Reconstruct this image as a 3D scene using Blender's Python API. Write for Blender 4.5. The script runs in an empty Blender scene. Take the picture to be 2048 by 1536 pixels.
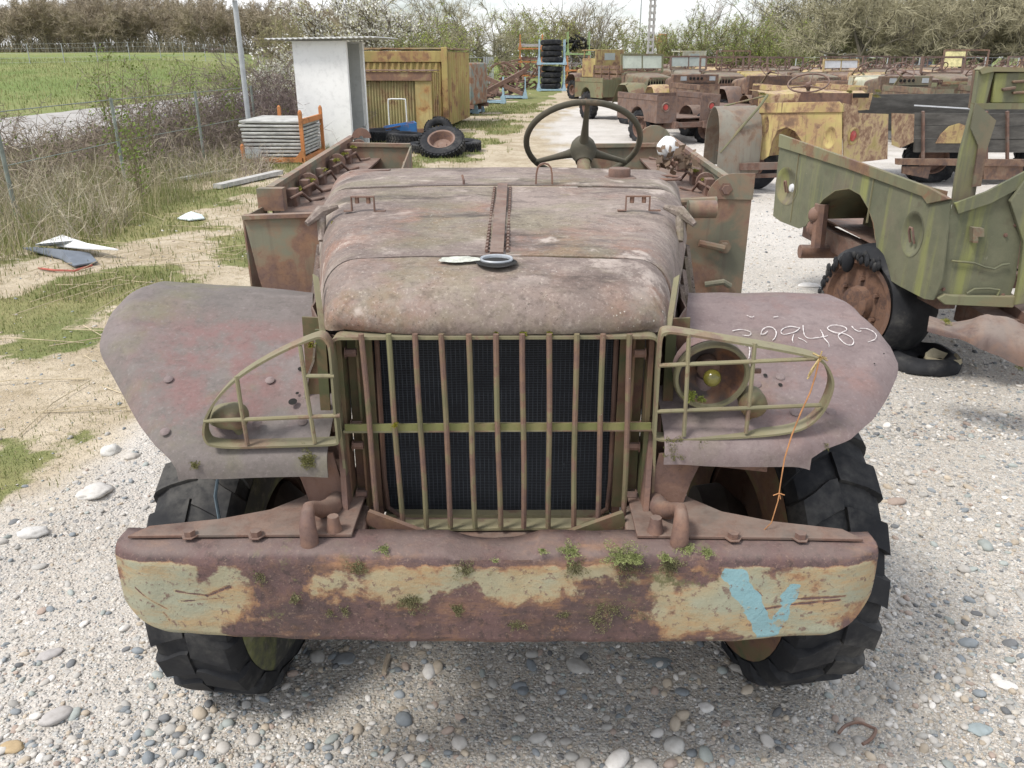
import bpy, bmesh, math, random
import numpy as np
from math import sin, cos, tan, atan, atan2, pi, radians, sqrt, exp
from mathutils import Vector as V, Matrix as M, noise as mn
random.seed(7); rng = np.random.default_rng(7)
scene = bpy.context.scene
COL = scene.collection

# ------------------------------------------------------------------ camera, world, sun, exposure
HC = 1.75; FP = 1620.0; PT = radians(22.0)
cam = bpy.data.cameras.new('camera'); camo = bpy.data.objects.new('camera', cam); COL.objects.link(camo)
camo.location = (0, 0, HC); camo.rotation_euler = (radians(90) - PT, 0, 0)
cam.sensor_fit = 'HORIZONTAL'; cam.sensor_width = 36; cam.lens = FP / 2048 * 36
cam.clip_start = .05; cam.clip_end = 3000
scene.camera = camo

SUN_EL = radians(56); SUN_AZ = atan2(-.75, -.45)          # light from the left and behind the camera
w = bpy.data.worlds.new('World'); scene.world = w; w.use_nodes = True
wt = w.node_tree; wt.nodes.clear()
wo = wt.nodes.new('ShaderNodeOutputWorld'); bg = wt.nodes.new('ShaderNodeBackground')
sky = wt.nodes.new('ShaderNodeTexSky'); sky.sky_type = 'NISHITA'; sky.sun_disc = False
sky.sun_elevation = SUN_EL; sky.sun_rotation = SUN_AZ; sky.dust_density = 2.0; sky.air_density = 1.0
tc = wt.nodes.new('ShaderNodeTexCoord'); mp = wt.nodes.new('ShaderNodeMapping'); mp.inputs['Scale'].default_value = (1, 1, 3.2)
nz = wt.nodes.new('ShaderNodeTexNoise'); nz.inputs['Scale'].default_value = 3.1; nz.inputs['Detail'].default_value = 7; nz.inputs['Roughness'].default_value = .58
cr = wt.nodes.new('ShaderNodeValToRGB'); cr.color_ramp.elements[0].position = .36; cr.color_ramp.elements[1].position = .56
mx = wt.nodes.new('ShaderNodeMix'); mx.data_type = 'RGBA'; mx.inputs[7].default_value = (8.0, 8.1, 8.3, 1)
L = wt.links.new
L(tc.outputs['Generated'], mp.inputs[0]); L(mp.outputs[0], nz.inputs[0]); L(nz.outputs[0], cr.inputs[0])
L(cr.outputs[0], mx.inputs[0]); L(sky.outputs[0], mx.inputs[6]); L(mx.outputs[2], bg.inputs[0]); L(bg.outputs[0], wo.inputs[0])
bg.inputs[1].default_value = .10
sl = bpy.data.lights.new('sun', 'SUN'); sl.energy = 1.9; sl.angle = radians(14); sl.color = (1, .955, .89)
so = bpy.data.objects.new('sun', sl); COL.objects.link(so)
sd = V((sin(SUN_AZ) * cos(SUN_EL), cos(SUN_AZ) * cos(SUN_EL), sin(SUN_EL)))
so.rotation_euler = sd.to_track_quat('Z', 'Y').to_euler()
scene.view_settings.view_transform = 'Standard'; scene.view_settings.look = 'None'
scene.view_settings.exposure = .85; scene.view_settings.gamma = 1

# ------------------------------------------------------------------ helpers
cP, sP = cos(PT), sin(PT)
def ray(u, v):
    a = (u - 1024) / FP; b = (v - 768) / FP
    return a, cP - b * sP, -sP - b * cP
def at(u, v, D):
    """point seen at photo pixel (u, v) at a forward distance D metres"""
    dx, dy, dz = ray(u, v); t = D / dy
    return V((dx * t, D, HC + dz * t))
def atz(u, v, z=0.0):
    dx, dy, dz = ray(u, v); t = (z - HC) / dz
    return V((dx * t, dy * t, z))
def tag(o, label=None, cat=None, group=None, kind=None):
    if label: o['label'] = label
    if cat: o['category'] = cat
    if group: o['group'] = group
    if kind: o['kind'] = kind
    return o
def empty(name, loc=(0, 0, 0), rz=0, label=None, cat=None, group=None):
    o = bpy.data.objects.new(name, None); COL.objects.link(o); o.empty_display_size = .2
    o.location = loc; o.rotation_euler = (0, 0, rz)
    return tag(o, label, cat, group)
def copy_tree(o, parent=None):
    c = o.copy(); COL.objects.link(c)
    if parent is not None: c.parent = parent
    for ch in list(o.children): copy_tree(ch, c)
    return c
def nse(x, y=0, z=0): return mn.noise(V((x, y, z)))
def fbm(x, y, z=0, o=4): return mn.fractal(V((x, y, z)), 1.0, 2.0, o)

class MB:
    def __init__(s): s.v = []; s.f = []; s.at = {}
    def add(s, vs, fs):
        b = len(s.v); s.v.extend([tuple(p) for p in vs]); s.f.extend([tuple(i + b for i in f) for f in fs]); return s
    def box(s, c, sz, R=None):
        hx, hy, hz = sz[0] / 2, sz[1] / 2, sz[2] / 2
        vs = [V((x, y, z)) for z in (-hz, hz) for y in (-hy, hy) for x in (-hx, hx)]
        if R is not None: vs = [R @ p for p in vs]
        c = V(c)
        return s.add([p + c for p in vs], [(0, 2, 3, 1), (4, 5, 7, 6), (0, 1, 5, 4), (2, 6, 7, 3), (0, 4, 6, 2), (1, 3, 7, 5)])
    def beam(s, p0, p1, w_, h_, up=(0, 0, 1)):
        p0 = V(p0); p1 = V(p1); d = (p1 - p0).normalized(); up = V(up)
        if abs(d.dot(up)) > .98: up = V((0, 1, 0))
        sx = d.cross(up).normalized(); uz = sx.cross(d).normalized()
        q = [sx * (a * w_ / 2) + uz * (b * h_ / 2) for a, b in ((-1, -1), (1, -1), (1, 1), (-1, 1))]
        return s.add([p0 + k for k in q] + [p1 + k for k in q], [(3, 2, 1, 0), (4, 5, 6, 7)] + [(i, (i + 1) % 4, 4 + (i + 1) % 4, 4 + i) for i in range(4)])
    def tube(s, pts, r, n=8, cap=True, closed=False):
        pts = [V(p) for p in pts]; m = len(pts)
        rs = r if hasattr(r, '__len__') else [r] * m
        vs = []; prev = None
        for i, p in enumerate(pts):
            if closed: d = pts[(i + 1) % m] - pts[i - 1]
            else: d = pts[min(i + 1, m - 1)] - pts[max(i - 1, 0)]
            if d.length < 1e-9: d = V((0, 0, 1))
            d.normalize()
            if prev is None:
                a = V((0, 0, 1)) if abs(d.z) < .9 else V((1, 0, 0)); prev = d.cross(a).normalized()
            sx = (prev - d * prev.dot(d))
            sx = sx.normalized() if sx.length > 1e-6 else d.orthogonal().normalized()
            prev = sx; sy = d.cross(sx)
            vs += [p + sx * (cos(2 * pi * k / n) * rs[i]) + sy * (sin(2 * pi * k / n) * rs[i]) for k in range(n)]
        fs = []
        for i in range(m if closed else m - 1):
            j = (i + 1) % m
            fs += [(i * n + k, i * n + (k + 1) % n, j * n + (k + 1) % n, j * n + k) for k in range(n)]
        if cap and not closed: fs += [tuple(range(n - 1, -1, -1)), tuple((m - 1) * n + k for k in range(n))]
        return s.add(vs, fs)
    def lathe(s, prof, T=None, n=24, closed=False, a0=0, a1=2 * pi):
        """profile [(r, z)] turned about local z"""
        full = abs(a1 - a0 - 2 * pi) < 1e-6; nn = n if full else n + 1
        vs = []; T = T or M.Identity(4)
        for r, z in prof:
            for k in range(nn):
                a = a0 + (a1 - a0) * k / n; vs.append(T @ V((r * cos(a), r * sin(a), z)))
        fs = []; m = len(prof)
        for i in range(m if closed else m - 1):
            j = (i + 1) % m
            for k in range(n):
                kk = (k + 1) % nn; fs.append((i * nn + k, i * nn + kk, j * nn + kk, j * nn + k))
        return s.add(vs, fs)
    def grid(s, P, thick=0.0, flip=False):
        """P[i][j] points; a sheet, optionally given thickness along its normals"""
        m = len(P); n = len(P[0]); vs = [V(p) for r in P for p in r]
        q = [(i * n + j, i * n + j + 1, (i + 1) * n + j + 1, (i + 1) * n + j) for i in range(m - 1) for j in range(n - 1)]
        if flip: q = [f[::-1] for f in q]
        if thick <= 0: return s.add(vs, q)
        nr = [V((0, 0, 0)) for _ in vs]
        for f in q:
            k = (vs[f[2]] - vs[f[0]]).cross(vs[f[3]] - vs[f[1]])
            for i in f: nr[i] += k
        low = [p - (k.normalized() if k.length > 1e-12 else V((0, 0, 1))) * thick for p, k in zip(vs, nr)]
        N = m * n; fs = q + [tuple(i + N for i in f[::-1]) for f in q]
        rim = [j for j in range(n)] + [i * n + n - 1 for i in range(1, m)] + [(m - 1) * n + j for j in range(n - 2, -1, -1)] + [i * n for i in range(m - 2, 0, -1)]
        for a, b in zip(rim, rim[1:] + rim[:1]):
            fs.append((b, a, a + N, b + N) if not flip else (a, b, b + N, a + N))
        return s.add(vs + low, fs)
    def plate(s, poly, t, T=None):
        """polygon (x, y) extruded by t along local z (centred)"""
        T = T or M.Identity(4); n = len(poly)
        ar = sum(poly[i][0] * poly[(i + 1) % n][1] - poly[(i + 1) % n][0] * poly[i][1] for i in range(n))
        if ar < 0: poly = poly[::-1]
        vs = [T @ V((x, y, -t / 2)) for x, y in poly] + [T @ V((x, y, t / 2)) for x, y in poly]
        fs = [tuple(range(n - 1, -1, -1)), tuple(range(n, 2 * n))] + [(i, (i + 1) % n, n + (i + 1) % n, n + i) for i in range(n)]
        return s.add(vs, fs)
    def strip(s, pts, wv, t):
        """flat bar bent along pts: width vector wv, thickness t in the plane across it"""
        pts = [V(p) for p in pts]; wv = V(wv); m = len(pts); vs = []
        for i, p in enumerate(pts):
            d = (pts[min(i + 1, m - 1)] - pts[max(i - 1, 0)]).normalized(); nn = d.cross(wv.normalized()).normalized()
            for a, b in ((-1, -1), (1, -1), (1, 1), (-1, 1)): vs.append(p + wv * (a / 2) + nn * (b * t / 2))
        fs = [(0, 1, 2, 3), tuple(4 * (m - 1) + k for k in (3, 2, 1, 0))]
        for i in range(m - 1): fs += [(4 * i + k, 4 * i + 4 + k, 4 * i + 4 + (k + 1) % 4, 4 * i + (k + 1) % 4) for k in range(4)]
        return s.add(vs, fs)
    def sphere(s, c, r, n=10, m=6, sc=(1, 1, 1), R=None):
        vs = []; c = V(c)
        for i in range(m + 1):
            th = pi * i / m
            for k in range(n):
                p = V((r * sc[0] * sin(th) * cos(2 * pi * k / n), r * sc[1] * sin(th) * sin(2 * pi * k / n), r * sc[2] * cos(th)))
                vs.append(c + (R @ p if R is not None else p))
        fs = [(i * n + k, (i + 1) * n + k, (i + 1) * n + (k + 1) % n, i * n + (k + 1) % n) for i in range(m) for k in range(n)]
        return s.add(vs, fs)
    def bolt(s, c, d, r=.01, h=.008):
        d = V(d).normalized(); T = M.Translation(V(c)) @ d.to_track_quat('Z', 'Y').to_matrix().to_4x4()
        return s.lathe([(0, h), (r, h), (r, 0), (r * 1.5, 0), (r * 1.5, -.002)], T, 6)
    def dent(s, amp, sc, seed=0):
        s.v = [(x + amp * nse(x * sc + seed, y * sc, z * sc + 9), y + amp * nse(x * sc, y * sc + seed + 5, z * sc), z + amp * nse(x * sc + 3, y * sc, z * sc + seed)) for x, y, z in s.v]; return s
    def build(s, name, mat, parent=None, smooth=40, bevel=0.0, T=None):
        me = bpy.data.meshes.new(name); me.from_pydata(s.v, [], s.f); me.update()
        if T is not None: me.transform(T)
        me.materials.append(mat)
        if smooth: me.shade_smooth(); me.set_sharp_from_angle(angle=radians(smooth))
        for k, a in s.at.items():
            at_ = me.attributes.new(k, 'FLOAT', 'POINT'); at_.data.foreach_set('value', np.asarray(a, dtype=np.float32))
        o = bpy.data.objects.new(name, me); COL.objects.link(o)
        if parent is not None: o.parent = parent
        if bevel:
            b = o.modifiers.new('bevel', 'BEVEL'); b.width = bevel; b.segments = 2; b.limit_method = 'ANGLE'; b.angle_limit = radians(40)
        return o

def build_split(mb, name, mat, parent=None, smooth=40, bevel=0.0):
    """every separate piece of the builder becomes an object of its own"""
    p = list(range(len(mb.v)))
    def find(i):
        while p[i] != i: p[i] = p[p[i]]; i = p[i]
        return i
    for f in mb.f:
        a = find(f[0])
        for i in f[1:]: p[find(i)] = a
    g = {}
    for f in mb.f: g.setdefault(find(f[0]), []).append(f)
    out = []
    for fs in g.values():
        ids = sorted({i for f in fs for i in f}); ix = {i: k for k, i in enumerate(ids)}
        m = MB(); m.v = [mb.v[i] for i in ids]; m.f = [tuple(ix[i] for i in f) for f in fs]; out.append(m.build(name, mat, parent, smooth, bevel))
    return out

def npmesh(name, verts, faces, mat, col=None, smooth=False, parent=None):
    """fast mesh from numpy; faces (n, k) of equal size; col (nv, 3) goes to a colour attribute"""
    me = bpy.data.meshes.new(name); nv = len(verts); nf, k = faces.shape
    me.vertices.add(nv); me.vertices.foreach_set('co', np.ascontiguousarray(verts, dtype=np.float32).ravel())
    me.loops.add(nf * k); me.loops.foreach_set('vertex_index', np.ascontiguousarray(faces, dtype=np.int32).ravel())
    me.polygons.add(nf); me.polygons.foreach_set('loop_start', np.arange(0, nf * k, k, dtype=np.int32))
    me.update(calc_edges=True)
    if smooth: me.shade_smooth()
    if col is not None:
        a = me.attributes.new('tint', 'FLOAT_COLOR', 'POINT')
        a.data.foreach_set('color', np.concatenate([col, np.ones((nv, 1))], 1).astype(np.float32).ravel())
    me.materials.append(mat); o = bpy.data.objects.new(name, me); COL.objects.link(o)
    if parent is not None: o.parent = parent
    return o

# ------------------------------------------------------------------ materials
class NT:
    def __init__(s, name):
        s.m = bpy.data.materials.new(name); s.m.use_nodes = True; s.t = s.m.node_tree; s.t.nodes.clear()
        s.out = s.t.nodes.new('ShaderNodeOutputMaterial'); s.b = s.t.nodes.new('ShaderNodeBsdfPrincipled')
        s.t.links.new(s.b.outputs[0], s.out.inputs[0]); s.tc = s.t.nodes.new('ShaderNodeTexCoord'); s.P = s.tc.outputs['Object']
        s.geo = s.t.nodes.new('ShaderNodeNewGeometry')
        s.oi = s.t.nodes.new('ShaderNodeObjectInfo')
    def lk(s, a, b):
        if isinstance(a, (int, float)): b.default_value = a
        elif isinstance(a, tuple): b.default_value = a if len(a) == 4 or len(b.default_value) == 3 else (*a, 1)
        else: s.t.links.new(a, b)
    def noise(s, sc, det=6, ro=.6, vec=None, dist=0, st=None):
        n = s.t.nodes.new('ShaderNodeTexNoise'); n.noise_dimensions = '4D'
        n.inputs['Scale'].default_value = sc; n.inputs['Detail'].default_value = det; n.inputs['Roughness'].default_value = ro; n.inputs['Distortion'].default_value = dist
        s.lk(s.math('MULTIPLY', s.oi.outputs['Random'], 37.0), n.inputs['W'])
        s.lk(s.stretch(st, vec) if st else (vec or s.P), n.inputs['Vector']); return n.outputs[0]
    def stretch(s, st, vec=None):
        m = s.t.nodes.new('ShaderNodeMapping'); s.lk(vec or s.P, m.inputs[0]); m.inputs['Scale'].default_value = st; return m.outputs[0]
    def voro(s, sc, feat='F1', out='Distance', vec=None, rnd=1):
        n = s.t.nodes.new('ShaderNodeTexVoronoi'); n.feature = feat; n.inputs['Scale'].default_value = sc; n.inputs['Randomness'].default_value = rnd
        s.lk(vec or s.P, n.inputs['Vector']); return n.outputs[out]
    def math(s, op, a, b=0.0, c=0.0):
        n = s.t.nodes.new('ShaderNodeMath'); n.operation = op; s.lk(a, n.inputs[0]); s.lk(b, n.inputs[1])
        if op in ('MULTIPLY_ADD',): s.lk(c, n.inputs[2])
        return n.outputs[0]
    def step(s, x, a, b, lo=0., hi=1.):
        n = s.t.nodes.new('ShaderNodeMapRange'); n.interpolation_type = 'SMOOTHSTEP'; s.lk(x, n.inputs[0])
        for i, k in enumerate((a, b, lo, hi)): n.inputs[i + 1].default_value = k
        return n.outputs[0]
    def mix(s, f, a, b, mode='MIX'):
        n = s.t.nodes.new('ShaderNodeMix'); n.data_type = 'RGBA'; n.blend_type = mode
        s.lk(f, n.inputs[0]); s.lk(a, n.inputs[6]); s.lk(b, n.inputs[7]); return n.outputs[2]
    def attr(s, name, col=False):
        n = s.t.nodes.new('ShaderNodeAttribute'); n.attribute_name = name; return n.outputs['Color' if col else 'Fac']
    def up(s):
        n = s.t.nodes.new('ShaderNodeSeparateXYZ'); s.lk(s.geo.outputs['Normal'], n.inputs[0]); return n.outputs[2]
    def bump(s, h, st=.3, dist=.01):
        n = s.t.nodes.new('ShaderNodeBump'); n.inputs['Strength'].default_value = st; n.inputs['Distance'].default_value = dist
        s.lk(h, n.inputs['Height']); s.lk(n.outputs[0], s.b.inputs['Normal'])
    def fin(s, col, rough=.8, metal=0., spec=None):
        s.lk(col, s.b.inputs['Base Color']); s.lk(rough, s.b.inputs['Roughness']); s.lk(metal, s.b.inputs['Metallic'])
        if spec is not None: s.b.inputs['Specular IOR Level'].default_value = spec
        return s.m

def mul(c, k): return tuple(min(1, x * k) for x in c)
RUST = (.115, .058, .046); RUSTO = (.205, .115, .075); RUSTP = (.16, .105, .10)
def rusty(name, paint, cover=.5, r1=RUST, r2=RUSTO, sc=5., lichen=.25, moss=.15, dust=.35, dustc=(.27, .235, .20), streak=.5, attr=False, rough=.82, bmp=.35, orange=.5):
    t = NT(name)
    nb = t.noise(sc, 9, .66, dist=.35); n2 = t.noise(sc * 3.3, 6, .6); n3 = t.noise(sc * .45, 4, .5); nf = t.noise(sc * 22, 4, .7)
    rc = t.mix(t.step(n2, .38, .68), r1, r2)
    rc = t.mix(t.step(nf, .45, .72), rc, t.mix(.5, rc, mul(r1, .55)))
    pc = t.mix(t.step(n3, .32, .68), mul(paint, 1.08), mul(paint, .72))
    pc = t.mix(t.step(n2, .5, .8, 0, .5), pc, mul(paint, 1.25))
    k = nb if not attr else t.math('ADD', nb, t.math('MULTIPLY_ADD', t.attr('paint'), .8, -.4))
    thr = .5 - (cover - .5) * .42
    pm = t.step(k, thr - .012, thr + .03)
    edge = t.math('MULTIPLY', t.step(k, thr - .07, thr), t.step(k, thr + .12, thr + .03))
    c = t.mix(pm, rc, pc)
    c = t.mix(t.math('MULTIPLY', edge, orange), c, mul(r2, 1.15))
    st = t.noise(sc * 2.2, 4, .6, st=(3.2, 3.2, .28))
    c = t.mix(t.step(st, .52, .74, 0, streak), c, mul(r1, .75))
    up = t.up()
    nd = t.noise(sc * 2.6, 7, .7, st=(1, 1.5, 1))
    c = t.mix(t.math('MULTIPLY', t.math('MULTIPLY', t.step(up, .45, .95), t.step(nd, .30, .62)), dust), c, dustc)
    if lichen > 0:
        vd = t.voro(sc * 9); ln = t.noise(sc * 1.1, 3, .5)
        rad = t.step(ln, .48, .72, 0, .34 * min(1, lichen * 2))
        lm = t.math('LESS_THAN', t.math('ADD', vd, t.math('MULTIPLY', nf, .22)), t.math('ADD', rad, .02))
        c = t.mix(t.math('MULTIPLY', lm, .75), c, (.46, .45, .40))
    if moss > 0:
        mn_ = t.noise(sc * 1.7, 8, .72)
        mm = t.math('MULTIPLY', t.step(mn_, .74 - moss * .5, .82 - moss * .5), t.step(up, -.2, .5))
        c = t.mix(t.math('MULTIPLY', mm, .8), c, t.mix(nf, (.075, .085, .02), (.19, .18, .06)))
    t.bump(t.math('ADD', t.math('MULTIPLY', nf, .35), t.math('ADD', t.math('MULTIPLY', pm, .3), nd)), bmp, .004)
    return t.fin(c, t.step(n2, .3, .7, rough - .12, min(1, rough + .1)), 0, .3)
def plain(name, c, rough=.7, var=.35, sc=8., bmp=.2, metal=0, st=None, c2=None, spec=.4, bd=.004):
    t = NT(name); n = t.noise(sc, 8, .65, st=st); n2 = t.noise(sc * 7, 4, .6, st=st)
    a = t.mix(t.step(n, .3, .7), mul(c, 1 + var), c2 or mul(c, 1 - var)); a = t.mix(t.step(n2, .45, .8, 0, .4), a, mul(c, .6))
    t.bump(t.math('ADD', n, n2), bmp, bd); return t.fin(a, rough, metal, spec)
def tinted(name, rough=.85, var=.25, sc=30., trans=0., bmp=0.):
    """colour from the mesh's own tint attribute plus fine noise"""
    t = NT(name); c = t.attr('tint', True); n = t.noise(sc, 5, .65)
    c = t.mix(t.step(n, .3, .75, 0, var), c, t.mix(1.0, c, (.55, .52, .48), 'MULTIPLY'))
    if trans: t.b.inputs['Subsurface Weight'].default_value = 0
    if bmp: t.bump(n, bmp, .003)
    m = t.fin(c, rough, 0, .3)
    if trans:
        tr = t.t.nodes.new('ShaderNodeBsdfTranslucent'); t.lk(c, tr.inputs[0]); ms = t.t.nodes.new('ShaderNodeMixShader')
        ms.inputs[0].default_value = trans; t.lk(t.b.outputs[0], ms.inputs[1]); t.lk(tr.outputs[0], ms.inputs[2]); t.lk(ms.outputs[0], t.out.inputs[0])
    return m
# shared materials
MT = {}
def weathered(name, base, dark, pale, rust, sc=2.4, speck=.5, streaks=None, green=0., bmp=.35, grain=1.):
    """painted sheet weathered to a mottled, dusty skin: broad blotches, fine grain, lichen flecks, grime bands"""
    t = NT(name); n1 = t.noise(sc, 9, .68, dist=.5); n2 = t.noise(sc * 4.5, 8, .7); n3 = t.noise(sc * .7, 4, .55); nf = t.noise(sc * 50, 4, .75); nm = t.noise(sc * 13, 7, .72, st=(1, 1.6, 1))
    c = t.mix(t.step(n1, .34, .64), base, dark); c = t.mix(t.step(n2, .50, .74, 0, .75), c, pale); c = t.mix(t.math('MULTIPLY', t.step(n3, .50, .64), t.step(n2, .40, .60)), c, rust)
    if green: c = t.mix(t.math('MULTIPLY', t.step(t.noise(sc * 1.1, 7, .65, st=(1, 1.4, 1)), .48, .62), green), c, (.17, .165, .085))
    c = t.mix(t.step(nm, .50, .62, 0, .62 * grain), c, mul(dark, .48)); c = t.mix(t.step(nf, .54, .68, 0, .65 * grain), c, mul(pale, 1.3)); c = t.mix(t.step(nf, .46, .34, 0, .6 * grain), c, mul(dark, .42))
    if streaks:
        m = t.stretch(streaks); ns = t.noise(3.2, 9, .75, vec=m); c = t.mix(t.math('MULTIPLY', t.step(ns, .50, .66), t.step(t.up(), .80, .97, .0, .9)), c, mul(dark, .40))
        ns2 = t.noise(5.1, 8, .72, vec=m); c = t.mix(t.math('MULTIPLY', t.step(ns2, .55, .70), t.step(t.up(), .5, .95, .1, .8)), c, (.30, .255, .205))
    if streaks:
        n6 = t.noise(7.5, 8, .7); n7 = t.noise(4.2, 7, .68); c = t.mix(t.math('MULTIPLY', t.step(n6, .53, .62, 0, .75), t.step(t.noise(3.1, 3, .5), .42, .6)), c, (.46, .395, .35)); c = t.mix(t.step(n7, .60, .68, 0, .6), c, (.20, .165, .095))
        n8 = t.noise(120, 4, .8); c = t.mix(t.math('MULTIPLY', t.step(n8, .58, .66), t.step(t.noise(5.5, 5, .6), .46, .60)), c, (.055, .045, .038))
    vd = t.voro(sc * 26); ln = t.noise(sc * 1.4, 5, .6); lm = t.math('LESS_THAN', t.math('ADD', vd, t.math('MULTIPLY', nf, .30)), t.step(ln, .44, .72, .10, .10 + .36 * speck)); c = t.mix(t.math('MULTIPLY', lm, .8), c, (.50, .48, .43))
    t.bump(t.math('ADD', t.math('MULTIPLY', nm, .8), t.math('ADD', nf, n2)), bmp, .004); return t.fin(c, t.step(n2, .3, .7, .66, .95), 0, .3)
MT['hood'] = weathered('hood_sheet', (.262, .212, .186), (.152, .118, .104), (.37, .325, .285), (.235, .145, .112), 2.6, .6, (.9, 2.6, 1), .4, grain=.62)
MT['fender'] = weathered('fender_sheet', (.225, .180, .174), (.160, .122, .120), (.27, .23, .218), (.205, .130, .118), 2.3, .20, None, .25, .2, grain=.38)
MT['fendgreen'] = weathered('fender_sheet_grey', (.200, .166, .162), (.140, .124, .114), (.24, .212, .202), (.190, .118, .112), 2.3, .12, None, .45, .2, grain=.38)
MT['bar'] = rusty('guard_bar', (.165, .155, .085), .50, (.155, .098, .080), (.19, .12, .08), 9., .30, .05, .1, streak=.3, bmp=.4, orange=.3)
MT['guard'] = rusty('guard_strip', (.215, .200, .120), .66, (.17, .115, .088), (.21, .15, .09), 7., .12, .02, .2, bmp=.3, orange=.2)
MT['frame'] = rusty('frame_steel', (.165, .13, .11), .45, (.120, .078, .064), (.17, .10, .075), 6., .10, .12, .3, bmp=.5)
MT['inner'] = rusty('olive_inner_sheet', (.115, .125, .062), .55, (.13, .075, .058), (.17, .10, .06), 5., .12, .05, .2, bmp=.3)
MT['tub'] = rusty('tub_sheet', (.185, .18, .13), .56, (.155, .100, .085), (.235, .14, .09), 4.5, .16, .06, .4, bmp=.3, orange=.5)
MT['wheelolive'] = rusty('steering_rim', (.082, .076, .055), .75, (.10, .08, .06), (.15, .12, .08), 9., .3, .02, .2, bmp=.3, orange=.1)
MT['rust'] = rusty('bare_rust', (.17, .115, .098), .45, (.135, .085, .072), (.205, .12, .085), 5., .12, .05, .3, bmp=.4)
MT['silver'] = plain('zinc_metal', (.42, .44, .46), .4, .25, 20, .1, .6)
MT['black'] = plain('dark_void', (.012, .011, .010), .9, .3)  # near-black of dark parts, also painted in for shade inside openings
MT['galv'] = plain('galvanised_steel', (.40, .42, .43), .55, .12, 6, .05, .2)
MT['moss'] = tinted('moss_growth', .95, .5, 90, 0, .6)
MT['leaf'] = tinted('leaf_foliage', .75, .2, 12, .25)
MT['twig'] = tinted('bark_twigs', .9, .3, 20)
MT['glass'] = plain('dusty_glass', (.36, .40, .37), .35, .12, 3, .05)
MT['white'] = plain('white_paint', (.74, .75, .75), .7, .05, 2, .05)
MT['chalk'] = plain('chalk_mark', (.62, .58, .57), .95, .1)

def tyre_mat():
    t = NT('tyre_rubber'); n = t.noise(6, 7, .65); n2 = t.noise(40, 4, .6)
    c = t.mix(t.step(n, .35, .7), (.013, .014, .017), (.026, .027, .030))
    d = t.noise(3.2, 6, .65); c = t.mix(t.math('MULTIPLY', t.step(d, .47, .70), t.step(n2, .25, .6, .1, .65)), c, (.13, .125, .115))
    g = t.noise(4.1, 6, .7); c = t.mix(t.step(g, .64, .74, 0, .55), c, (.085, .09, .03))
    t.bump(t.math('ADD', n2, n), .25, .004); return t.fin(c, .72, 0, .22)
MT['tyre'] = tyre_mat()
def sidewall_mat():
    t = NT('mossy_sidewall'); n = t.noise(7, 7, .65); n2 = t.noise(30, 4, .6)
    c = t.mix(t.step(n, .4, .58), (.05, .05, .045), (.155, .165, .065)); c = t.mix(t.step(n2, .5, .75, 0, .5), c, (.24, .22, .17))
    t.bump(n2, .3, .004); return t.fin(c, .85)
MT['sidewall'] = sidewall_mat()

def torus_mb(mb, R, r, T=None, n=40, k=10):
    T = T or M.Identity(4)
    return mb.lathe([(R + r * cos(2 * pi * i / k), r * sin(2 * pi * i / k)) for i in range(k)], T, n, closed=True)
def yaw(a): return M.Rotation(a, 4, 'Z')
def TX(p, R=None): return M.Translation(V(p)) @ (R.to_4x4() if R is not None else M.Identity(4))
AXX = M.Rotation(radians(90), 4, 'Y')        # local z -> world x (wheel axle)

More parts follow.
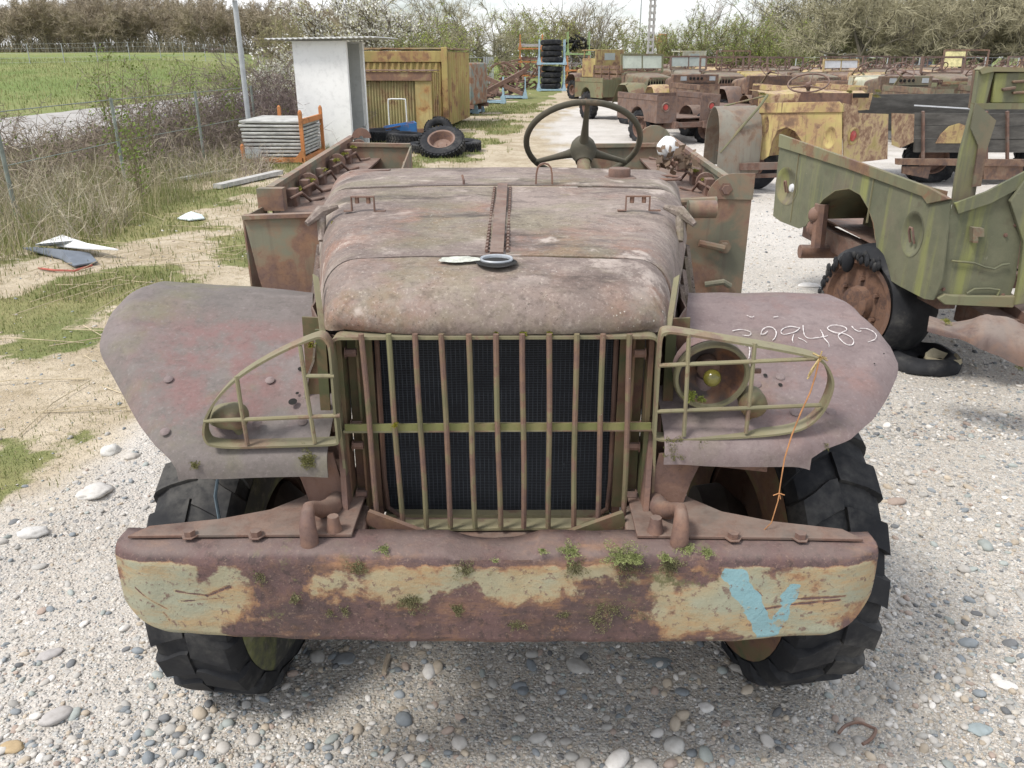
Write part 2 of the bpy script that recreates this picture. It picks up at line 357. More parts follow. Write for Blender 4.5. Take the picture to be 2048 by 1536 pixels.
def wheel(parent, p, R=.42, wd=.22, lugs=20, flat=.05, toe=0, rim='rust', lug_d=.020, rimr=.21, name='wheel', tread=True, out=1, sag=0, sidemat=None, bev=0, lugw=.29):
    """a wheel standing on z=0 with its axle along local x; out=+1: outer face towards +x"""
    h = wd / 2; root = empty(name, p, toe); root.parent = parent
    T = M.Translation(V((0, 0, R - flat))) @ AXX
    tb = MB(); rr = R - (lug_d if tread else 0)
    prof = [(rimr, -h * .72), (rimr + .03, -h * .95), (rimr + .07, -h * 1.05), (R * .72, -h * 1.08), (R * .86, -h * 1.0), (rr * .97, -h * .9), (rr, -h * .6), (rr * 1.004, 0), (rr, h * .6), (rr * .97, h * .9), (R * .86, h * 1.0), (R * .72, h * 1.08), (rimr + .07, h * 1.05), (rimr + .03, h * .95), (rimr, h * .72)]
    tb.lathe(prof, T, 56)
    if tread:
        for i in range(lugs):
            for sd in (-1, 1):
                a0 = 2 * pi * (i + (.5 if sd > 0 else 0)) / lugs; da = 2 * pi / lugs
                # swept lug: from the middle of the tread to the shoulder and over it
                vs = []; ns_ = 8
                for q in range(ns_):
                    zz = (.03, .22, .42, .60, .76, .90, 1.0, 1.06)[q]; sh = .03 + .42 * max(0, zz - .12) ** 1.1
                    top = R - .0035 * (zz / .9) ** 4 if zz < .93 else (R * .955 if zz < 1.03 else R * .90); low = rr - .012 if zz < .8 else (rr * .955 if zz < .95 else (R * .88 if zz < 1.03 else R * .85))
                    wdt = lugw + .02 * sin(zz * 7)
                    for aa, r_ in ((-wdt, low), (-wdt * .86, top), (wdt * .86, top), (wdt, low)):
                        a = a0 + da * (sh + aa); vs.append(T @ V((r_ * cos(a), r_ * sin(a), sd * h * zz)))
                fs = [(0, 1, 2, 3), tuple(4 * (ns_ - 1) + k for k in (3, 2, 1, 0))]
                for q in range(ns_ - 1): fs += [(4 * q + k, 4 * q + 4 + k, 4 * q + 4 + (k + 1) % 4, 4 * q + (k + 1) % 4) for k in range(4)]
                tb.add(vs, fs)
    # flattened contact
    nv = []
    for x, y, z in tb.v:
        if z < .006: k = (.006 - z); nv.append((x * (1 + k * 2.2), y * (1 + k * .6), .004 + rng.random() * .004))
        elif z < .16 and sag: nv.append((x * (1 + sag * (1 - z / .16)), y, z))
        else: nv.append((x, y, z))
    tb.v = nv
    tb.build('tyre', MT['tyre'], root, 35, bev)
    if sidemat:
        sb = MB(); sd = -out
        sb.lathe([(rimr + .005, sd * h * .98), (rimr + .035, sd * h * 1.03), (rimr + .075, sd * h * 1.12), (R * .72, sd * h * 1.14), (R * .84, sd * h * 1.06)], T, 56)
        sb.v = [(x, y, max(z, .006)) for x, y, z in sb.v]; sb.build('sidewall', sidemat, root, 40)
    rb = MB(); o = out
    rb.lathe([(rimr, -h * .74), (rimr + .012, -h * .9), (rimr - .006, -h * .88), (rimr - .02, -h * .5), (rimr - .035, 0), (rimr - .02, h * .5), (rimr - .006, h * .88), (rimr + .012, h * .9), (rimr, h * .74)], T, 40)
    rb.lathe([(0, o * .045), (.05, o * .045), (.055, o * .02), (.10, o * .02), (.115, o * .005), (rimr - .03, -o * .01), (rimr - .028, -o * .016), (.1, 0), (0, 0)], T, 30)
    for k in range(6):
        a = 2 * pi * k / 6; rb.bolt(T @ V((.083 * cos(a), .083 * sin(a), o * .02)), T.to_3x3() @ V((0, 0, o)), .011, .014)
    rb.build('rim', MT[rim], root, 40)
    return root

def steering_wheel(parent, c, R=.21, r=.0135, tilt=35, colm=.6, mat='wheelolive', rz=0):
    """wheel whose column runs forward and down from the rim; facing local -y is the front of the vehicle"""
    T = TX(c, yaw(rz).to_3x3() @ M.Rotation(radians(tilt), 3, 'X'))
    root = MB(); torus_mb(root, R, r, T, 48, 10)
    o = root.build('steering_wheel', MT[mat], parent, 60)
    for k, a in enumerate((270, 147, 33)):
        sp = MB()
        a = radians(a); d = V((cos(a), sin(a), 0))
        pts = [T @ (d * q + V((0, 0, -.035 * (1 - q / R) - .004))) for q in (.03, .07, .12, .17, R)]
        sp.tube(pts, [.020, .014, .0105, .009, .008], 8)
        sp.build('spoke', MT[mat], o, 50)
    hb = MB(); hb.lathe([(0, .008), (.030, .005), (.042, -.012), (.048, -.035), (.042, -.06), (.032, -.075), (.028, -.09)], T, 24); hb.build('hub', MT[mat], o, 50)
    cb = MB(); cb.tube([T @ V((0, 0, -.085)), T @ V((0, 0, -colm))], .024, 14); cb.build('steering_column', MT['guard'], parent, 50)
    return o

# moss: many small tapering blades from points on a surface
def moss_patch(name, parent, spots, blade=.018, tint=((.10, .11, .03), (.23, .21, .09)), up=(0, 0, 1), fall=0.0):
    for (c, nrm, rad, n) in spots:
        vs = []; fs = []; cs = []
        c = V(c); nrm = V(nrm).normalized(); t1 = nrm.orthogonal().normalized(); t2 = nrm.cross(t1); sd = random.random() * 50
        for _ in range(int(n * 2.2)):
            a = random.random() * 6.283; lim = rad * (.35 + 1.5 * abs(nse(cos(a) * 1.3 + sd, sin(a) * 1.3, sd))); q = lim * random.random() ** .6
            p = c + t1 * (cos(a) * q) + t2 * (sin(a) * q)
            d = (nrm * .7 + V((random.gauss(0, .8), random.gauss(0, .5), random.gauss(0, .8) - fall))).normalized()
            l = blade * random.uniform(.25, .8) * (1.1 - .6 * q / max(lim, 1e-4)); s = d.orthogonal().normalized() * blade * .10
            b = len(vs); vs += [p - s, p + s, p + d * l + s * .2]; fs.append((b, b + 1, b + 2))
            k = random.random(); col_ = [tint[0][i] * (1 - k) + tint[1][i] * k for i in range(3)]; cs += [mul(col_, .8), mul(col_, .8), mul(col_, 1.15)]
        npmesh(name, np.array([tuple(p) for p in vs]), np.array(fs), MT['moss'], np.array(cs), parent=parent)
# ================================================================== ground, road, gravel, grass
_perm = rng.permutation(4096)
def vn(x, y, seed=0):
    xi = np.floor(x).astype(int); yi = np.floor(y).astype(int); fx = x - xi; fy = y - yi
    fx = fx * fx * (3 - 2 * fx); fy = fy * fy * (3 - 2 * fy)
    h = lambda a, b: _perm[(_perm[(a + seed * 131) & 4095] + b) & 4095] / 4095.0
    return (h(xi, yi) * (1 - fx) + h(xi + 1, yi) * fx) * (1 - fy) + (h(xi, yi + 1) * (1 - fx) + h(xi + 1, yi + 1) * fx) * fy
def vf(x, y, s, o=5, seed=0):
    t = 0; a = .5; n = 0
    for i in range(o): t = t + a * vn(x * s + 17.3 * i, y * s - 9.1 * i, seed + i); n += a; s *= 2.03; a *= .55
    return t / n
def sst(x, a, b): t = np.clip((x - a) / (b - a), 0, 1); return t * t * (3 - 2 * t)
def hgt(x, y):
    x = np.asarray(x, float); y = np.asarray(y, float)
    h = 2.15 * sst(y, 26, 92) * sst(-x + (y - 30) * -.08, 10.5, 26)
    h = h + .35 * sst(y, 40, 120) * (1 - sst(-x, 8, 20))
    h = h - .05 * sst(-x, 5, 9.5) * (1 - sst(-x, 10, 18))
    n = vf(x, y, .8, 4, 3) - .5
    h = h + n * (.07 * sst(np.abs(x) + y * .4, 2.5, 8)) + (vf(x, y, 6, 3, 5) - .5) * .018
    xb = np.interp(y, [0, 2.7, 3.46, 13.5, 31, 60], [-3.2, -2.05, -1.78, -.75, 1.1, 4])
    ln = np.exp(-((x - xb - .12) / .22) ** 2) * (y < 6) * .07; h = h + ln * vf(x, y, 2, 3, 8) * 1.6     # little gravel bank along the grass
    return h
def axis(lo_, hi, st, far, g):
    a = list(np.arange(lo_, hi, st)); s = st
    while a[-1] < far[1]: s *= g; a.append(a[-1] + s)
    s = st; b = [a[0]]
    while b[-1] > far[0]: s *= g; b.append(b[-1] - s)
    return np.array(b[:0:-1] + a)
GX = axis(-6.5, 5.5, .05, (-900, 900), 1.06); GYs = axis(.8, 9.5, .05, (-60, 1500), 1.045)
gx, gy = np.meshgrid(GX, GYs)
gz = hgt(gx, gy)
xb = np.interp(gy, [0, 2.7, 3.46, 13.5, 31, 60], [-3.2, -2.05, -1.78, -.75, 1.1, 4]); xb2 = np.interp(gy, [0, 3.4, 8, 13.5, 21, 35, 60], [-3.2, -1.78, -.6, 1.35, .8, 2.7, 5.5])
wob = (vf(gx, gy, 1.7, 4, 11) - .5) * 1.1 * np.clip(gy / 6, .35, 1.6)
left = sst(xb + wob - gx, -.12, .25); dirt = sst(xb2 + wob - gx, -.15, .3)
gn = vf(gx, gy, .9, 6, 21); near = 1 - sst(gy, 3.5, 9)
patch = sst(gn, .44 + .13 * near - .12 * sst(gy, 4.0, 6.5) - .05 * sst(-gx, 2.5, 6), .60 + .13 * near)
edge = np.exp(-((gx - xb - wob * .5 + .35) / .35) ** 2) * near
grass = left * np.clip(patch + .28 * edge * sst(gn, .40, .52), 0, 1)
lane = sst(gy, 12, 18) * left; grass = np.maximum(grass, lane * sst(gn, .30, .46) * .95)
meadow = sst(-gx, 8.0, 10.5) * sst(gy, 8, 20); grass = np.maximum(grass, meadow); grass = np.maximum(grass, sst(gy, 44, 60) * .9)
bank = np.exp(-((gx + 6.2) / 2.0) ** 2) * sst(gy, 5.5, 8); grass = np.maximum(grass, bank * .75)
def ground_mat():
    t = NT('ground_mix'); P = t.P
    # gravel: three sizes of stones set in grit
    def stones(sc, sd):
        v = t.t.nodes.new('ShaderNodeTexVoronoi'); v.inputs['Scale'].default_value = sc; t.lk(t.stretch((1, 1, .15)), v.inputs['Vector'])
        cr_ = t.t.nodes.new('ShaderNodeSeparateColor'); t.lk(v.outputs['Color'], cr_.inputs[0])
        r = t.t.nodes.new('ShaderNodeValToRGB'); e = r.color_ramp.elements
        cols = [(.0, (.25, .25, .25)), (.18, (.40, .385, .36)), (.36, (.50, .46, .40)), (.52, (.58, .555, .51)), (.66, (.36, .37, .36)), (.78, (.68, .66, .62)), (.9, (.47, .41, .35)), (1, (.62, .59, .545))]
        for i, (p_, c_) in enumerate(cols):
            k = e[i] if i < 2 else e.new(p_)
            k.position = p_; k.color = (*c_, 1)
        t.lk(cr_.outputs[0], r.inputs[0]); return v.outputs['Distance'], r.outputs[0], cr_.outputs[1]
    d1, c1, k1 = stones(95, 0); d2, c2, k2 = stones(38, 1); d3, c3, k3 = stones(210, 2)
    gr = t.noise(60, 6, .7); big = t.noise(.9, 5, .6)
    base = t.mix(t.step(gr, .3, .7), (.30, .265, .22), (.50, .465, .41))
    base = t.mix(t.step(d3, .62, .40), base, c3)
    m1 = t.math('MULTIPLY', t.step(d1, .60, .46), t.step(k1, .28, .34)); m2 = t.math('MULTIPLY', t.step(d2, .52, .42), t.step(k2, .60, .66))
    g = t.mix(m1, base, c1); g = t.mix(m2, g, c2)
    g = t.mix(t.step(big, .35, .68, 0, .35), g, t.mix(1, g, (.80, .74, .66), 'MULTIPLY'))
    pale = t.attr('pale'); g = t.mix(t.math('MULTIPLY', t.math('MULTIPLY', pale, t.step(t.noise(1.3, 7, .7), .35, .62, .25, 1.0)), .75), g, (.62, .59, .555))
    # dirt with chips, then grass
    n1 = t.noise(1.6, 8, .65); n2 = t.noise(14, 7, .7); n4 = t.noise(45, 5, .7)
    dc = t.mix(t.step(n1, .35, .65), (.36, .295, .205), (.50, .43, .325)); dc = t.mix(t.step(n2, .48, .66, 0, .7), dc, (.26, .21, .13)); dc = t.mix(t.step(n4, .60, .70, 0, .8), dc, (.62, .57, .48))
    c = t.mix(t.attr('dirt'), g, dc)
    gm = t.noise(.45, 7, .66); gc = t.mix(t.step(n1, .32, .64), (.135, .165, .055), (.215, .21, .088)); gc = t.mix(t.step(n2, .45, .72, 0, .6), gc, (.095, .115, .040)); gc = t.mix(t.step(gm, .46, .64, 0, .7), gc, (.27, .245, .115))
    far = t.attr('meadow'); gf = t.mix(t.step(t.noise(.16, 8, .68, st=(1, .5, 1)), .38, .62), (.155, .205, .062), (.22, .235, .09)); gf = t.mix(t.step(t.noise(3.5, 7, .75), .45, .7, 0, .6), gf, (.095, .135, .04)); gf = t.mix(t.step(t.noise(.5, 6, .7, st=(1, .3, 1)), .56, .66, 0, .6), gf, (.29, .27, .13)); gc = t.mix(far, gc, gf)
    ga = t.math('ADD', t.attr('grass'), t.math('MULTIPLY', t.math('SUBTRACT', n2, .5), .9)); c = t.mix(t.step(ga, .35, .62), c, gc)
    hb = t.math('ADD', t.math('MULTIPLY', m2, t.math('SUBTRACT', .9, d2)), t.math('ADD', t.math('MULTIPLY', m1, t.math('SUBTRACT', .8, d1)), t.math('MULTIPLY', gr, .7)))
    t.bump(t.math('ADD', hb, t.math('MULTIPLY', n2, .5)), .75, .010); return t.fin(c, .93, 0, .2)
ny, nx = gx.shape; ii = np.arange(ny * nx).reshape(ny, nx)
fq = np.stack([ii[:-1, :-1], ii[:-1, 1:], ii[1:, 1:], ii[1:, :-1]], -1).reshape(-1, 4)
G = npmesh('ground', np.stack([gx, gy, gz], -1).reshape(-1, 3), fq, ground_mat(), smooth=True); tag(G, kind='structure')
pale = np.clip(sst(gx, .2, 1.5) * sst(gy, 5, 12) * (1 - dirt) * .9 + .15 * sst(gy, 3, 6) + .6 * sst(-gx, .7, 1.6) * (1 - sst(gy, 3.5, 5)), 0, 1)
for nm, a in (('grass', grass), ('dirt', dirt), ('meadow', np.clip(meadow + sst(gy, 40, 55), 0, 1)), ('pale', pale)):
    q = G.data.attributes.new(nm, 'FLOAT', 'POINT'); q.data.foreach_set('value', a.astype(np.float32).ravel())
def gh(x, y): return float(hgt(np.array([x]), np.array([y]))[0])
def gnd(u, v, lift=0.):
    p = atz(u, v, 0)
    for _ in range(6): p = atz(u, v, gh(p.x, p.y))
    p.z += lift; return p
def gval(arr, x, y):
    i = np.clip(np.searchsorted(GYs, y), 0, ny - 1); j = np.clip(np.searchsorted(GX, x), 0, nx - 1); return arr[i, j]
# country road beyond the brambles
def road_mat():
    t = NT('old_asphalt'); n = t.noise(2, 8, .7); n2 = t.noise(30, 5, .7); c = t.mix(t.step(n, .35, .65), (.30, .285, .27), (.40, .385, .36)); c = t.mix(t.step(n2, .4, .75, 0, .5), c, (.20, .19, .18)); t.bump(n2, .3, .005); return t.fin(c, .9)
ys = np.linspace(5, 60, 80); rows = []
for y in ys:
    xr0 = np.interp(y, [5, 17, 25, 37, 60], [-9.9, -9.6, -9.2, -8.4, -7]); rows.append([V((xr0 - 5.4 * k / 8, y, gh(xr0 - 5.4 * k / 8, y) + .10)) for k in range(9)])
mb = MB(); mb.grid(rows, .04); tag(mb.build('road', road_mat()), kind='structure')
mb = MB(); mb.grid([[r[0] + V((-5.1, 0, .006)), r[0] + V((-5.22, 0, .006))] for r in rows]); tag(mb.build('road_edge_line', MT['white']), kind='structure')
# ---- pebbles
def ico(sub):
    b = bmesh.new(); bmesh.ops.create_icosphere(b, subdivisions=sub, radius=1); v = np.array([tuple(q.co) for q in b.verts]); f = np.array([[q.index for q in p.verts] for p in b.faces]); b.free(); return v, f
PAL = 1.16 * np.array([(.34, .33, .31), (.42, .40, .37), (.40, .345, .275), (.195, .215, .23), (.56, .54, .51), (.33, .265, .225), (.14, .145, .15), (.29, .315, .30), (.47, .44, .39), (.245, .265, .28)])
PW = np.array([.2, .18, .12, .10, .13, .05, .05, .07, .06, .04])
def pebbles(n, smin, smax, pw, D0, D1, sub, dens=1.6, lim=None):
    v0, f0 = ico(sub); nv = len(v0)
    D = D0 + (D1 - D0) * rng.random(n) ** dens; X = (rng.random(n) * 2 - 1) * (D * .74 + .35); Y = D
    wv = vf(X, Y, 1.3, 3, 31); xb_ = np.interp(Y, [0, 2.7, 3.46, 13.5, 31, 60], [-3.2, -2.05, -1.78, -.75, 1.1, 4])
    keep = (rng.random(n) < .25 + 1.5 * np.clip(wv - .25, 0, .5)) & ((X > xb_ - .05) | (rng.random(n) < .10)); X = X[keep]; Y = Y[keep]; n = len(X)
    S = smin * (1 - rng.random(n) * (1 - (smin / smax) ** pw)) ** (-1 / pw)
    A = S * (.8 + .5 * rng.random(n)); B = S * (.6 + .3 * rng.random(n)); C = S * (.35 + .3 * rng.random(n)); th = rng.random(n) * 6.283
    jit = 1 + .16 * (rng.random((n, nv)) - .5) * 1.3
    p = v0[None] * jit[..., None] * np.stack([A, B, C], -1)[:, None, :]
    tl = (rng.random(n) - .5) * .7; z = p[..., 2] + p[..., 0] * tl[:, None]
    x = p[..., 0] * np.cos(th)[:, None] - p[..., 1] * np.sin(th)[:, None] + X[:, None]; y = p[..., 0] * np.sin(th)[:, None] + p[..., 1] * np.cos(th)[:, None] + Y[:, None]
    z = z + (hgt(X, Y) + C * .25)[:, None]
    c = PAL[rng.choice(len(PAL), n, p=PW / PW.sum())] * (.85 + .3 * rng.random((n, 1)))
    return np.stack([x, y, z], -1).reshape(-1, 3), (f0[None] + (np.arange(n) * nv)[:, None, None]).reshape(-1, 3), np.repeat(c, nv, 0)
vs, fs, cs = [], [], []; off = 0
for a in ((52000, .0026, .009, 1.6, 1.45, 4.4, 1), (7000, .008, .024, 2.3, 1.45, 5.0, 2), (34000, .0055, .022, 2.0, 3.6, 11, 1), (110, .024, .042, 2.2, 1.5, 7, 2)):
    v_, f_, c_ = pebbles(*a); vs.append(v_); fs.append(f_ + off); cs.append(c_); off += len(v_)
pm = tinted('pebble_stone', .8, .45, 55, 0, .4)
tag(npmesh('gravel', np.concatenate(vs), np.concatenate(fs), pm, np.concatenate(cs), smooth=True), 'loose grey and white gravel spread round the truck', kind='stuff')
# single stones that stand out
def stone(u, v, r, c, label, sq=.6, seed=0, asp=1.3, rz=0):
    r *= .85; sq *= .85
    p = gnd(u, v); v0, f0 = ico(3); q = []
    for a in v0:
        k = .86 + .30 * fbm(a[0] * .9 + seed, a[1] * .9, a[2] * .9 + seed * 3, 4); q.append((a[0] * r * asp * k, a[1] * r * k, a[2] * r * sq * k))
    o = npmesh('stone', np.array(q), f0, pm, np.tile(np.array(c), (len(q), 1)), smooth=True); o.location = (p.x, p.y, p.z + r * sq * .25); o.rotation_euler = (0, 0, rz); tag(o, label, 'stone')
W_ = (.58, .56, .53)
for a in ((222, 905, .058, (.56, .55, .52), 'round white boulder at the grass edge left of the front tyre', .75, 1, 1.1, .3), (262, 915, .035, (.50, .47, .43), 'small pale stone right beside the white boulder at the grass edge', .7, 2), (188, 985, .085, W_, 'broad flat white rock in the gravel bank below the white boulder', .35, 3, 1.1, .9), (66, 1068, .05, (.55, .54, .52), 'white rock at the left edge of the gravel where the grass begins', .6, 4, 1.5, .2),
          (112, 1437, .040, (.42, .40, .385), 'large grey egg-shaped stone at the lower left of the gravel', .65, 5, 1.45, .7), (1490, 1338, .042, (.42, .395, .36), 'smooth beige cobble under the right end of the bumper', .6, 6, 1.4, .2), (1158, 1335, .034, (.40, .385, .36), 'rounded grey cobble under the middle of the bumper', .6, 7, 1.5, -.2), (1320, 1326, .030, (.235, .265, .275), 'flat blue-grey stone under the bumper beside the beige cobble', .35, 8, 1.7, .1),
          (1350, 1495, .040, (.50, .49, .46), 'large pale stone at the bottom edge of the photo', .7, 9, 1.0, .5), (100, 1310, .036, (.41, .39, .38), 'flat pinkish grey stone left of the bumper end', .45, 10, 1.4, .6), (690, 1318, .040, (.25, .265, .275), 'flat slate grey stone behind the bumper near the left tyre', .3, 11, 1.1, .3), (22, 1496, .030, (.46, .35, .21), 'yellowish tan pebble in the bottom left corner', .6, 12, 1.5, .1), (1412, 1416, .024, (.66, .64, .61), 'bright white pebble below the right end of the bumper', .6, 13, 1.2, -.2), (2010, 1372, .030, (.66, .64, .61), 'white pebble with a hollow at the right edge of the gravel', .5, 14, 1.6, -.4),
          (1618, 572, .085, (.68, .66, .63), 'bright white stone on the gravel behind the right fender', .35, 15, 1.5, 0), (232, 425, .16, (.66, .60, .47), 'pile of cream coloured rubble on the grass at the left', .5, 16, 1.3, 0), (320, 578, .07, (.68, .66, .62), 'white flat stone on the dirt just left of the truck tub', .4, 17, 1.4, 0), (1960, 1460, .034, (.30, .35, .36), 'bluish grey flat stone below the right tyre near the wire', .4, 18, 1.4, .3)):
    stone(*a)
# ---- grass blades
def blades(n, region, hmin, hmax, wd, tint, lean=.5, wt=None):
    x, y = region(n); k = gval(wt if wt is not None else grass, x, y); keep = rng.random(len(x)) < k; x = x[keep]; y = y[keep]; n = len(x)
    cl = vf(x, y, 3.0, 3, 77); z = hgt(x, y); h = (hmin + (hmax - hmin) * rng.random(n)) * (.4 + 1.2 * cl); th = rng.random(n) * 6.283; ln = (rng.random(n) - .3) * lean * 1.6
    dx, dy = np.cos(th), np.sin(th); w_ = wd * (.6 + .8 * rng.random(n))
    b = np.stack([x, y, z - .004], -1); s = np.stack([-dy * w_, dx * w_, np.zeros(n)], -1); m_ = b + np.stack([dx * ln * h * .35, dy * ln * h * .35, h * .6], -1); tp = b + np.stack([dx * ln * h, dy * ln * h, h * (1 - .25 * np.abs(ln))], -1)
    v = np.stack([b - s, b + s, m_ + s * .7, m_ - s * .7, tp], 1).reshape(-1, 3); o = (np.arange(n) * 5)[:, None]
    f = np.concatenate([np.stack([o + 0, o + 1, o + 2], -1), np.stack([o + 0, o + 2, o + 3], -1), np.stack([o + 3, o + 2, o + 4], -1)], 1).reshape(-1, 3)
    t0, t1, t2 = [np.array(c) for c in tint]; r = rng.random((n, 1)); cc = vf(x, y, .8, 3, 91)[:, None]; c = np.where(r < .25 + .5 * (cc - .4), t2, t0 * (1 - r) + t1 * r); return v, f, np.repeat(c, 5, 0)
GT = ((.105, .150, .038), (.20, .215, .075), (.40, .345, .20))
def reg(x0, x1, y0, y1, p=1.):
    return lambda n: (x0 + (x1 - x0) * rng.random(n), y0 + (y1 - y0) * rng.random(n) ** p)
vs, fs, cs = [], [], []; off = 0
for a in ((70000, reg(-5.5, -.9, 2.2, 7, 1.2), .010, .034, .0018, GT), (60000, reg(-8, -.5, 6, 15), .02, .075, .0035, GT), (40000, reg(-6, 2.5, 14, 34), .03, .09, .007, GT), (42000, reg(-9.5, -4.2, 6, 22), .10, .36, .0024, ((.13, .165, .05), (.24, .24, .10), (.46, .40, .26)), .8), (30000, reg(-50, -15, 24, 70, .8), .05, .22, .012, ((.14, .195, .06), (.215, .24, .09), (.32, .29, .14)))):
    v_, f_, c_ = blades(*a); vs.append(v_); fs.append(f_ + off); cs.append(c_); off += len(v_)
tag(npmesh('grass', np.concatenate(vs), np.concatenate(fs), MT['leaf'], np.concatenate(cs)), 'short patchy spring grass beside the truck and along the track', kind='stuff')
# ================================================================== trees, bushes, brambles
class VG:
    """ribbons and leaves collected with a colour per vertex"""
    def __init__(s): s.v = []; s.f = []; s.c = []
    def rib(s, pts, w0, w1, col, n=3):
        m = len(pts); b = len(s.v); prev = None
        for i, p in enumerate(pts):
            d = (pts[min(i + 1, m - 1)] - pts[max(i - 1, 0)]); d = d.normalized() if d.length > 1e-9 else V((0, 0, 1))
            sx = d.orthogonal().normalized() if prev is None else (prev - d * prev.dot(d)); sx = sx.normalized() if sx.length > 1e-6 else d.orthogonal().normalized(); prev = sx; sy = d.cross(sx); r = w0 + (w1 - w0) * i / (m - 1)
            for k in range(n): a = 6.2832 * k / n; s.v.append(p + sx * (cos(a) * r) + sy * (sin(a) * r)); s.c.append(col)
        for i in range(m - 1):
            for k in range(n):
                a, b_, c, d_ = b + i * n + k, b + i * n + (k + 1) % n, b + (i + 1) * n + (k + 1) % n, b + (i + 1) * n + k; s.f += [(a, b_, c), (a, c, d_)]
    def flat(s, p, d, l, w_, col):
        d = d.normalized(); q = d.orthogonal().normalized(); a = random.random() * 6.28; q = (q * cos(a) + d.cross(q) * sin(a)) * w_
        b = len(s.v); m = p + d * l * .55 + V((random.gauss(0, .07), random.gauss(0, .07), random.gauss(0, .07))) * l
        s.v += [p - q, p + q, m + q * .8, m - q * .8, m + (d + (m - p) / l) * l * .25]; s.c += [col] * 5; s.f += [(b, b + 1, b + 2), (b, b + 2, b + 3), (b + 3, b + 2, b + 4)]
    def leaf(s, p, r, col):
        n = V((random.gauss(0, 1), random.gauss(0, 1), random.gauss(0, 1) + .5)).normalized(); a = n.orthogonal().normalized() * r; c = n.cross(a).normalized() * r * .6
        b = len(s.v); s.v += [p - a, p + c, p + a, p - c]; s.c += [col] * 4; s.f += [(b, b + 1, b + 2), (b, b + 2, b + 3)]
    def mesh(s, name, mat, parent=None): return npmesh(name, np.array([tuple(p) for p in s.v]), np.array(s.f), mat, np.array(s.c), parent=parent)
def rv(s=1.): return V((random.gauss(0, s), random.gauss(0, s), random.gauss(0, s)))
def col(c, k=.2): q = 1 + random.uniform(-k, k); return tuple(min(1, x * q) for x in c)
def grow_tree(H=6.5, r0=.11, trunk=.28, spread=.8, bark=(.16, .135, .105), twig=(.215, .175, .135), limbs=7, tw=(.010, .005), n3=7, n4=9, seed=0, leafc=None, leafn=0, leafr=.05, up=.35, gnarl=.16, stems=1):
    random.seed(seed); T = VG(); C = VG()
    def path(p, d, l, segs, g):
        out = [p.copy()]
        for i in range(segs):
            d = (d + rv(g) + V((0, 0, up * .12))).normalized(); p = p + d * (l / segs); out.append(p.copy())
        return out, d
    ends = []
    for st in range(stems):
        d0 = V((0, 0, 1)) + (rv(.3) if stems > 1 else rv(.06)); base = V((0, 0, -.1)) + (V((random.gauss(0, .25), random.gauss(0, .25), 0)) if stems > 1 else V((0, 0, 0)))
        tp, td = path(base, d0.normalized(), H * trunk + .1, 4, .05); T.rib(tp, r0 / sqrt(stems), r0 * .75 / sqrt(stems), col(bark), 7)
        for i in range(limbs):
            az = 6.283 * i / limbs + random.uniform(-.4, .4); out = V((cos(az), sin(az), 0)); d = (out * spread * random.uniform(.5, 1.2) + V((0, 0, up + random.uniform(.2, .9)))).normalized()
            s0 = tp[-1].lerp(tp[-2], random.random()); l = H * (1 - trunk) * random.uniform(.6, .95); lp, ld = path(s0, d, l, 7, gnarl); T.rib(lp, r0 * .5 / sqrt(stems), .018, col(bark), 5)
            for j in range(6):
                k = random.uniform(.25, 1.0) * (len(lp) - 1); a = lp[int(k)].lerp(lp[min(int(k) + 1, len(lp) - 1)], k % 1); d2 = ((lp[min(int(k) + 1, len(lp) - 1)] - lp[int(min(k, len(lp) - 2))]).normalized() + rv(.55) + V((0, 0, up * .4))).normalized()
                bp, bd = path(a, d2, l * random.uniform(.25, .5), 5, gnarl * 1.2); T.rib(bp, .022 + r0 * .05, .010, col(bark), 3)
                for m in range(n3):
                    k = random.uniform(.15, 1.0) * (len(bp) - 1); a = bp[int(k)].lerp(bp[min(int(k) + 1, len(bp) - 1)], k % 1); d3 = (bd + rv(.7)).normalized(); q, qd = path(a, d3, H * random.uniform(.07, .15), 3, .18); C.rib(q, tw[0], tw[1], col(twig), 3)
                    for o in range(n4):
                        a2 = q[random.randint(0, 3)]; d4 = (qd + rv(.75) + V((0, 0, up * .3))).normalized(); l4 = H * random.uniform(.045, .105); C.flat(a2, d4, l4, tw[1] * 1.25, col(twig, .3)); ends.append(a2 + d4 * l4 * random.random())
    if leafn and ends:
        for _ in range(leafn):
            p = random.choice(ends) + rv(.06); C.leaf(p, leafr * random.uniform(.6, 1.3), col(random.choice(leafc), .25))
    return T, C
def plant(name, label, cat, p, spec, group=None, rz=None, sc=1.0):
    """spec: (trunk object, crown object) prototypes shared by copies"""
    e = empty(name, p, random.random() * 6.28 if rz is None else rz, label, cat, group); e.scale = (sc, sc, sc)
    for o in spec:
        c = o.copy(); COL.objects.link(c); c.parent = e
    return e
PROTO = []
def proto(**k):
    T, C = grow_tree(**k); a = T.mesh('trunk', MT['twig']); b = C.mesh('crown', MT['leaf'] if k.get('leafn') else MT['twig']); PROTO.extend([a, b]); return (a, b)
brn = dict(bark=(.27, .235, .185), twig=(.36, .305, .225))  # bark and twigs lightened to stand in for distance haze
ORCH = [proto(H=6.6, seed=s, trunk=.16, spread=.85, limbs=8, tw=(.018, .011), n3=9, n4=17, **brn) for s in (1, 2, 3)]
BARE = [proto(H=7.0, seed=s, trunk=.22, spread=1.15, r0=.24, limbs=9, tw=(.015, .0080), n3=10, n4=14, gnarl=.24, up=.28, bark=(.15, .135, .105), twig=(.335, .31, .205)) for s in (11, 12, 13)]
OPEN = [proto(H=8.0, seed=s, trunk=.3, spread=.7, r0=.12, limbs=6, tw=(.010, .007), n3=4, n4=4, gnarl=.16, bark=(.20, .18, .15), twig=(.29, .25, .20)) for s in (21, 22)]
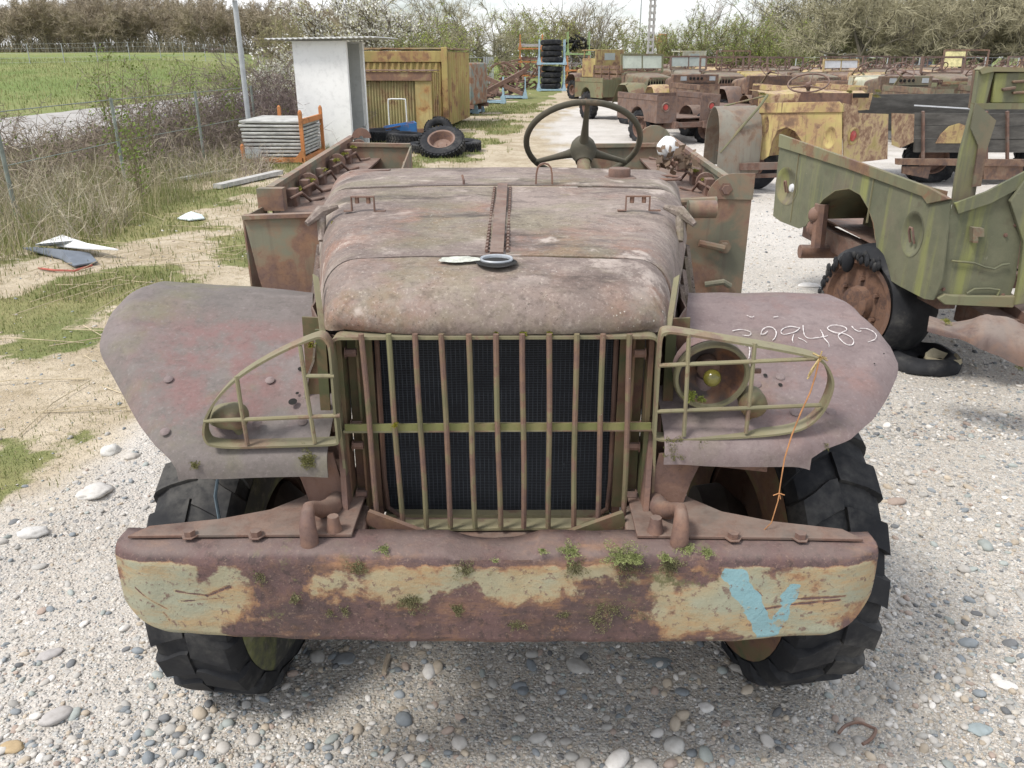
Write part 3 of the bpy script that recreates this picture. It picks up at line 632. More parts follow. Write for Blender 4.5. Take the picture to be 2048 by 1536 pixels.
LEAFY = [proto(H=4.4, seed=s, trunk=.02, spread=1.05, limbs=9, stems=2, up=.22, n3=6, n4=7, tw=(.012, .008), bark=(.22, .19, .13), twig=(.31, .28, .17), leafc=lc, leafn=7500, leafr=.048) for s, lc in ((31, [(.27, .34, .10), (.33, .37, .13), (.22, .28, .085)]), (32, [(.34, .43, .08), (.40, .46, .11), (.27, .34, .07)]), (33, [(.27, .27, .13), (.32, .30, .15), (.36, .31, .17)]))]
BLOS = [proto(H=4.6, seed=s, trunk=.10, spread=.95, limbs=7, stems=2, n3=6, n4=7, tw=(.010, .007), bark=(.14, .12, .09), twig=(.18, .15, .11), leafc=[(.72, .71, .66), (.76, .75, .70), (.66, .64, .56), (.40, .40, .20)], leafn=12000, leafr=.052) for s in (41, 42)]
random.seed(5)
def tp(u, D): x = (u - 1024) / FP * (D * cP + HC * sP * .4); return V((x, D, gh(x, D) - .05))
# wood beyond the meadow: the front row one by one, the mass behind as one
for i in range(17):
    u = -60 + i * 44 + random.uniform(-14, 14); D = 96 + random.uniform(-2, 3)
    plant('bare_tree', 'bare grey-brown tree in the front row of the wood beyond the green meadow', 'tree', tp(u, D), ORCH[i % 3], 'front row trees of the bare wood', sc=random.uniform(.85, 1.1))
vs, fs, cs = [], [], []; off = 0
for i in range(60):
    u = random.uniform(-160, 760); D = random.uniform(101, 128); p = tp(u, D); a = random.random() * 6.28; sc = random.uniform(.9, 1.2) * (D / 100) ** .9
    for o in ORCH[i % 3]:
        me = o.data; n = len(me.vertices); co = np.empty(n * 3, np.float32); me.vertices.foreach_get('co', co); co = co.reshape(-1, 3) * sc; f = np.empty(len(me.loops), np.int32); me.loops.foreach_get('vertex_index', f); f = f.reshape(-1, 3)
        if o.name.startswith('crown'): f = f[::2] if False else f[: len(f) // 2 * 1]
        c = np.empty(n * 4, np.float32); me.attributes['tint'].data.foreach_get('color', c)
        x = co[:, 0] * cos(a) - co[:, 1] * sin(a) + p.x; y = co[:, 0] * sin(a) + co[:, 1] * cos(a) + p.y; vs.append(np.stack([x, y, co[:, 2] + p.z], -1)); fs.append(f + off); cs.append(c.reshape(-1, 4)[:, :3]); off += n
UG = VG()
for _ in range(9000):
    D = random.uniform(94.5, 108); p = tp(random.uniform(-170, 780), D); h = random.uniform(.4, 2.6); d = (V((0, 0, 1)) + rv(.35)).normalized(); UG.flat(p, d, h, .030, col((.33, .29, .20), .3))
vs.append(np.array([tuple(p) for p in UG.v])); fs.append(np.array(UG.f) + off); cs.append(np.array(UG.c))
tag(npmesh('woodland', np.concatenate(vs), np.concatenate(fs), MT['twig'], np.concatenate(cs)), 'dense bare wood filling the skyline behind the meadow', 'wood', kind='stuff')
L_ = [('blossom_shrub', 'white blossoming shrub rising behind the white kiosk roof', 'shrub', 712, 33, BLOS[0], .92), ('blossom_shrub', 'white flowering shrub between the kiosk and the yellow container', 'shrub', 790, 40, BLOS[1], 1.0), ('blossom_shrub', 'low white blossom branch at the left edge of the kiosk', 'shrub', 572, 26, BLOS[1], .42),
      ('leafy_bush', 'olive budding bush left of the white blossom', 'bush', 615, 52, LEAFY[2], 1.0), ('leafy_bush', 'yellow-green bush just above the yellow container roof', 'bush', 830, 38, LEAFY[0], .78), ('leafy_bush', 'bright green shoots behind the right end of the yellow container', 'bush', 885, 36, LEAFY[1], .70),
      ('bare_tree', 'bare tree with dark ivy on its trunk behind the grey machine', 'tree', 905, 58, BARE[0], .82), ('bare_tree', 'greyish bare tree left of the scrap pile', 'tree', 975, 62, BARE[1], .80), ('bare_tree', 'tall thin bare tree behind the yellow container', 'tree', 850, 62, OPEN[0], .85), ('bare_tree', 'bare tree between the blossom shrub and the ivy tree', 'tree', 780, 60, BARE[2], .85), ('bare_tree', 'bare brown tree just right of the lamp post wood edge', 'tree', 655, 70, ORCH[0], .95), 
      ('leafy_bush', 'bright lime green bush behind the orange racks', 'bush', 1050, 72, LEAFY[1], 1.2), ('leafy_bush', 'brownish green thicket behind the stack of tyres', 'bush', 1120, 84, LEAFY[2], 1.5), ('leafy_bush', 'brown budding bush behind the yellow truck cab', 'bush', 1180, 88, LEAFY[2], 1.4), ('bare_tree', 'tall bare tree rising over the thicket behind the stacked tyres', 'tree', 1145, 90, OPEN[1], 1.05), ('bare_tree', 'bare tree at the right end of the thicket behind the yellow cab', 'tree', 1190, 82, OPEN[0], .95), ('bare_tree', 'slender bare tree above the lime green bush', 'tree', 1040, 92, OPEN[0], .95),
      ('leafy_bush', 'green bush left of the concrete pole', 'bush', 1262, 78, LEAFY[0], .9), ('leafy_bush', 'green bush right of the concrete pole', 'bush', 1345, 72, LEAFY[0], 1.05), ('leafy_bush', 'wide green bush under the open bare tree', 'bush', 1420, 70, LEAFY[0], 1.15), ('leafy_bush', 'green bush behind the wreck with the tall windscreen frame', 'bush', 1490, 68, LEAFY[0], 1.1), ('leafy_bush', 'yellow-green bush below the pale blossom tree', 'bush', 1555, 66, LEAFY[1], 1.0), ('leafy_bush', 'dull green bush where the wire fence starts', 'bush', 1610, 64, LEAFY[0], .95),
      ('bare_tree', 'wide open bare tree against the blue patch of sky', 'tree', 1405, 80, OPEN[1], 1.0), ('bare_tree', 'fine bare tree left of the pale blossom tree', 'tree', 1500, 84, OPEN[0], 1.05), ('bare_tree', 'bare tree right of the pale blossom tree', 'tree', 1620, 78, OPEN[1], 1.15), ('blossom_tree', 'pale blossoming tree among bare trees right of centre', 'tree', 1570, 74, BLOS[0], 1.55)]
for n, lab, cat, u, D, sp_, sc in L_: plant(n, lab, cat, tp(u, D), sp_, sc=sc)
LAB = ['gnarled bare tree at the left end of the right-hand fence', 'second gnarled bare tree behind the fence', 'mossy bare tree behind the left fence panel with blue bins', 'bare tree with long drooping limb over the fence', 'bare olive-grey tree in the middle of the fence row', 'bare tree with forked trunk behind the fence', 'bare tree leaning over the fence near the right edge', 'last bare tree at the right edge of the photo', 'tall bare tree filling the top right corner']
for i, (u, D) in enumerate(((1665, 60), (1718, 57), (1770, 62), (1815, 56), (1872, 60), (1925, 56), (1975, 58), (2035, 55), (2090, 60))): plant('bare_tree', LAB[i], 'tree', tp(u, D), BARE[i % 3], sc=random.uniform(1.0, 1.2))
for i, u in enumerate((1640, 1700, 1760, 1820, 1880, 1940, 2000, 2060)): plant('bare_tree', 'bare tree standing further back behind the right-hand fence', 'tree', tp(u, 72 + 3 * (i % 3)), BARE[(i + 1) % 3], 'trees further back behind the fence', sc=1.25)
# brambles and dry weeds along the wire fence
random.seed(9); B = VG()
for _ in range(3300):
    y = random.uniform(6.3, 19); x = -4.6 - 3.6 * random.random() ** 1.3 - .4 * sin(y * 1.3) + .05 * (y - 8); z = gh(x, y)
    far = min(1, max(0, (y - 12.0) / 3)); h = random.uniform(.2, 1.1) * (.66 + .4 * far) * (.45 + .9 * abs(nse(x * .6, y * .5, 3)) * 1.6)
    d = V((random.gauss(0, .35), random.gauss(0, .35), 1)).normalized(); p = V((x, y, z)); pts = [p.copy()]
    for k in range(5):
        d = (d + rv(.16 + .28 * far) + V((random.gauss(0, .1), 0, -.10 * k * far))).normalized(); p = p + d * h / 5; pts.append(p.copy())
    c = (.27, .22, .20) if random.random() < far * .85 else random.choice([(.46, .40, .29), (.36, .31, .22), (.29, .24, .18), (.52, .47, .36)])
    B.rib(pts, .0035 + .002 * far, .0018, col(c), 3)
    for k in range(int(3 + 7 * far)):
        a = random.choice(pts[1:]); B.flat(a, (d + rv(.9)).normalized(), random.uniform(.06, .30), .0022, col(c))
tag(B.mesh('dry_weeds', MT['twig']), 'tangle of dry stems and bramble canes along the wire fence', 'weeds', kind='stuff')
def thicket(lab, cx, cy, rx, ry, h, n, c, leaf=0):
    Q = VG(); e = None
    for _ in range(n):
        a = random.random() * 6.28; q = sqrt(random.random()); p = V((cx + rx * q * cos(a), cy + ry * q * sin(a), 0)); p.z = gh(p.x, p.y); hh = h * (1.05 - q * q * .75) * random.uniform(.7, 1.15); d = V((random.gauss(0, .3), random.gauss(0, .3), 1)).normalized(); pts = [p.copy()]
        for k in range(6): d = (d + rv(.25) + V((0, 0, -.09 * k))).normalized(); p = p + d * hh * 1.35 / 6; pts.append(p.copy())
        cc = col(random.choice(c), .25); Q.rib(pts, .006, .003, cc, 3)
        for k in range(13):
            b = random.choice(pts[2:]); dd = rv(1).normalized(); Q.flat(b, dd, random.uniform(.08, .30), .0045, cc)
            if random.random() < leaf: Q.leaf(b + dd * .1, .03, col((.16, .20, .05), .3))
    tag(Q.mesh('bramble_thicket', MT['leaf']), lab, 'brambles')
thicket('purple-brown bramble thicket left of the white kiosk', -5.6, 19.5, 1.9, 2.6, 1.75, 900, [(.21, .165, .155), (.25, .20, .18), (.17, .13, .12)], .04)
thicket('grey-brown bramble mound behind the lamp post', -6.8, 17.0, 1.6, 2.0, 1.35, 600, [(.22, .18, .15), (.27, .225, .18)], .10)
thicket('low tangle of brambles by the roadside at the left edge', -7.9, 13.0, 1.7, 4.2, 1.0, 520, [(.25, .20, .16), (.30, .25, .19)], .12)
SL = ['young shrub with fresh leaves in front of the meadow fence', 'thin leafy shoot among the brambles', 'fresh green sapling left of the lamp post', 'leafy sapling close behind the lamp post', 'small green shrub above the roadside brambles']
for (u, D, h, lab) in ((212, 12.5, 1.95, SL[0]), (285, 12.8, 1.75, SL[1]), (375, 15, 1.95, SL[2]), (455, 17, 1.55, SL[3]), (255, 10.5, 1.15, SL[4])):
    p = tp(u, D); T = VG(); C = VG()
    for s in range(4):
        d = (V((0, 0, 1)) + rv(.14)).normalized(); q = V((0, 0, 0)); pts = [q.copy()]
        for k in range(7): d = (d + rv(.08)).normalized(); q = q + d * h * random.uniform(.8, 1.0) / 7; pts.append(q.copy())
        T.rib(pts, .010, .003, (.19, .16, .10), 4)
        for k in range(70):
            b = random.choice(pts[2:]) + rv(.05); dd = (rv(.6) + V((0, 0, .5))).normalized(); l = random.uniform(.04, .2); T.rib([b, b + dd * l], .002, .0015, (.20, .18, .10), 3); C.leaf(b + dd * l, random.uniform(.015, .032), col((.17, .235, .05), .3))
    e = empty('sapling', p, 0, lab, 'sapling'); T.mesh('stem', MT['twig'], e); C.mesh('foliage', MT['leaf'], e)
for o in PROTO: bpy.data.objects.remove(o)
# ================================================================== the truck in front of the camera
TRK = empty('cargo_truck', (-.049, 0, 0), radians(-.46), 'rusted old military truck facing the camera with black radiator behind a barred grille', 'truck')
TRI = (M.Translation(TRK.location) @ yaw(radians(-.46))).inverted()
def lo(u, v, D): return TRI @ at(u, v, D)
def loz(u, v, z): return TRI @ atz(u, v, z)
def lerp(x, xs, ys): return float(np.interp(x, xs, ys))

# ---- hood
HS = [(1.600, 1.213, .322), (1.594, 1.224, .342), (1.594, 1.240, .352), (1.601, 1.258, .360), (1.618, 1.276, .367), (1.645, 1.292, .374), (1.682, 1.305, .381), (1.735, 1.316, .390), (1.800, 1.322, .398)]
def hood_dim(y):
    return lerp(y, [1.8, 2.53, 2.94], [1.322, 1.37, 1.372]), lerp(y, [1.8, 2.53, 2.94], [.40, .565, .625])
def section(y, zt, hw, r, zb, flare, crown=.012, n=22, na=8):
    r = max(.001, min(r, zt - zb)); L_ = []
    if zt - zb - r > .004: L_ += [(-hw - flare, zb), (-hw - flare * .4, zb + (zt - r - zb) * .5)]
    L_ += [(-hw + r - r * cos(a), zt - r + r * sin(a)) for a in [pi / 2 * i / na for i in range(na + 1)]]
    top = [(-hw + r + (2 * hw - 2 * r) * i / n) for i in range(1, n)]
    Rr = [(-x, z) for x, z in L_[::-1]]
    pts = L_ + [(x, zt) for x in top] + Rr
    return [V((x, y + 0, z + crown * max(0, 1 - (x / hw) ** 2) * min(1, (zt - zb) / .1))) for x, z in pts]
def dentp(p, a=.005, s=5):
    k = fbm(p.x * s, p.y * s, p.z * s, 3); return V((p.x + k * a * .4, p.y, p.z + k * a))
nose = []
for i, (y, zt, hw) in enumerate(HS):
    sec = []
    r = min(.085, zt - 1.211); n = 22
    pts = [(-hw + r - r * cos(a), zt - r + r * sin(a)) for a in [pi / 2 * k / 8 for k in range(9)]]
    pts += [(-hw + r + (2 * hw - 2 * r) * k / n, zt) for k in range(1, n)]; pts += [(-x, z) for x, z in pts[:9][::-1]]
    for x, z in pts:
        bow = .035 * (abs(x) / hw) ** 4 * max(0, 1 - (y - 1.594) / .2)
        sec.append(dentp(V((x, y + bow, z + .010 * (1 - (x / hw) ** 2) * min(1, (zt - 1.21) / .1))), .004, 7))
    nose.append(sec)
mb = MB(); mb.grid(nose, .004); NOSE = mb.build('hood_nose', MT['hood'], TRK, 60)
for nm, y0, y1, half in (('hood_panel', 1.806, 2.526, -1), ('hood_panel', 1.806, 2.526, 1), ('cowl', 2.534, 2.94, 0)):
    rows = []
    for i in range(15):
        y = y0 + (y1 - y0) * i / 14; zt, hw = hood_dim(y)
        if half == 0: zt += .004
        sec = section(y, zt, hw, .085 if half else .10, zt - (.14 if half else .30), .012)
        if half < 0: sec = [p for p in sec if p.x < -.002] + [V((-.002, y, zt + .012))]
        if half > 0: sec = [V((.002, y, zt + .012))] + [p for p in sec if p.x > .002]
        rows.append([dentp(p, .006 * (1 if 0 < i < 14 else .2), 4.5) for p in sec])
    if half == 0: rows.append([V((p.x * .97, 2.955, p.z - .03)) for p in rows[-1]])
    mb = MB(); mb.grid(rows, .004); mb.build(nm, MT['hood'], TRK, 60)
def hoodz(x, y):
    zt, hw = hood_dim(y) if y > 1.8 else (lerp(y, [h[0] for h in HS[2:]], [h[1] for h in HS[2:]]), .39)
    return zt + .012 * (1 - (x / hw) ** 2) + .003
# hinge strip
mb = MB()
for x, ww, hh in ((0, .030, .007),):
    mb.grid([[V((x + k * ww / 2, y, hoodz(x, y) + .006)) for k in (-1, -.3, .3, 1)] for y in np.linspace(1.80, 2.535, 12)], .005)
mb.build('hinge_strip', MT['frame'], TRK, 40)
mb = MB()
for x in (-.024, .024):
    for y in np.linspace(1.84, 2.5, 24):
        mb.tube([V((x, y - .010, hoodz(0, y) - .001)), V((x, y + .010, hoodz(0, y) - .001))], .0042, 6)
build_split(mb, 'hinge_knuckle', MT['frame'], TRK)
# radiator filler
cx, cy = lo(993, 535, 1.755).x, 1.752
mb = MB(); zz = hoodz(cx, cy)
mb.lathe([(.046, .001), (.030, .003), (0, .003)], TX((cx, cy - .003, zz - .001)), 28); mb.build('filler_hole_shade', MT['black'], TRK)  # flat black disc paints the dark inside of the filler opening
mb = MB(); mb.lathe([(.034, -.006), (.037, .005), (.0355, .008), (.031, .006), (.029, -.003), (.029, -.006)], TX((cx, cy + .004, zz)), 32); mb.build('filler_neck', MT['silver'], TRK)
# lichen patch beside it
mb = MB(); poly = []
for k in range(40):
    a = 2 * pi * k / 40; q = 1 + .28 * nse(cos(a) * 2.6, sin(a) * 2.6, 3) + .1 * random.random(); poly.append((cx - .082 + .045 * q * cos(a), cy + .012 + .020 * q * sin(a)))
mb.v = [(x, y, hoodz(x, y) + .0015) for x, y in poly]; mb.f = [tuple(range(40))]
mb.build('lichen_patch', plain('lichen_crust', (.50, .51, .45), .95, .25, 60, .8), TRK)
# U brackets
for (u0, u1, vt, vb) in ((705, 750, 412, 438), (1250, 1297, 412, 438)):
    D = 2.23; a = lo(u0, vb, D); b = lo(u1, vb, D); za = hoodz(a.x, D); s = 1 if u0 > 1000 else -1
    mb = MB(); w_ = V((0, .014, 0)); h_ = .040
    mb.strip([V((a.x - .022, D, za + .002)), V((a.x, D, za + .002)), V((a.x, D, za + h_)), V((b.x, D, za + h_)), V((b.x, D, za + .002)), V((b.x + .03, D, za + .002))], w_, .004)
    for q in (.25, .75): mb.bolt((a.x + (b.x - a.x) * q, D, za + h_ - .002), (0, 0, -1), .006, .016)
    mb.build('hood_bracket', MT['rust'], TRK)
# lift handle on the hood rear
a = lo(1073, 376, 2.56); b = lo(1103, 378, 2.56); c = (a + b) / 2; z0 = hoodz(0, 2.56)
mb = MB(); mb.strip([V((c.x + .024 * k, 2.56, z0 + h)) for k, h in ((-1.05, 0), (-1, .03), (-.85, .048), (-.5, .058), (0, .062), (.5, .058), (.85, .048), (1, .03), (1.05, 0))], V((0, .016, 0)), .005)
mb.build('lift_handle', MT['rust'], TRK)
# fuel cap / vent on the cowl
q = lo(1238, 362, 2.72); mb = MB()
mb.lathe([(.055, 0), (.056, .006), (.048, .010), (.036, .010), (.036, .032), (.033, .036), (0, .037)], TX((q.x, 2.72, hoodz(q.x, 2.72) - .004)), 28); mb.build('cowl_cap', MT['frame'], TRK)
q = lo(1333, 358, 2.78); mb = MB(); torus_mb(mb, .045, .005, TX((q.x, 2.78, 1.374)), 24, 6); mb.build('cowl_ring', MT['rust'], TRK)
mb = MB(); mb.tube([V((-.12, 2.545, hoodz(-.12, 2.54) + k)) for k in (0, .012)] + [V((-.125, 2.56, hoodz(0, 2.54) + .025))], .004, 6); mb.build('hood_stub', MT['rust'], TRK)
mb = MB(); mb.beam((-.54, 2.9, 1.375), (-.40, 2.9, 1.382), .03, .008); mb.build('cowl_strip', MT['rust'], TRK)
# T-shaped hood catches and the ledge they sit on
for (u, v, sx) in ((648, 432, -1), (1357, 428, 1)):
    p = lo(u, v, 2.22); mb = MB(); p = V((sx * (hood_dim(2.22)[1] - .018), 2.22, hoodz(0, 2.22) - .045))
    mb.tube([p + V((sx * .01, -.03, -.035)), p + V((sx * .012, -.01, 0)), p + V((sx * .012, 0, .035))], [.010, .012, .013], 8)
    mb.tube([p + V((sx * .012 - .045 * sx, .01, .052)), p + V((sx * .012, -.0, .040)), p + V((sx * .012 + .034 * sx, -.035, .012))], [.006, .017, .008], 8)
    mb.build('hood_catch', MT['hood'], TRK)

# ---- engine bay sides (loose corroded panels)
for sx in (-1, 1):
    rows = []
    for i in range(17):
        y = 1.70 + 1.22 * i / 16; zt, hw = hood_dim(max(1.8, y)); row = []
        for k in range(8):
            t = k / 7; x = hw - .012 + .055 * t + .010 * fbm(y * 6, t * 4 + sx * 7, 1)
            z = zt - .115 - t * (.24 + .03 * sin(y * 3)); row.append(V((sx * x, y, z)))
        rows.append(row)
    mb = MB(); mb.grid(rows, .005); mb.build('side_panel', MT['hood'], TRK, 50)
    mb = MB()                                                       # slatted vent strips
    for j in range(4):
        y = 2.05 + .16 * j; hw = hood_dim(y)[1]; mb.beam((sx * (hw + .012), y, 1.20), (sx * (hw + .052), y + .015, 1.02), .02, .012)
    build_split(mb, 'louvre', MT['hood'], TRK)
    # seam lip along the nose side
    mb = MB(); mb.strip([V((sx * (.365 + .03 * k), 1.63 + .10 * k, 1.205 + .10 * k * (1 if k < 1 else 1))) for k in (0, .4, .8, 1.0)], V((sx * .012, 0, .008)), .004); mb.build('nose_seam', MT['guard'], TRK)
    mb = MB(); mb.beam((sx * .378, 1.66, 1.205), (sx * .385, 1.665, .93), .022, .006); mb.beam((sx * .40, 1.70, 1.22), (sx * .415, 1.72, .90), .05, .006); build_split(mb, 'nose_stay', MT['inner'], TRK)

# ---- grille guard
GY = 1.612
c = [lo(664, 671, GY), lo(1316, 669, GY), lo(1300, 1046, GY), lo(706, 1052, GY)]
mb = MB()
def rounded(cs, r=.022, n=5):
    out = []; m = len(cs)
    for i in range(m):
        p, a, b = cs[i], cs[i - 1], cs[(i + 1) % m]; d0 = (a - p).normalized(); d1 = (b - p).normalized()
        for k in range(n + 1):
            t = k / n; out.append(p + d0 * r * (1 - t) ** 2 + d1 * r * t ** 2)
    return out
pts = rounded(c); mb.strip(pts + pts[:2], V((0, .042, 0)), .006)
mb.build('grille_frame', MT['guard'], TRK)
ut = [722, 776, 830, 883, 937, 991, 1045, 1099, 1153, 1206, 1260]; ub = [757, 806, 853, 902, 950, 1001, 1048, 1097, 1147, 1195, 1247]
gb = MB()
for i, (a, b) in enumerate(zip(ut, ub)):
    p0 = lo(a, 668, GY - .026); p1 = lo(b, 1055, GY - .026); pp = []
    for k in range(9):
        t = k / 8; p = p0.lerp(p1, t); p.x += .0010 * sin(6 * t + i * 1.7); p.y += .001 * sin(5 * t + i); pp.append(p)
    gb.tube(pp, .0060, 8)
build_split(gb, 'grille_bar', MT['bar'], TRK)
mb = MB(); a = lo(690, 857, GY); b = lo(1302, 853, GY); mb.strip([a, a.lerp(b, .5) + V((0, 0, .001)), b], V((0, .036, 0)), .006); mb.v = [(x, y, z) for x, y, z in mb.v]; mb.build('grille_crossbar', MT['guard'], TRK)
mb = MB(); mb.beam(lo(690, 855, GY - .016), lo(1302, 852, GY - .016), .004, .016); mb.build('crossbar_lip', rusty('mossy_bar', (.19, .195, .075), .75, (.16, .12, .07), (.2, .17, .08), 8, .1, .1, .1), TRK)
# side channels behind the guard
for sx in (-1, 1):
    mb = MB()
    xo = .332; mb.beam((sx * xo, 1.645, 1.205), (sx * xo, 1.635, .775), .012, .05, (0, 1, 0)); mb.beam((sx * (xo - .022), 1.67, 1.2), (sx * (xo - .022), 1.66, .78), .030, .006, (0, 1, 0))
    mb.beam((sx * (xo - .042), 1.685, 1.2), (sx * (xo - .044), 1.675, .76), .034, .006, (0, 1, 0)); mb.beam((sx * (xo - .034), 1.655, 1.2), (sx * (xo - .034), 1.645, .77), .006, .035, (0, 1, 0))
    mb.build('grille_channel', MT['inner'], TRK, bevel=.002)
    mb = MB()
    for z in (1.165, .995, .945, .82):
        mb.bolt((sx * (xo - .014), 1.625, z), (-sx, 0, 0), .009, .022); mb.bolt((sx * (xo + .012), 1.615, z), (sx, 0, 0), .008, .008)
    build_split(mb, 'bolt', MT['rust'], TRK)

# ---- radiator
def core_mat():
    t = NT('radiator_core'); sx = t.t.nodes.new('ShaderNodeSeparateXYZ'); t.lk(t.P, sx.inputs[0])
    fx = t.math('ABSOLUTE', t.math('SUBTRACT', t.math('FRACT', t.math('MULTIPLY', sx.outputs[0], 1 / .0105)), .5))
    fz = t.math('ABSOLUTE', t.math('SUBTRACT', t.math('FRACT', t.math('MULTIPLY', sx.outputs[2], 1 / .0042)), .5))
    n = t.noise(7, 6, .65); n2 = t.noise(60, 3, .6); ln = t.noise(5, 3, .5, st=(1, 1, 6))
    fin = t.math('MULTIPLY', t.step(fz, .28, .45), t.step(n, .2, .55)); tube = t.step(fx, .36, .46)
    c = t.mix(fin, (.010, .011, .014), (.066, .074, .088)); c = t.mix(t.math('MULTIPLY', tube, t.step(ln, .35, .6, .15, .75)), c, (.075, .085, .10))
    sp = t.math('GREATER_THAN', t.noise(26, 5, .75), .70); c = t.mix(t.math('MULTIPLY', sp, .5), c, (.22, .24, .26))
    t.bump(t.math('MAXIMUM', t.math('MULTIPLY', tube, 1.0), fin), .6, .003); return t.fin(c, .7, 0, .3)
rad = empty('radiator', (0, 0, 0)); rad.parent = TRK
p0 = lo(745, 670, 1.74); p1 = lo(1245, 1022, 1.74); xl = lo(775, 1022, 1.74).x; xr = lo(1230, 1022, 1.74).x
zt, zb = p0.z + .02, lo(1000, 1022, 1.74).z
mb = MB(); mb.grid([[V((x + .0015 * fbm(x * 20, z * 20), 1.745 + .004 * fbm(x * 5, z * 6), z)) for x in np.linspace(-.288, .288, 40)] for z in np.linspace(zb, zt, 40)]); mb.f = [f for f in mb.f]; mb.build('core', core_mat(), rad, 60)
mb = MB()
for sx in (-1, 1):
    mb.beam((sx * .292, 1.735, zt), (sx * .288, 1.732, zb), .018, .03, (0, 1, 0)); mb.tube([V((sx * .27, 1.728, zt)), V((sx * .272, 1.722, zb + .10)), V((sx * .268, 1.722, zb + .02)), V((sx * .23, 1.722, zb - .012))], .006, 8)
build_split(mb, 'side_strap', MT['rust'], rad)
mb = MB(); mb.beam((-.275, 1.735, zb - .008), (.275, 1.735, zb - .008), .03, .018); mb.build('lower_header', MT['guard'], rad)
mb = MB(); mb.plate([(-.27, 0), (.27, 0), (.25, -.045), (.18, -.075), (-.18, -.075), (-.25, -.045)], .08, TX((0, 1.755, zb - .018), M.Rotation(radians(90), 3, 'X'))); mb.build('lower_tank', plain('tank_grey', (.075, .08, .08), .6, .3, 8, .2), rad, bevel=.006)
mb = MB(); mb.box((0, 1.80, (zt + zb) / 2), (.60, .05, zt - zb + .05)); mb.build('shroud', MT['black'], rad)

# ---- frame, cross members, engine lump, axle
mb = MB()
for sx in (-1, 1):
    mb.beam((sx * .30, 1.44, .735), (sx * .36, 2.0, .70), .05, .13); mb.beam((sx * .36, 2.0, .70), (sx * .40, 4.7, .70), .06, .14)
mb.beam((-.33, 1.60, .70), (.33, 1.60, .70), .12, .08); mb.beam((-.33, 1.50, .715), (.33, 1.50, .715), .04, .09); build_split(mb, 'frame_member', MT['frame'], TRK, bevel=.006)
mb = MB()
for sx in (-1, 1): mb.beam((sx * .285, 1.56, .80), (sx * .05, 1.50, .74), .012, .035)
build_split(mb, 'v_brace', MT['inner'], TRK)
for sx in (-1, 1):                                                  # horn brackets between the fenders and the frame
    mb = MB(); mb.plate([(0, 0), (.10, .0), (.075, -.07), (.05, -.17), (.0, -.20), (-.02, -.1)], .008, TX((sx * .36, 1.60, .94), M.Rotation(radians(90), 3, 'X') if sx > 0 else M.Rotation(radians(90), 3, 'X') @ M.Rotation(pi, 3, 'Y')))
    mb.beam((sx * .34, 1.66, .93), (sx * .60, 1.60, .93), .04, .05); mb.beam((sx * .33, 1.58, .78), (sx * .345, 1.66, 1.0), .012, .07, (0, 1, 0)); mb.build('wing_bracket', MT['rust'], TRK)
mb = MB(); mb.box((0, 2.25, .88), (.56, .7, .55)); mb.box((0, 3.0, .78), (1.1, .12, .62)); mb.box((.0, 2.6, .70), (.66, .6, .25)); mb.build('engine_block', plain('underbody_dark_iron', (.03, .026, .023), .8, .4), TRK, bevel=.03)  # boxes for the engine mass, coloured near-black to darken the underbody
mb = MB(); mb.tube([(-.68, 2.12, .40), (.68, 2.12, .40)], .05, 12); mb.sphere((-.18, 2.12, .40), .17, 16, 10)
for sx in (-1, 1):
    mb.tube([(sx * .42, 1.55, .64), (sx * .42, 1.8, .53), (sx * .42, 2.12, .49), (sx * .42, 2.5, .53), (sx * .42, 2.7, .62)], .03, 8); mb.lathe([(0, -.07), (.15, -.07), (.16, 0), (.1, .07), (0, .07)], TX((sx * .66, 2.12, .40), M.Rotation(radians(90), 3, 'Y')), 20)
mb.tube([(-.66, 1.98, .42), (0, 1.97, .42), (.66, 1.98, .42)], .018, 8); mb.build('front_axle', plain('oily_axle', (.045, .036, .03), .8, .4), TRK)
mb = MB(); mb.tube([loz(590, 985, .85) if False else V((-.66, 1.85, .88)), V((-.55, 1.8, .90)), V((-.46, 1.78, .86)), V((-.41, 1.78, .80))], .013, 8); mb.build('brake_hose', MT['tyre'], TRK)

for sx in (-1, 1):
    mb = MB(); mb.grid([[V((sx * x, y, z)) for x, y in ((.345, 1.70), (.40, 1.76), (.47, 1.95), (.50, 2.5))] for z in (.74, .9, 1.05, 1.17)], .004, flip=sx < 0); mb.build('splash_panel', MT['frame'], TRK, 50)
# ---- front wheels
WL = wheel(TRK, (-.760, 2.10, 0), .430, .225, 19, .050, radians(-6), out=-1, sag=.10, lug_d=.011, sidemat=MT['sidewall'], bev=.004, lugw=.34)
WR = wheel(TRK, (.820, 2.14, 0), .455, .235, 19, .035, radians(9), out=1, sag=.06, lug_d=.016, sidemat=MT['inner'], bev=.004, lugw=.30)
mb = MB(); mb.tube([V((-.665, 1.72, .93)), V((-.660, 1.70, .84)), V((-.672, 1.685, .78)), V((-.668, 1.68, .66))], .004, 6); mb.build('loose_wire', plain('blue_wire', (.10, .14, .17), .6), TRK)

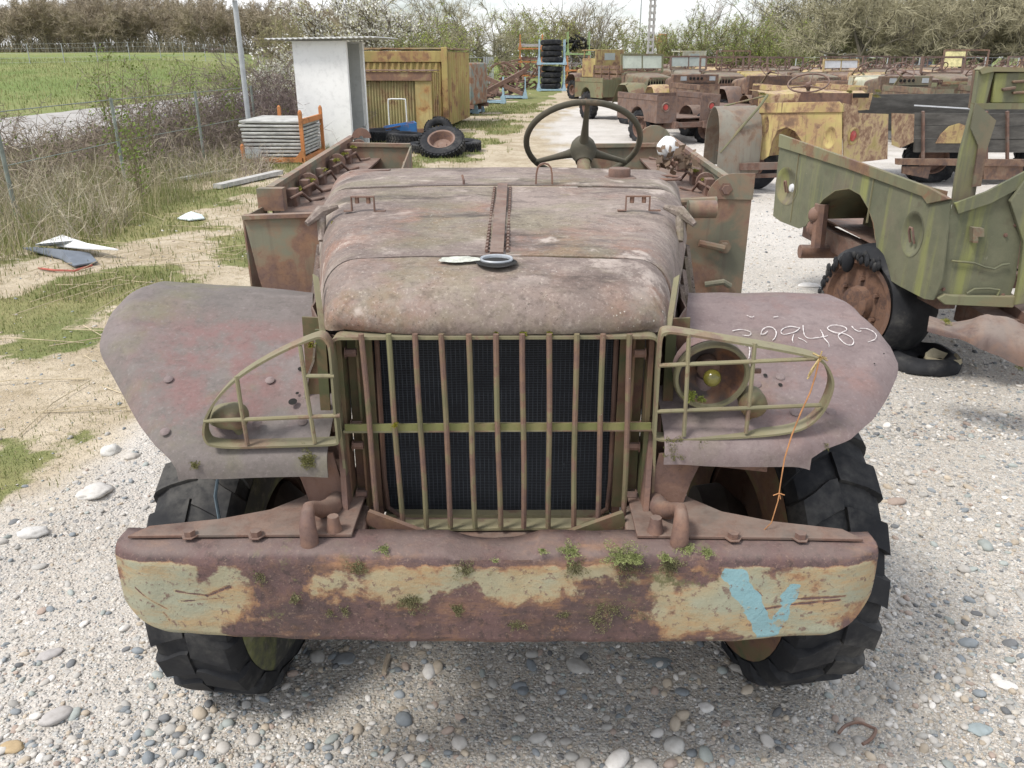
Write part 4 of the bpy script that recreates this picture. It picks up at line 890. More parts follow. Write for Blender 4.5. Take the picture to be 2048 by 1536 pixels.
# ---- bumper
bm = MB(); prof = [(1.50, .806), (1.465, .808), (1.432, .808), (1.415, .804), (1.404, .794), (1.400, .780)] + [(1.400 - .002 * sin(pi * k / 50), .780 - .172 * k / 50) for k in range(1, 50)] + [(1.400, .608), (1.405, .597), (1.420, .590), (1.45, .588)]
xs = np.linspace(-.792, .800, 340); rows = []; pa = []; bl = []; ms = []; og = []
PAINT = [(-.70, .70, .13, .20, 1.0), (-.56, .72, .06, .10, .72), (-.16, .745, .18, .05, .72), (.05, .735, .14, .05, .75), (.17, .76, .06, .04, .5), (.55, .70, .17, .12, .95), (.70, .70, .10, .13, 1.0), (.42, .68, .06, .06, .5)]
def segd(px, pz, a, b):
    vx, vz = b[0] - a[0], b[1] - a[1]; t = max(0, min(1, ((px - a[0]) * vx + (pz - a[1]) * vz) / (vx * vx + vz * vz))); return sqrt((px - a[0] - t * vx) ** 2 + (pz - a[1] - t * vz) ** 2)
SCR = [((.60, .70), (.73, .712)), ((.545, .655), (.57, .682)), ((.57, .682), (.72, .702)), ((.535, .742), (.555, .715)), ((-.66, .715), (-.60, .705)), ((-.66, .69), (-.57, .70)), ((-.75, .72), (-.69, .67)), ((-.70, .66), (-.69, .64)), ((-.60, .705), (-.55, .73))]
for x in xs:
    row = []; ax = abs(x) / .806
    for (y, z) in prof:
        front = max(0, min(1, (1.5 - y) / .1)); k = max(0, (ax - .87) / .13)
        zz = z
        if z < .79:                                                   # rounded lower corner, top corner less so
            lift = .12 * (1 - sqrt(max(0, 1 - min(1, k) ** 2.0))) + .02 * max(0, (ax - .7) / .3) ; zz = .790 - (.790 - z) * max(.02, (1 - lift / .21))
        yy = y + .04 * k * k * front + (.03 * front if ax > .999 else 0)
        if z < .79: zz += -.012 * (1 - (x / .6) ** 2) * (1 if abs(x) < .6 else 0) * (.79 - z) / .2
        if z > .8 and abs(x + .0) < .10: zz -= .020 * (1 - (x / .10) ** 2)
        ww = 1.0 if z > .6 else .985
        jj = .004 * fbm(x * 7, zz * 7, 2, 3)
        row.append(V((x * ww, yy + jj, zz + jj * .5)))
        m = 0
        for (cx_, cz_, rx, rz, s_) in PAINT:
            d = sqrt(((x - cx_) / rx) ** 2 + ((zz - cz_) / rz) ** 2); m = max(m, s_ * max(0, min(1, 1.35 - .8 * d)))
        m += .30 * fbm(x * 7, zz * 11, 4, 5)
        if z > .79: m = -.2
        for a, b in SCR:
            m -= .75 * max(0, 1 - segd(x + .006 * nse(x * 9, zz * 30), zz + .004 * nse(x * 25, 3), a, b) / (.0042 + .003 * nse(x * 30, zz * 30)))
        pa.append(m); og.append(0)
        d1 = segd(x, zz, (.488, .780), (.578, .617)) - .023; d2 = segd(x, zz, (.588, .615), (.620, .730)) - .014
        bl.append(min(1, max(0, .5 - (min(d1, d2) + .010 * fbm(x * 30, zz * 30, 1)) / .008)) * (1 if .600 < zz < .778 else 0))
        ms.append(0)
    rows.append(row)
bm.grid(rows); bm.at = {'paint': pa, 'blue': bl}
def bumper_mat():
    t = NT('bumper_steel'); nb = t.noise(9, 9, .68, dist=.3); n2 = t.noise(30, 6, .65); n3 = t.noise(4, 5, .6); nf = t.noise(110, 4, .7); hs = t.noise(10, 7, .7, st=(.5, 1, 2.2))
    nx = t.noise(55, 6, .75); nl = t.noise(6, 8, .72, st=(1, 1, 3.5))
    rc = t.mix(t.step(nb, .36, .62), (.120, .072, .068), (.078, .052, .050)); rc = t.mix(t.step(n2, .50, .72, 0, .85), rc, (.165, .098, .072)); rc = t.mix(t.step(nx, .50, .64, 0, .8), rc, (.048, .034, .032)); rc = t.mix(t.step(t.noise(160, 4, .7), .56, .66, 0, .55), rc, (.24, .17, .13))
    ob = t.math('MULTIPLY', t.step(hs, .47, .68), t.step(n3, .44, .62)); rc = t.mix(t.math('MULTIPLY', ob, .8), rc, t.mix(n2, (.30, .155, .08), (.41, .225, .105)))
    k = t.math('ADD', t.math('ADD', t.math('MULTIPLY', t.math('SUBTRACT', nb, .5), 2.3), t.math('MULTIPLY', t.math('SUBTRACT', n2, .5), 1.1)), t.attr('paint'))
    pc = t.mix(t.step(n3, .35, .65), (.275, .265, .185), (.32, .28, .18)); pc = t.mix(t.step(nl, .44, .64, 0, .9), pc, (.35, .24, .125)); pc = t.mix(t.step(n2, .52, .8, 0, .5), pc, (.30, .22, .13))
    big = t.step(t.attr('paint'), .72, .98); pc = t.mix(t.math('MULTIPLY', big, t.step(nl, .62, .42, .1, .8)), pc, (.275, .285, .215))
    pm = t.step(k, .42, .60); c = t.mix(pm, rc, pc)
    ed = t.math('MULTIPLY', t.step(k, .30, .46), t.step(k, .74, .52)); c = t.mix(t.math('MULTIPLY', t.math('MULTIPLY', ed, t.step(nl, .38, .6)), .75), c, (.29, .16, .085))
    fl = t.math('MULTIPLY', t.step(nx, .55, .62), pm); c = t.mix(t.math('MULTIPLY', fl, .8), c, (.15, .092, .075))
    bmk = t.math('MULTIPLY', t.step(t.math('ADD', t.attr('blue'), t.math('MULTIPLY', t.math('SUBTRACT', n2, .5), 1.1)), .40, .60), t.math('MULTIPLY', t.step(n2, .66, .56), t.step(nx, .66, .58)))
    c = t.mix(t.math('MULTIPLY', bmk, .88), c, t.mix(nb, (.15, .30, .345), (.22, .385, .43)))
    ml = t.noise(11, 9, .75); c = t.mix(t.math('MULTIPLY', t.step(ml, .57, .64), t.math('MULTIPLY', t.step(t.noise(2.6, 3, .5), .44, .58), t.step(nx, .36, .52))), c, t.mix(nf, (.055, .052, .022), (.19, .18, .09)))
    c = t.mix(t.step(nf, .6, .75, 0, .5), c, (.07, .045, .04))
    up = t.up(); c = t.mix(t.math('MULTIPLY', t.step(up, .5, .95), t.step(nb, .3, .6, .1, .55)), c, (.215, .165, .148))
    t.bump(t.math('ADD', t.math('MULTIPLY', pm, .6), t.math('ADD', t.math('MULTIPLY', n2, 1.5), t.math('ADD', nf, nx))), .42, .0035); return t.fin(c, t.step(n2, .3, .7, .62, .9), 0, .35)
BUM = bm.build('bumper', bumper_mat(), TRK, 55); sm = BUM.modifiers.new('solid', 'SOLIDIFY'); sm.thickness = .006; sm.offset = -1
# gussets between bumper and frame
for sx in (-1, 1):
    mb = MB(); P2 = [(.62, 1.475), (.80, 1.43), (.805, 1.45), (.62, 1.50), (.48, 1.52), (.42, 1.58), (.38, 1.66), (.33, 1.70), (.30, 1.70), (.30, 1.46)]
    P2 = [(.30, 1.46), (.62, 1.455), (.77, 1.45), (.74, 1.49), (.60, 1.52), (.50, 1.56), (.44, 1.62), (.40, 1.69), (.30, 1.70)]
    mb.plate([(sx * x, y) for x, y in P2], .008, TX((0, 0, .8145))); mb.build('gusset', MT['frame'], TRK, bevel=.002)
    mb = MB()
    for x in (.50, .64): mb.bolt((sx * x, 1.455, .818), (0, 0, 1), .012, .012)
    build_split(mb, 'bolt', MT['rust'], TRK)
    mb = MB(); x = sx * .385                                          # tow hook standing on the bumper
    mb.tube([V((x, 1.442, .795)), V((x, 1.440, .825)), V((x + sx * .002, 1.445, .850)), V((x + sx * .003, 1.457, .868)), V((x + sx * .004, 1.475, .874)), V((x + sx * .002, 1.492, .864)), V((x - sx * .01, 1.515, .845)), V((x - sx * .02, 1.55, .828)), V((x - sx * .03, 1.6, .82))], [.020, .019, .0175, .015, .013, .014, .018, .022, .024], 12)
    mb.lathe([(0, .035), (.012, .035), (.014, .02), (.018, .0)], TX((x - sx * .045, 1.475, .818)), 8); mb.build('tow_hook', MT['rust'], TRK, 60)

# ---- fenders
FD = [1.548, 1.548, 1.555, 1.575, 1.62, 1.70, 1.80, 1.90, 2.00, 2.08, 2.16, 2.30, 2.45, 2.55]
FZ = [.912, .932, .952, .972, .996, 1.028, 1.068, 1.105, 1.138, 1.153, 1.148, 1.09, .98, .88]
def fz(D, x, sx):
    z = lerp(D, FD[1:], FZ[1:])
    if sx < 0: z += .035 * max(0, min(1, (abs(x) - .5) / .5)) * max(0, min(1, (D - 1.7) / .3))
    else: z += .030 * max(0, 1 - (D - 1.548) / .45)
    return z
def hitf(u, v, sx):
    best = None
    for D in np.linspace(1.50, 2.10, 241):
        p = lo(u, v, D); e = p.z - fz(D, p.x, sx)
        if best is None or abs(e) < best[0]: best = (abs(e), p)
    return best[1]
OUTL = {-1: [(430, 946), (385, 938), (345, 915), (310, 880), (280, 840), (250, 780), (222, 728), (200, 690), (192, 668), (198, 640), (212, 608), (235, 580)],
        1: [(1590, 915), (1650, 902), (1700, 876), (1745, 825), (1780, 770), (1800, 725), (1802, 705), (1785, 668), (1760, 635), (1730, 615)]}
for sx in (-1, 1):
    hp = [hitf(u, v, sx) for u, v in OUTL[sx]]; dd = [p.y for p in hp]; xx = [abs(p.x) for p in hp]
    o_ = sorted(zip(dd, xx)); dd = [a for a, b in o_]; xx = [b for a, b in o_]
    rows = []
    Ds = [(1.548, 0)] + [(D, 1) for D in list(np.linspace(1.548, 1.60, 8)) + list(np.linspace(1.62, 2.5, 40))]
    for D, kk in Ds:
        xi = max(.362, hood_dim(max(1.8, D))[1] + .035) if D > 1.72 else .362
        xo = lerp(D, dd, xx); row = []
        if D > 2.08: xo = lerp(2.08, dd, xx) - .25 * (D - 2.08) * (1 if sx < 0 else .3)
        for j in range(33):
            t = j / 32; t = 1 - (1 - t) ** 1.4; x = xi + (xo - xi) * t
            z = fz(D, x, sx) if kk else fz(1.548, x, sx) - .028
            e = max(0, (t - .86) / .14); z -= .035 * e * e * min(1, (D - 1.5) / .2)
            dq = .006 * fbm(x * 4 + sx, D * 4, 2, 3)
            if sx < 0:                                                 # dished lamp seat in the left fender
                r_ = sqrt((x - .49) ** 2 + ((D - 1.66) * 1.1) ** 2); z -= .014 * max(0, 1 - (r_ / .09) ** 2)
            row.append(V((sx * x, D, z + dq)))
        rows.append(row)
    mb = MB(); mb.grid(rows, .005, flip=(sx < 0)); FE = mb.build('fender', MT['fender' if sx > 0 else 'fendgreen'], TRK, 60)
    fm = lambda u, v: hitf(u, v, sx) + V((0, -.001, .004))
    rvb = MB(); hl = MB()
    riv = {-1: [(337, 760), (330, 865), (540, 762), (640, 760), (515, 848), (450, 820), (605, 845)], 1: [(1560, 755), (1662, 825), (1590, 826), (1513, 770)]}[sx]
    for u, v in riv:
        p = fm(u, v); rvb.lathe([(.0, .0012), (.008, .001), (.011, -.0015)], TX(p, (V((0, -.45, .9)).to_track_quat('Z', 'Y').to_matrix())), 14)
    build_split(rvb, 'rivet', MT['fender'], FE)
    for u, v, r in {-1: [(586, 806, .010), (595, 789, .004), (601, 740, .006)], 1: [(1530, 753, .005), (1560, 772, .005), (1767, 710, .002), (1748, 730, .002)]}[sx]:
        p = fm(u, v); hl.lathe([(r, .0), (0, .0004)], TX(p, (V((0, -.42, .9)).to_track_quat('Z', 'Y').to_matrix())), 16)
    build_split(hl, 'bolt_hole_shade', MT['black'], FE)  # flat black discs paint the shade inside the holes
    if sx > 0:                                                         # chalked number, strokes lying on the sheet
        k0 = 600 / 2048; ck = MB()
        S = [[(730, 392), (790, 382), (845, 395), (858, 410), (840, 424), (800, 420)], [(925, 416), (935, 385), (965, 366), (1000, 368), (1022, 385), (1030, 410), (1020, 440), (1005, 455)], [(925, 416), (950, 412), (970, 395)],
             [(1190, 372), (1130, 362), (1085, 372), (1062, 395), (1075, 415), (1120, 410), (1165, 395), (1190, 372)], [(1150, 415), (1140, 450), (1145, 470)], [(1180, 440), (1215, 455), (1240, 472)],
             [(1212, 352), (1215, 390), (1225, 425), (1250, 442), (1300, 440), (1350, 432), (1380, 425)], [(1330, 385), (1345, 410), (1355, 440), (1385, 475), (1390, 500)],
             [(1470, 410), (1420, 400), (1380, 378), (1395, 358), (1440, 352), (1495, 365), (1510, 385), (1480, 402), (1452, 425), (1475, 460), (1510, 485), (1545, 488), (1558, 465), (1545, 440), (1510, 418), (1470, 405)],
             [(1545, 360), (1562, 380), (1590, 395), (1610, 392)], [(1600, 375), (1650, 378), (1695, 400), (1712, 425), (1700, 450), (1655, 468)], [(830, 285), (860, 298), (880, 290)], [(1010, 298), (1045, 292)], [(840, 490), (850, 520), (846, 560), (842, 580)], [(810, 495), (870, 488)]]
        for st in S:
            pts = []
            for (a, b) in st: pts.append(V((a, b, 0)))
            pp = []
            for i in range(len(pts) - 1):
                for k in range(4):
                    t = k / 4; q0, q1, q2, q3 = pts[max(0, i - 1)], pts[i], pts[i + 1], pts[min(len(pts) - 1, i + 2)]
                    pp.append(.5 * ((2 * q1) + (q2 - q0) * t + (2 * q0 - 5 * q1 + 4 * q2 - q3) * t * t + (3 * q1 - q0 - 3 * q2 + q3) * t ** 3))
            pp.append(pts[-1]); w3 = [hitf(1250 + q.x * k0, 550 + q.y * k0, 1) + V((0, -.0015, .0045)) for q in pp]
            ck.tube(w3, [.0013 * (.3 + 1.0 * random.random()) for _ in w3], 5)
        ck.build('chalk_number', MT['chalk'], FE)
# moss on fender lips
moss_patch('moss', TRK, [(hitf(1345, 898, 1) + V((0, -.003, 0)), (0, -1, .3), .028, 500), (hitf(1400, 893, 1) + V((0, -.003, 0)), (0, -1, .3), .015, 120), (hitf(615, 920, -1), (0, -1, .3), .030, 320), (hitf(390, 930, -1), (0, -1, .3), .014, 90), (hitf(1650, 893, 1), (0, -1, .3), .012, 80)], .010)

# ---- headlamp, marker lamps
p = lo(1422, 750, 1.60); hl = empty('headlight', p); hl.parent = TRK
TF = M.Rotation(radians(90 + 8), 4, 'X')                              # local z towards the camera
mb = MB(); mb.lathe([(.066, -.012), (.074, -.012), (.080, -.004), (.081, .006), (.077, .013), (.071, .012), (.069, .004)], TF, 44); mb.build('lamp_rim', MT['guard'], hl, 50)
mb = MB(); mb.lathe([(.070, .004), (.066, -.012), (.055, -.035), (.035, -.052), (0, -.058)], TF, 40); mb.build('reflector', rusty('rusty_reflector', (.09, .075, .07), .5, (.10, .06, .05), (.22, .11, .06), 8, .1, 0, .1, bmp=.2, rough=.6), hl, 60)
mb = MB(); mb.lathe([(.078, -.01), (.076, -.04), (.06, -.075), (.03, -.095), (0, -.10)], TF, 40); mb.tube([(0, .05, -.02), (0, .07, -.10)], .02, 10); mb.build('lamp_shell', MT['fender'], hl, 50)
mb = MB(); mb.sphere((0, -.012, -.002), .019, 18, 12); mb.build('bulb', plain('yellow_bulb', (.135, .12, .025), .18, .3, 30, .0, spec=.6), hl)
mb = MB(); mb.lathe([(.024, -.05), (.024, -.026), (.015, -.02), (0, -.02)], TF, 20); mb.build('bulb_socket', MT['frame'], hl)
mb = MB(); mb.bolt((.084, .0, .01), (1, 0, 0), .006, .02); mb.build('lamp_screw', MT['rust'], hl)
moss_patch('moss', hl, [((-.045, -.02, -.04), (0, -1, .4), .02, 200), ((-.02, -.012, -.05), (0, -1, .4), .012, 60)], .014, ((.14, .17, .03), (.30, .34, .08)))
p = lo(1508, 812, 1.585); mk = MB(); T = TX(p, (M.Rotation(radians(98), 3, 'X')))
mk.lathe([(0, .020), (.018, .016), (.028, .004), (.030, -.012), (.027, -.04), (.015, -.062), (0, -.066)], T, 26); mk.box(p + V((0, -.016, -.003)), (.040, .006, .006)); mk.tube([p + V((0, .02, -.01)), p + V((0, .03, -.045))], .008, 8); mk.build('marker_lamp', MT['inner'], TRK, 60)
p = lo(463, 832, 1.60); mk = MB(); T = TX(p, V((.9, -.35, .18)).to_track_quat('Z', 'Y').to_matrix())
mk.lathe([(0, .034), (.016, .032), (.026, .026), (.030, .018), (.031, .006), (.028, .004), (.030, -.002), (.028, -.025), (.021, -.048), (.010, -.062), (0, -.066)], T, 28); mk.tube([p + V((0, .0, -.02)), p + V((.01, .01, -.045))], .008, 8); mk.build('marker_lamp', MT['guard'], TRK, 60)

# ---- lamp guards
def smoothpts(pts, n=4):
    out = []
    for i in range(len(pts) - 1):
        for k in range(n):
            t = k / n; q0, q1, q2, q3 = pts[max(0, i - 1)], pts[i], pts[i + 1], pts[min(len(pts) - 1, i + 2)]
            out.append(.5 * ((2 * q1) + (q2 - q0) * t + (2 * q0 - 5 * q1 + 4 * q2 - q3) * t * t + (3 * q1 - q0 - 3 * q2 + q3) * t ** 3))
    return out + [pts[-1]]
def guard(px, rods, D):
    g = MB(); g.strip(smoothpts([lo(u, v, D) for u, v in px]), V((0, .030, .004)), .005); o = g.build('lamp_guard', MT['guard'], TRK, 50)
    r = MB()
    for (a, b) in rods:
        p0, p1 = lo(*a, D - .012), lo(*b, D - .012); r.tube([p0, p0.lerp(p1, .5) + V((0, -.003, .001)), p1], .0046, 7)
    build_split(r, 'guard_rod', MT['guard'], o); return o
guard([(678, 880), (670, 800), (662, 700), (655, 678), (645, 670), (630, 672), (585, 690), (530, 718), (478, 752), (440, 790), (418, 825), (411, 855), (415, 874), (428, 884), (470, 888), (560, 886), (655, 883), (678, 880)], [((600, 692), (630, 886)), ((473, 752), (495, 888)), ((408, 842), (680, 831)), ((608, 752), (668, 752))], 1.572)
guard([(1308, 868), (1312, 800), (1318, 700), (1322, 668), (1332, 660), (1360, 662), (1440, 675), (1540, 692), (1618, 708), (1645, 722), (1660, 750), (1660, 775), (1645, 812), (1620, 840), (1585, 856), (1520, 865), (1400, 872), (1325, 874), (1308, 868)], [((1378, 668), (1368, 872)), ((1510, 686), (1492, 866)), ((1318, 731), (1642, 717)), ((1314, 823), (1642, 810))], 1.572)

# ---- cab floor gap, steering, tub behind
steering_wheel(TRK, (lo(1166, 275, 3.02).x, 3.02, lo(1166, 283, 3.02).z),   .203, .0108, -44, .5)
def tubside(sx):
    b = MB(); T0 = V
    # side wall with a rolled rail
    yA, yB = 3.22, 4.92; zA, zB = 1.27, 1.315
    X = sx * .925
    b.grid([[V((X + .004 * fbm(y * 4, z * 4, sx), y, z)) for z in np.linspace(.84, lerp(y, [yA, yB], [zA, zB]), 8)] for y in np.linspace(yA, yB, 14)], .006, flip=sx > 0)
    b.beam((X, yA, zA), (X, yB, zB), .030, .020); o = b.build('tub_side', MT['tub'], TRK, 40)
    h = MB()                                                           # stake pockets and hinge lumps along the rail
    for k in range(6):
        y = yA + .12 + .3 * k; z = lerp(y, [yA, yB], [zA, zB]); x = X - sx * .045
        y += random.uniform(-.06, .06); h.box((x, y, z - .06), (.04, .05 + .03 * random.random(), .05 + .03 * random.random()))
        if k % 2: h.lathe([(0, -.008), (.042, -.008), (.042, .008), (0, .008)], TX((x - sx * .005, y + .05, z - .045), M.Rotation(radians(90), 3, 'X')), 14)
        h.tube([(x, y - .05, z - .06), (x - sx * .04, y + random.uniform(-.03, .03), z - .04), (x - sx * .05, y + .09, z - .09), (x - sx * .10, y + .12, z - .08)], .007, 6)
    h.beam((X - sx * .10, yA, zA - .10), (X - sx * .11, yB, zB - .10), .16, .012); h.build('rail_fittings', MT['frame'], o, bevel=.004)
    moss_patch('moss', o, [((X - sx * .06, yA + .1 + .25 * k + random.random() * .1, zA - .03 + .01 * k), (0, -.3, 1), .022, 60) for k in range(6)], .022, ((.12, .13, .02), (.32, .30, .06)))
    f = MB()
    if sx < 0:
        f.plate([(-.955, 1.205), (-.60, 1.218), (-.60, .86), (-.90, .86), (-.925, .98)], .006, TX((0, 2.965, 0), M.Rotation(radians(90), 3, 'X'))); f.beam((-.957, 2.965, 1.207), (-.60, 2.965, 1.220), .035, .014)
        f.grid([[V((-.955 + .01 * i, 2.965 + .26 * i, z)) for z in (.87, 1.0, 1.1, 1.207)] for i in range(2)], .006, flip=True)
        f.beam((-.90, 2.97, .865), (-.58, 2.97, .87), .06, .04); f.tube([(-.78, 2.95, .885), (-.72, 2.94, .905), (-.64, 2.95, .89)], .012, 8)
        f.box((-.915, 3.20, 1.235), (.10, .05, .085))
    else:
        f.plate([(.72, 1.245), (.955, 1.255), (.955, .86), (.90, .83), (.70, .84)], .006, TX((0, 3.20, 0), M.Rotation(radians(90), 3, 'X')))
        q = [(.80 + .10 * cos(a), 1.255 + .09 * sin(a)) for a in [pi / 2 + pi / 2 * k / 6 for k in range(7)]][::-1]
        f.plate([(.958, 1.255), (.958, 1.355)] + [(.88 - .10 * sin(a) , 1.258 + .097 * cos(a)) for a in [pi / 2 * k / 6 for k in range(7)]], .006, TX((0, 3.195, -.02), M.Rotation(radians(90), 3, 'X')))
        f.bolt((.85, 3.19, 1.275), (0, -1, 0), .018, .014); f.bolt((.865, 3.195, 1.05), (0, -1, 0), .02, .03); f.tube([(.76, 3.17, 1.07), (.86, 3.165, 1.05)], .014, 8); f.tube([(.80, 3.18, .90), (.87, 3.165, .915), (.90, 3.18, .895)], .012, 8); f.tube([(.60, 3.1, 1.24), (.80, 3.12, 1.245)], .014, 8)
        f.lathe([(0, 0), (.032, 0), (.032, .10), (0, .10)], TX((.66, 2.95, 1.24), M.Rotation(radians(90), 3, 'Y')), 16)
    build_split(f, 'tub_front', MT['tub'], o, 40)
    l = MB(); xi = -.565 if sx < 0 else .42                            # locker by the tail opening
    for (ya, za) in ((4.25, 1.19), (4.75, 1.285)):
        l.grid([[V((x, ya, z)) for z in (.88, 1.0, 1.1, za)] for x in np.linspace(X, xi, 5)], .008)
    l.beam((X, 4.75, 1.29), (xi, 4.75, 1.285), .04, .02); l.beam((X, 4.25, 1.19), (xi, 4.25, 1.185), .05, .012); l.grid([[V((xi, y, z)) for z in (.88, 1.0, z1)] for y, z1 in ((4.25, 1.19), (4.75, 1.285))], .008)
    l.grid([[V((x, y, .98)) for y in (4.25, 4.75)] for x in (X, xi)], .006); l.tube([(xi, 4.28, .95), (xi - sx * .01, 4.3, 1.12), (xi, 4.5, 1.22)], .012, 6)
    l.build('corner_locker', MT['tub'], o, 40)
    return o
TL = tubside(-1); TR_ = tubside(1)
mb = MB(); mb.grid([[V((x, y, .72)) for y in (3.1, 4.9)] for x in (-.9, -.55)], .01); mb.grid([[V((x, y, .72)) for y in (3.1, 4.9)] for x in (.40, .9)], .01); mb.box((-.45, 3.05, .85), (.9, .03, .3)); build_split(mb, 'floor_panel', MT['frame'], TRK)
mb = MB(); mb.lathe([(.012, .0), (.055, -.0), (.055, -.015), (.012, -.015)], TX((-.86, 4.86, 1.315), M.Rotation(radians(90), 3, 'X')), 24, a0=0, a1=pi); mb.build('tail_ear', MT['rust'], TRK)
mb = MB(); mb.lathe([(.0, .0), (.10, -.0), (.10, -.02), (.0, -.02)], TX((.82, 4.80, 1.29), M.Rotation(radians(90), 3, 'X')), 24, a0=0, a1=pi); mb.build('tail_ear', MT['tub'], TRK)
wheel(TRK, (-.76, 4.15, 0), .43, .22, 17, .04, 0, out=-1); wheel(TRK, (.76, 4.15, 0), .43, .22, 17, .04, 0, out=1)
# ---- moss and leaves on the truck front
sp = []
for (u, v, r, n) in ((820, 1200, .035, 320), (915, 1218, .016, 130), (1032, 1243, .024, 220), (1215, 1200, .052, 620), (1280, 1215, .038, 380), (715, 1135, .022, 140), (1340, 1130, .03, 240), (1150, 1135, .025, 150), (590, 1198, .014, 70), (690, 1222, .012, 50), (660, 1225, .012, 40), (1370, 1195, .02, 80), (520, 1155, .018, 60), (930, 1140, .025, 130), (1255, 1130, .035, 260), (1130, 1225, .02, 90), (1190, 1235, .02, 90)):
    sp.append((lo(u, v, 1.398), (0, -1, .15), r * 1.25, int(n * 1.7)))
moss_patch('moss', BUM, sp, .009, ((.085, .08, .035), (.24, .23, .12)), fall=.2)
sp = [(loz(u, v, .812), (0, -.2, 1), r, n) for (u, v, r, n) in ((768, 1098, .02, 160), (1140, 1103, .035, 380), (1240, 1112, .045, 700), (1270, 1116, .03, 400), (1415, 1105, .022, 200), (1375, 1098, .025, 200), (1330, 1115, .02, 160), (1085, 1102, .014, 80), (990, 1122, .012, 40))]
moss_patch('moss', BUM, sp, .009, ((.14, .17, .05), (.34, .37, .16)))
moss_patch('moss', TRK, [(lo(1352, 1045 + k, 1.56 - k * .001), (0, -1, .6), .022, 260) for k in (0, 25, 45)] + [(lo(u, 664, 1.597), (0, -1, .6), r, n) for u, r, n in ((1047, .012, 120), (1100, .008, 60), (992, .005, 20))] + [(V((-.40, 1.655, 1.17)), (0, -1, .5), .010, 60)], .012, ((.12, .13, .02), (.34, .33, .05)))
moss_patch('moss', TRK, [(V((lo(676, 441, 2.2).x, 2.2, 1.33)), (0, -.3, 1), .022, 500), (lo(790, 850, 1.578), (0, -1, .3), .008, 90)], .010, ((.20, .19, .02), (.38, .35, .05)))
# ================================================================== left side: kiosk, posts, container, stillages, tyres
random.seed(3)
YEL = rusty('yellow_sheet', (.375, .30, .115), .66, (.175, .105, .065), (.29, .17, .085), 2.2, .08, .03, .1, streak=.6, orange=.5)
YELP = rusty('faded_yellow_sheet', (.365, .325, .165), .66, (.21, .14, .085), (.31, .22, .12), 2.6, .10, .03, .1, streak=.65, orange=.4)
TEAL = rusty('teal_sheet', (.20, .255, .24), .55, (.17, .10, .08), (.28, .15, .08), 3, .05, .0, .1)
BLUE = plain('pale_blue_paint', (.32, .45, .54), .65, .2, 6); ORNG = rusty('orange_paint', (.50, .20, .075), .66, (.22, .10, .05), (.4, .18, .07), 5, 0, 0, 0, streak=.3)
CONC = plain('weathered_concrete', (.36, .35, .33), .9, .22, 7, .5); SLAB = plain('grey_slab_edge', (.40, .40, .38), .85, .35, 5, .5, st=(1, 1, 4)); SLABD = plain('slab_top', (.25, .245, .23), .9, .35, 6, .4)
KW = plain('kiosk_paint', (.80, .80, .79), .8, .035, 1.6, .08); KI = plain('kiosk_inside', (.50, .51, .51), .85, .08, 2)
# kiosk
kp = gnd(662, 296); k = empty('kiosk', (kp.x, 17.9, gh(kp.x, 17.9)), radians(-9), 'white open-sided concrete kiosk with an overhanging corrugated roof', 'kiosk')
mb = MB(); mb.box((0, -.50, 1.02), (1.12, .09, 2.06)); mb.build('front_wall', KW, k, bevel=.008)
mb = MB(); mb.box((-.515, 0.0, 1.02), (.09, .90, 2.055)); mb.build('side_wall', KW, k, bevel=.008)
mb = MB(); mb.box((0, .50, 1.02), (1.12, .09, 2.06)); mb.build('back_wall', KW, k, bevel=.008)
mb = MB(); mb.box((0.02, .44, 1.0), (.95, .02, 2.0)); mb.box((-.455, 0, 1.0), (.02, .88, 2.0)); mb.box((.02, -.44, 1.0), (.95, .02, 2.0)); mb.build('lining', KI, k)
mb = MB(); rows = [[V((-1.02 + 2.25 * i / 80, y, 2.085 + .012 * sin(i * 1.5708) + .03 * i / 80)) for i in range(81)] for y in (-.78, .8)]; mb.grid(rows, .012); mb.build('roof', plain('fibre_cement', (.50, .50, .485), .85, .15, 4), k, 70)
# lamp post
pp = V(((503 - 1024) / FP * 16.0, 16.6, 0)); e = empty('lamp_post', (pp.x, pp.y, gh(pp.x, pp.y)), 0, 'thin galvanised post with a small dark lamp box on top', 'post')
mb = MB(); mb.tube([(0, 0, 0), (0, 0, 2.72)], .048, 14); mb.build('post', MT['galv'], e); mb = MB(); mb.box((-.02, -.05, 2.78), (.14, .2, .10)); mb.build('lamp_box', plain('dark_plastic', (.05, .05, .05), .5), e, bevel=.01)
# orange stillage and its slabs
x0, x1, y0, y1 = -4.72, -3.66, 14.7, 16.2; zg = gh(-4.2, 15)
e = empty('steel_stillage', (0, 0, zg), 0, 'orange steel stillage holding a stack of grey slabs', 'stillage')
mb = MB()
for x, y, h in ((x0, y0, .30), (x1, y0, .86), (x0 + .3, y1, .86), (x1 + .02, y1, .86)):
    mb.beam((x, y, 0), (x, y, h), .06, .06, (0, 1, 0)); mb.lathe([(.035, h), (.02, h + .03), (0, h + .04)], TX((x, y, 0)), 8)
build_split(mb, 'upright', ORNG, e, bevel=.004)
mb = MB()
mb.beam((x1, y0, .70), (x1 + .02, y1, .70), .05, .09)
for y in (y0, y1): mb.beam((x0, y, .06), (x1, y, .06), .06, .08)
for x in (x0, x1): mb.beam((x, y0, .06), (x, y1, .06), .06, .08)
mb.plate([(0, 0), (.12, 0), (0, .14)], .02, TX((x1 - .02, y0 - .02, .1), M.Rotation(radians(90), 3, 'X') @ M.Rotation(pi, 3, 'Y'))); mb.build('stillage_frame', ORNG, e, bevel=.004)
mb = MB(); mb.box((x0 + .19, y0 - .045, .17), (.27, .008, .16)); mb.build('plate', MT['galv'], e)
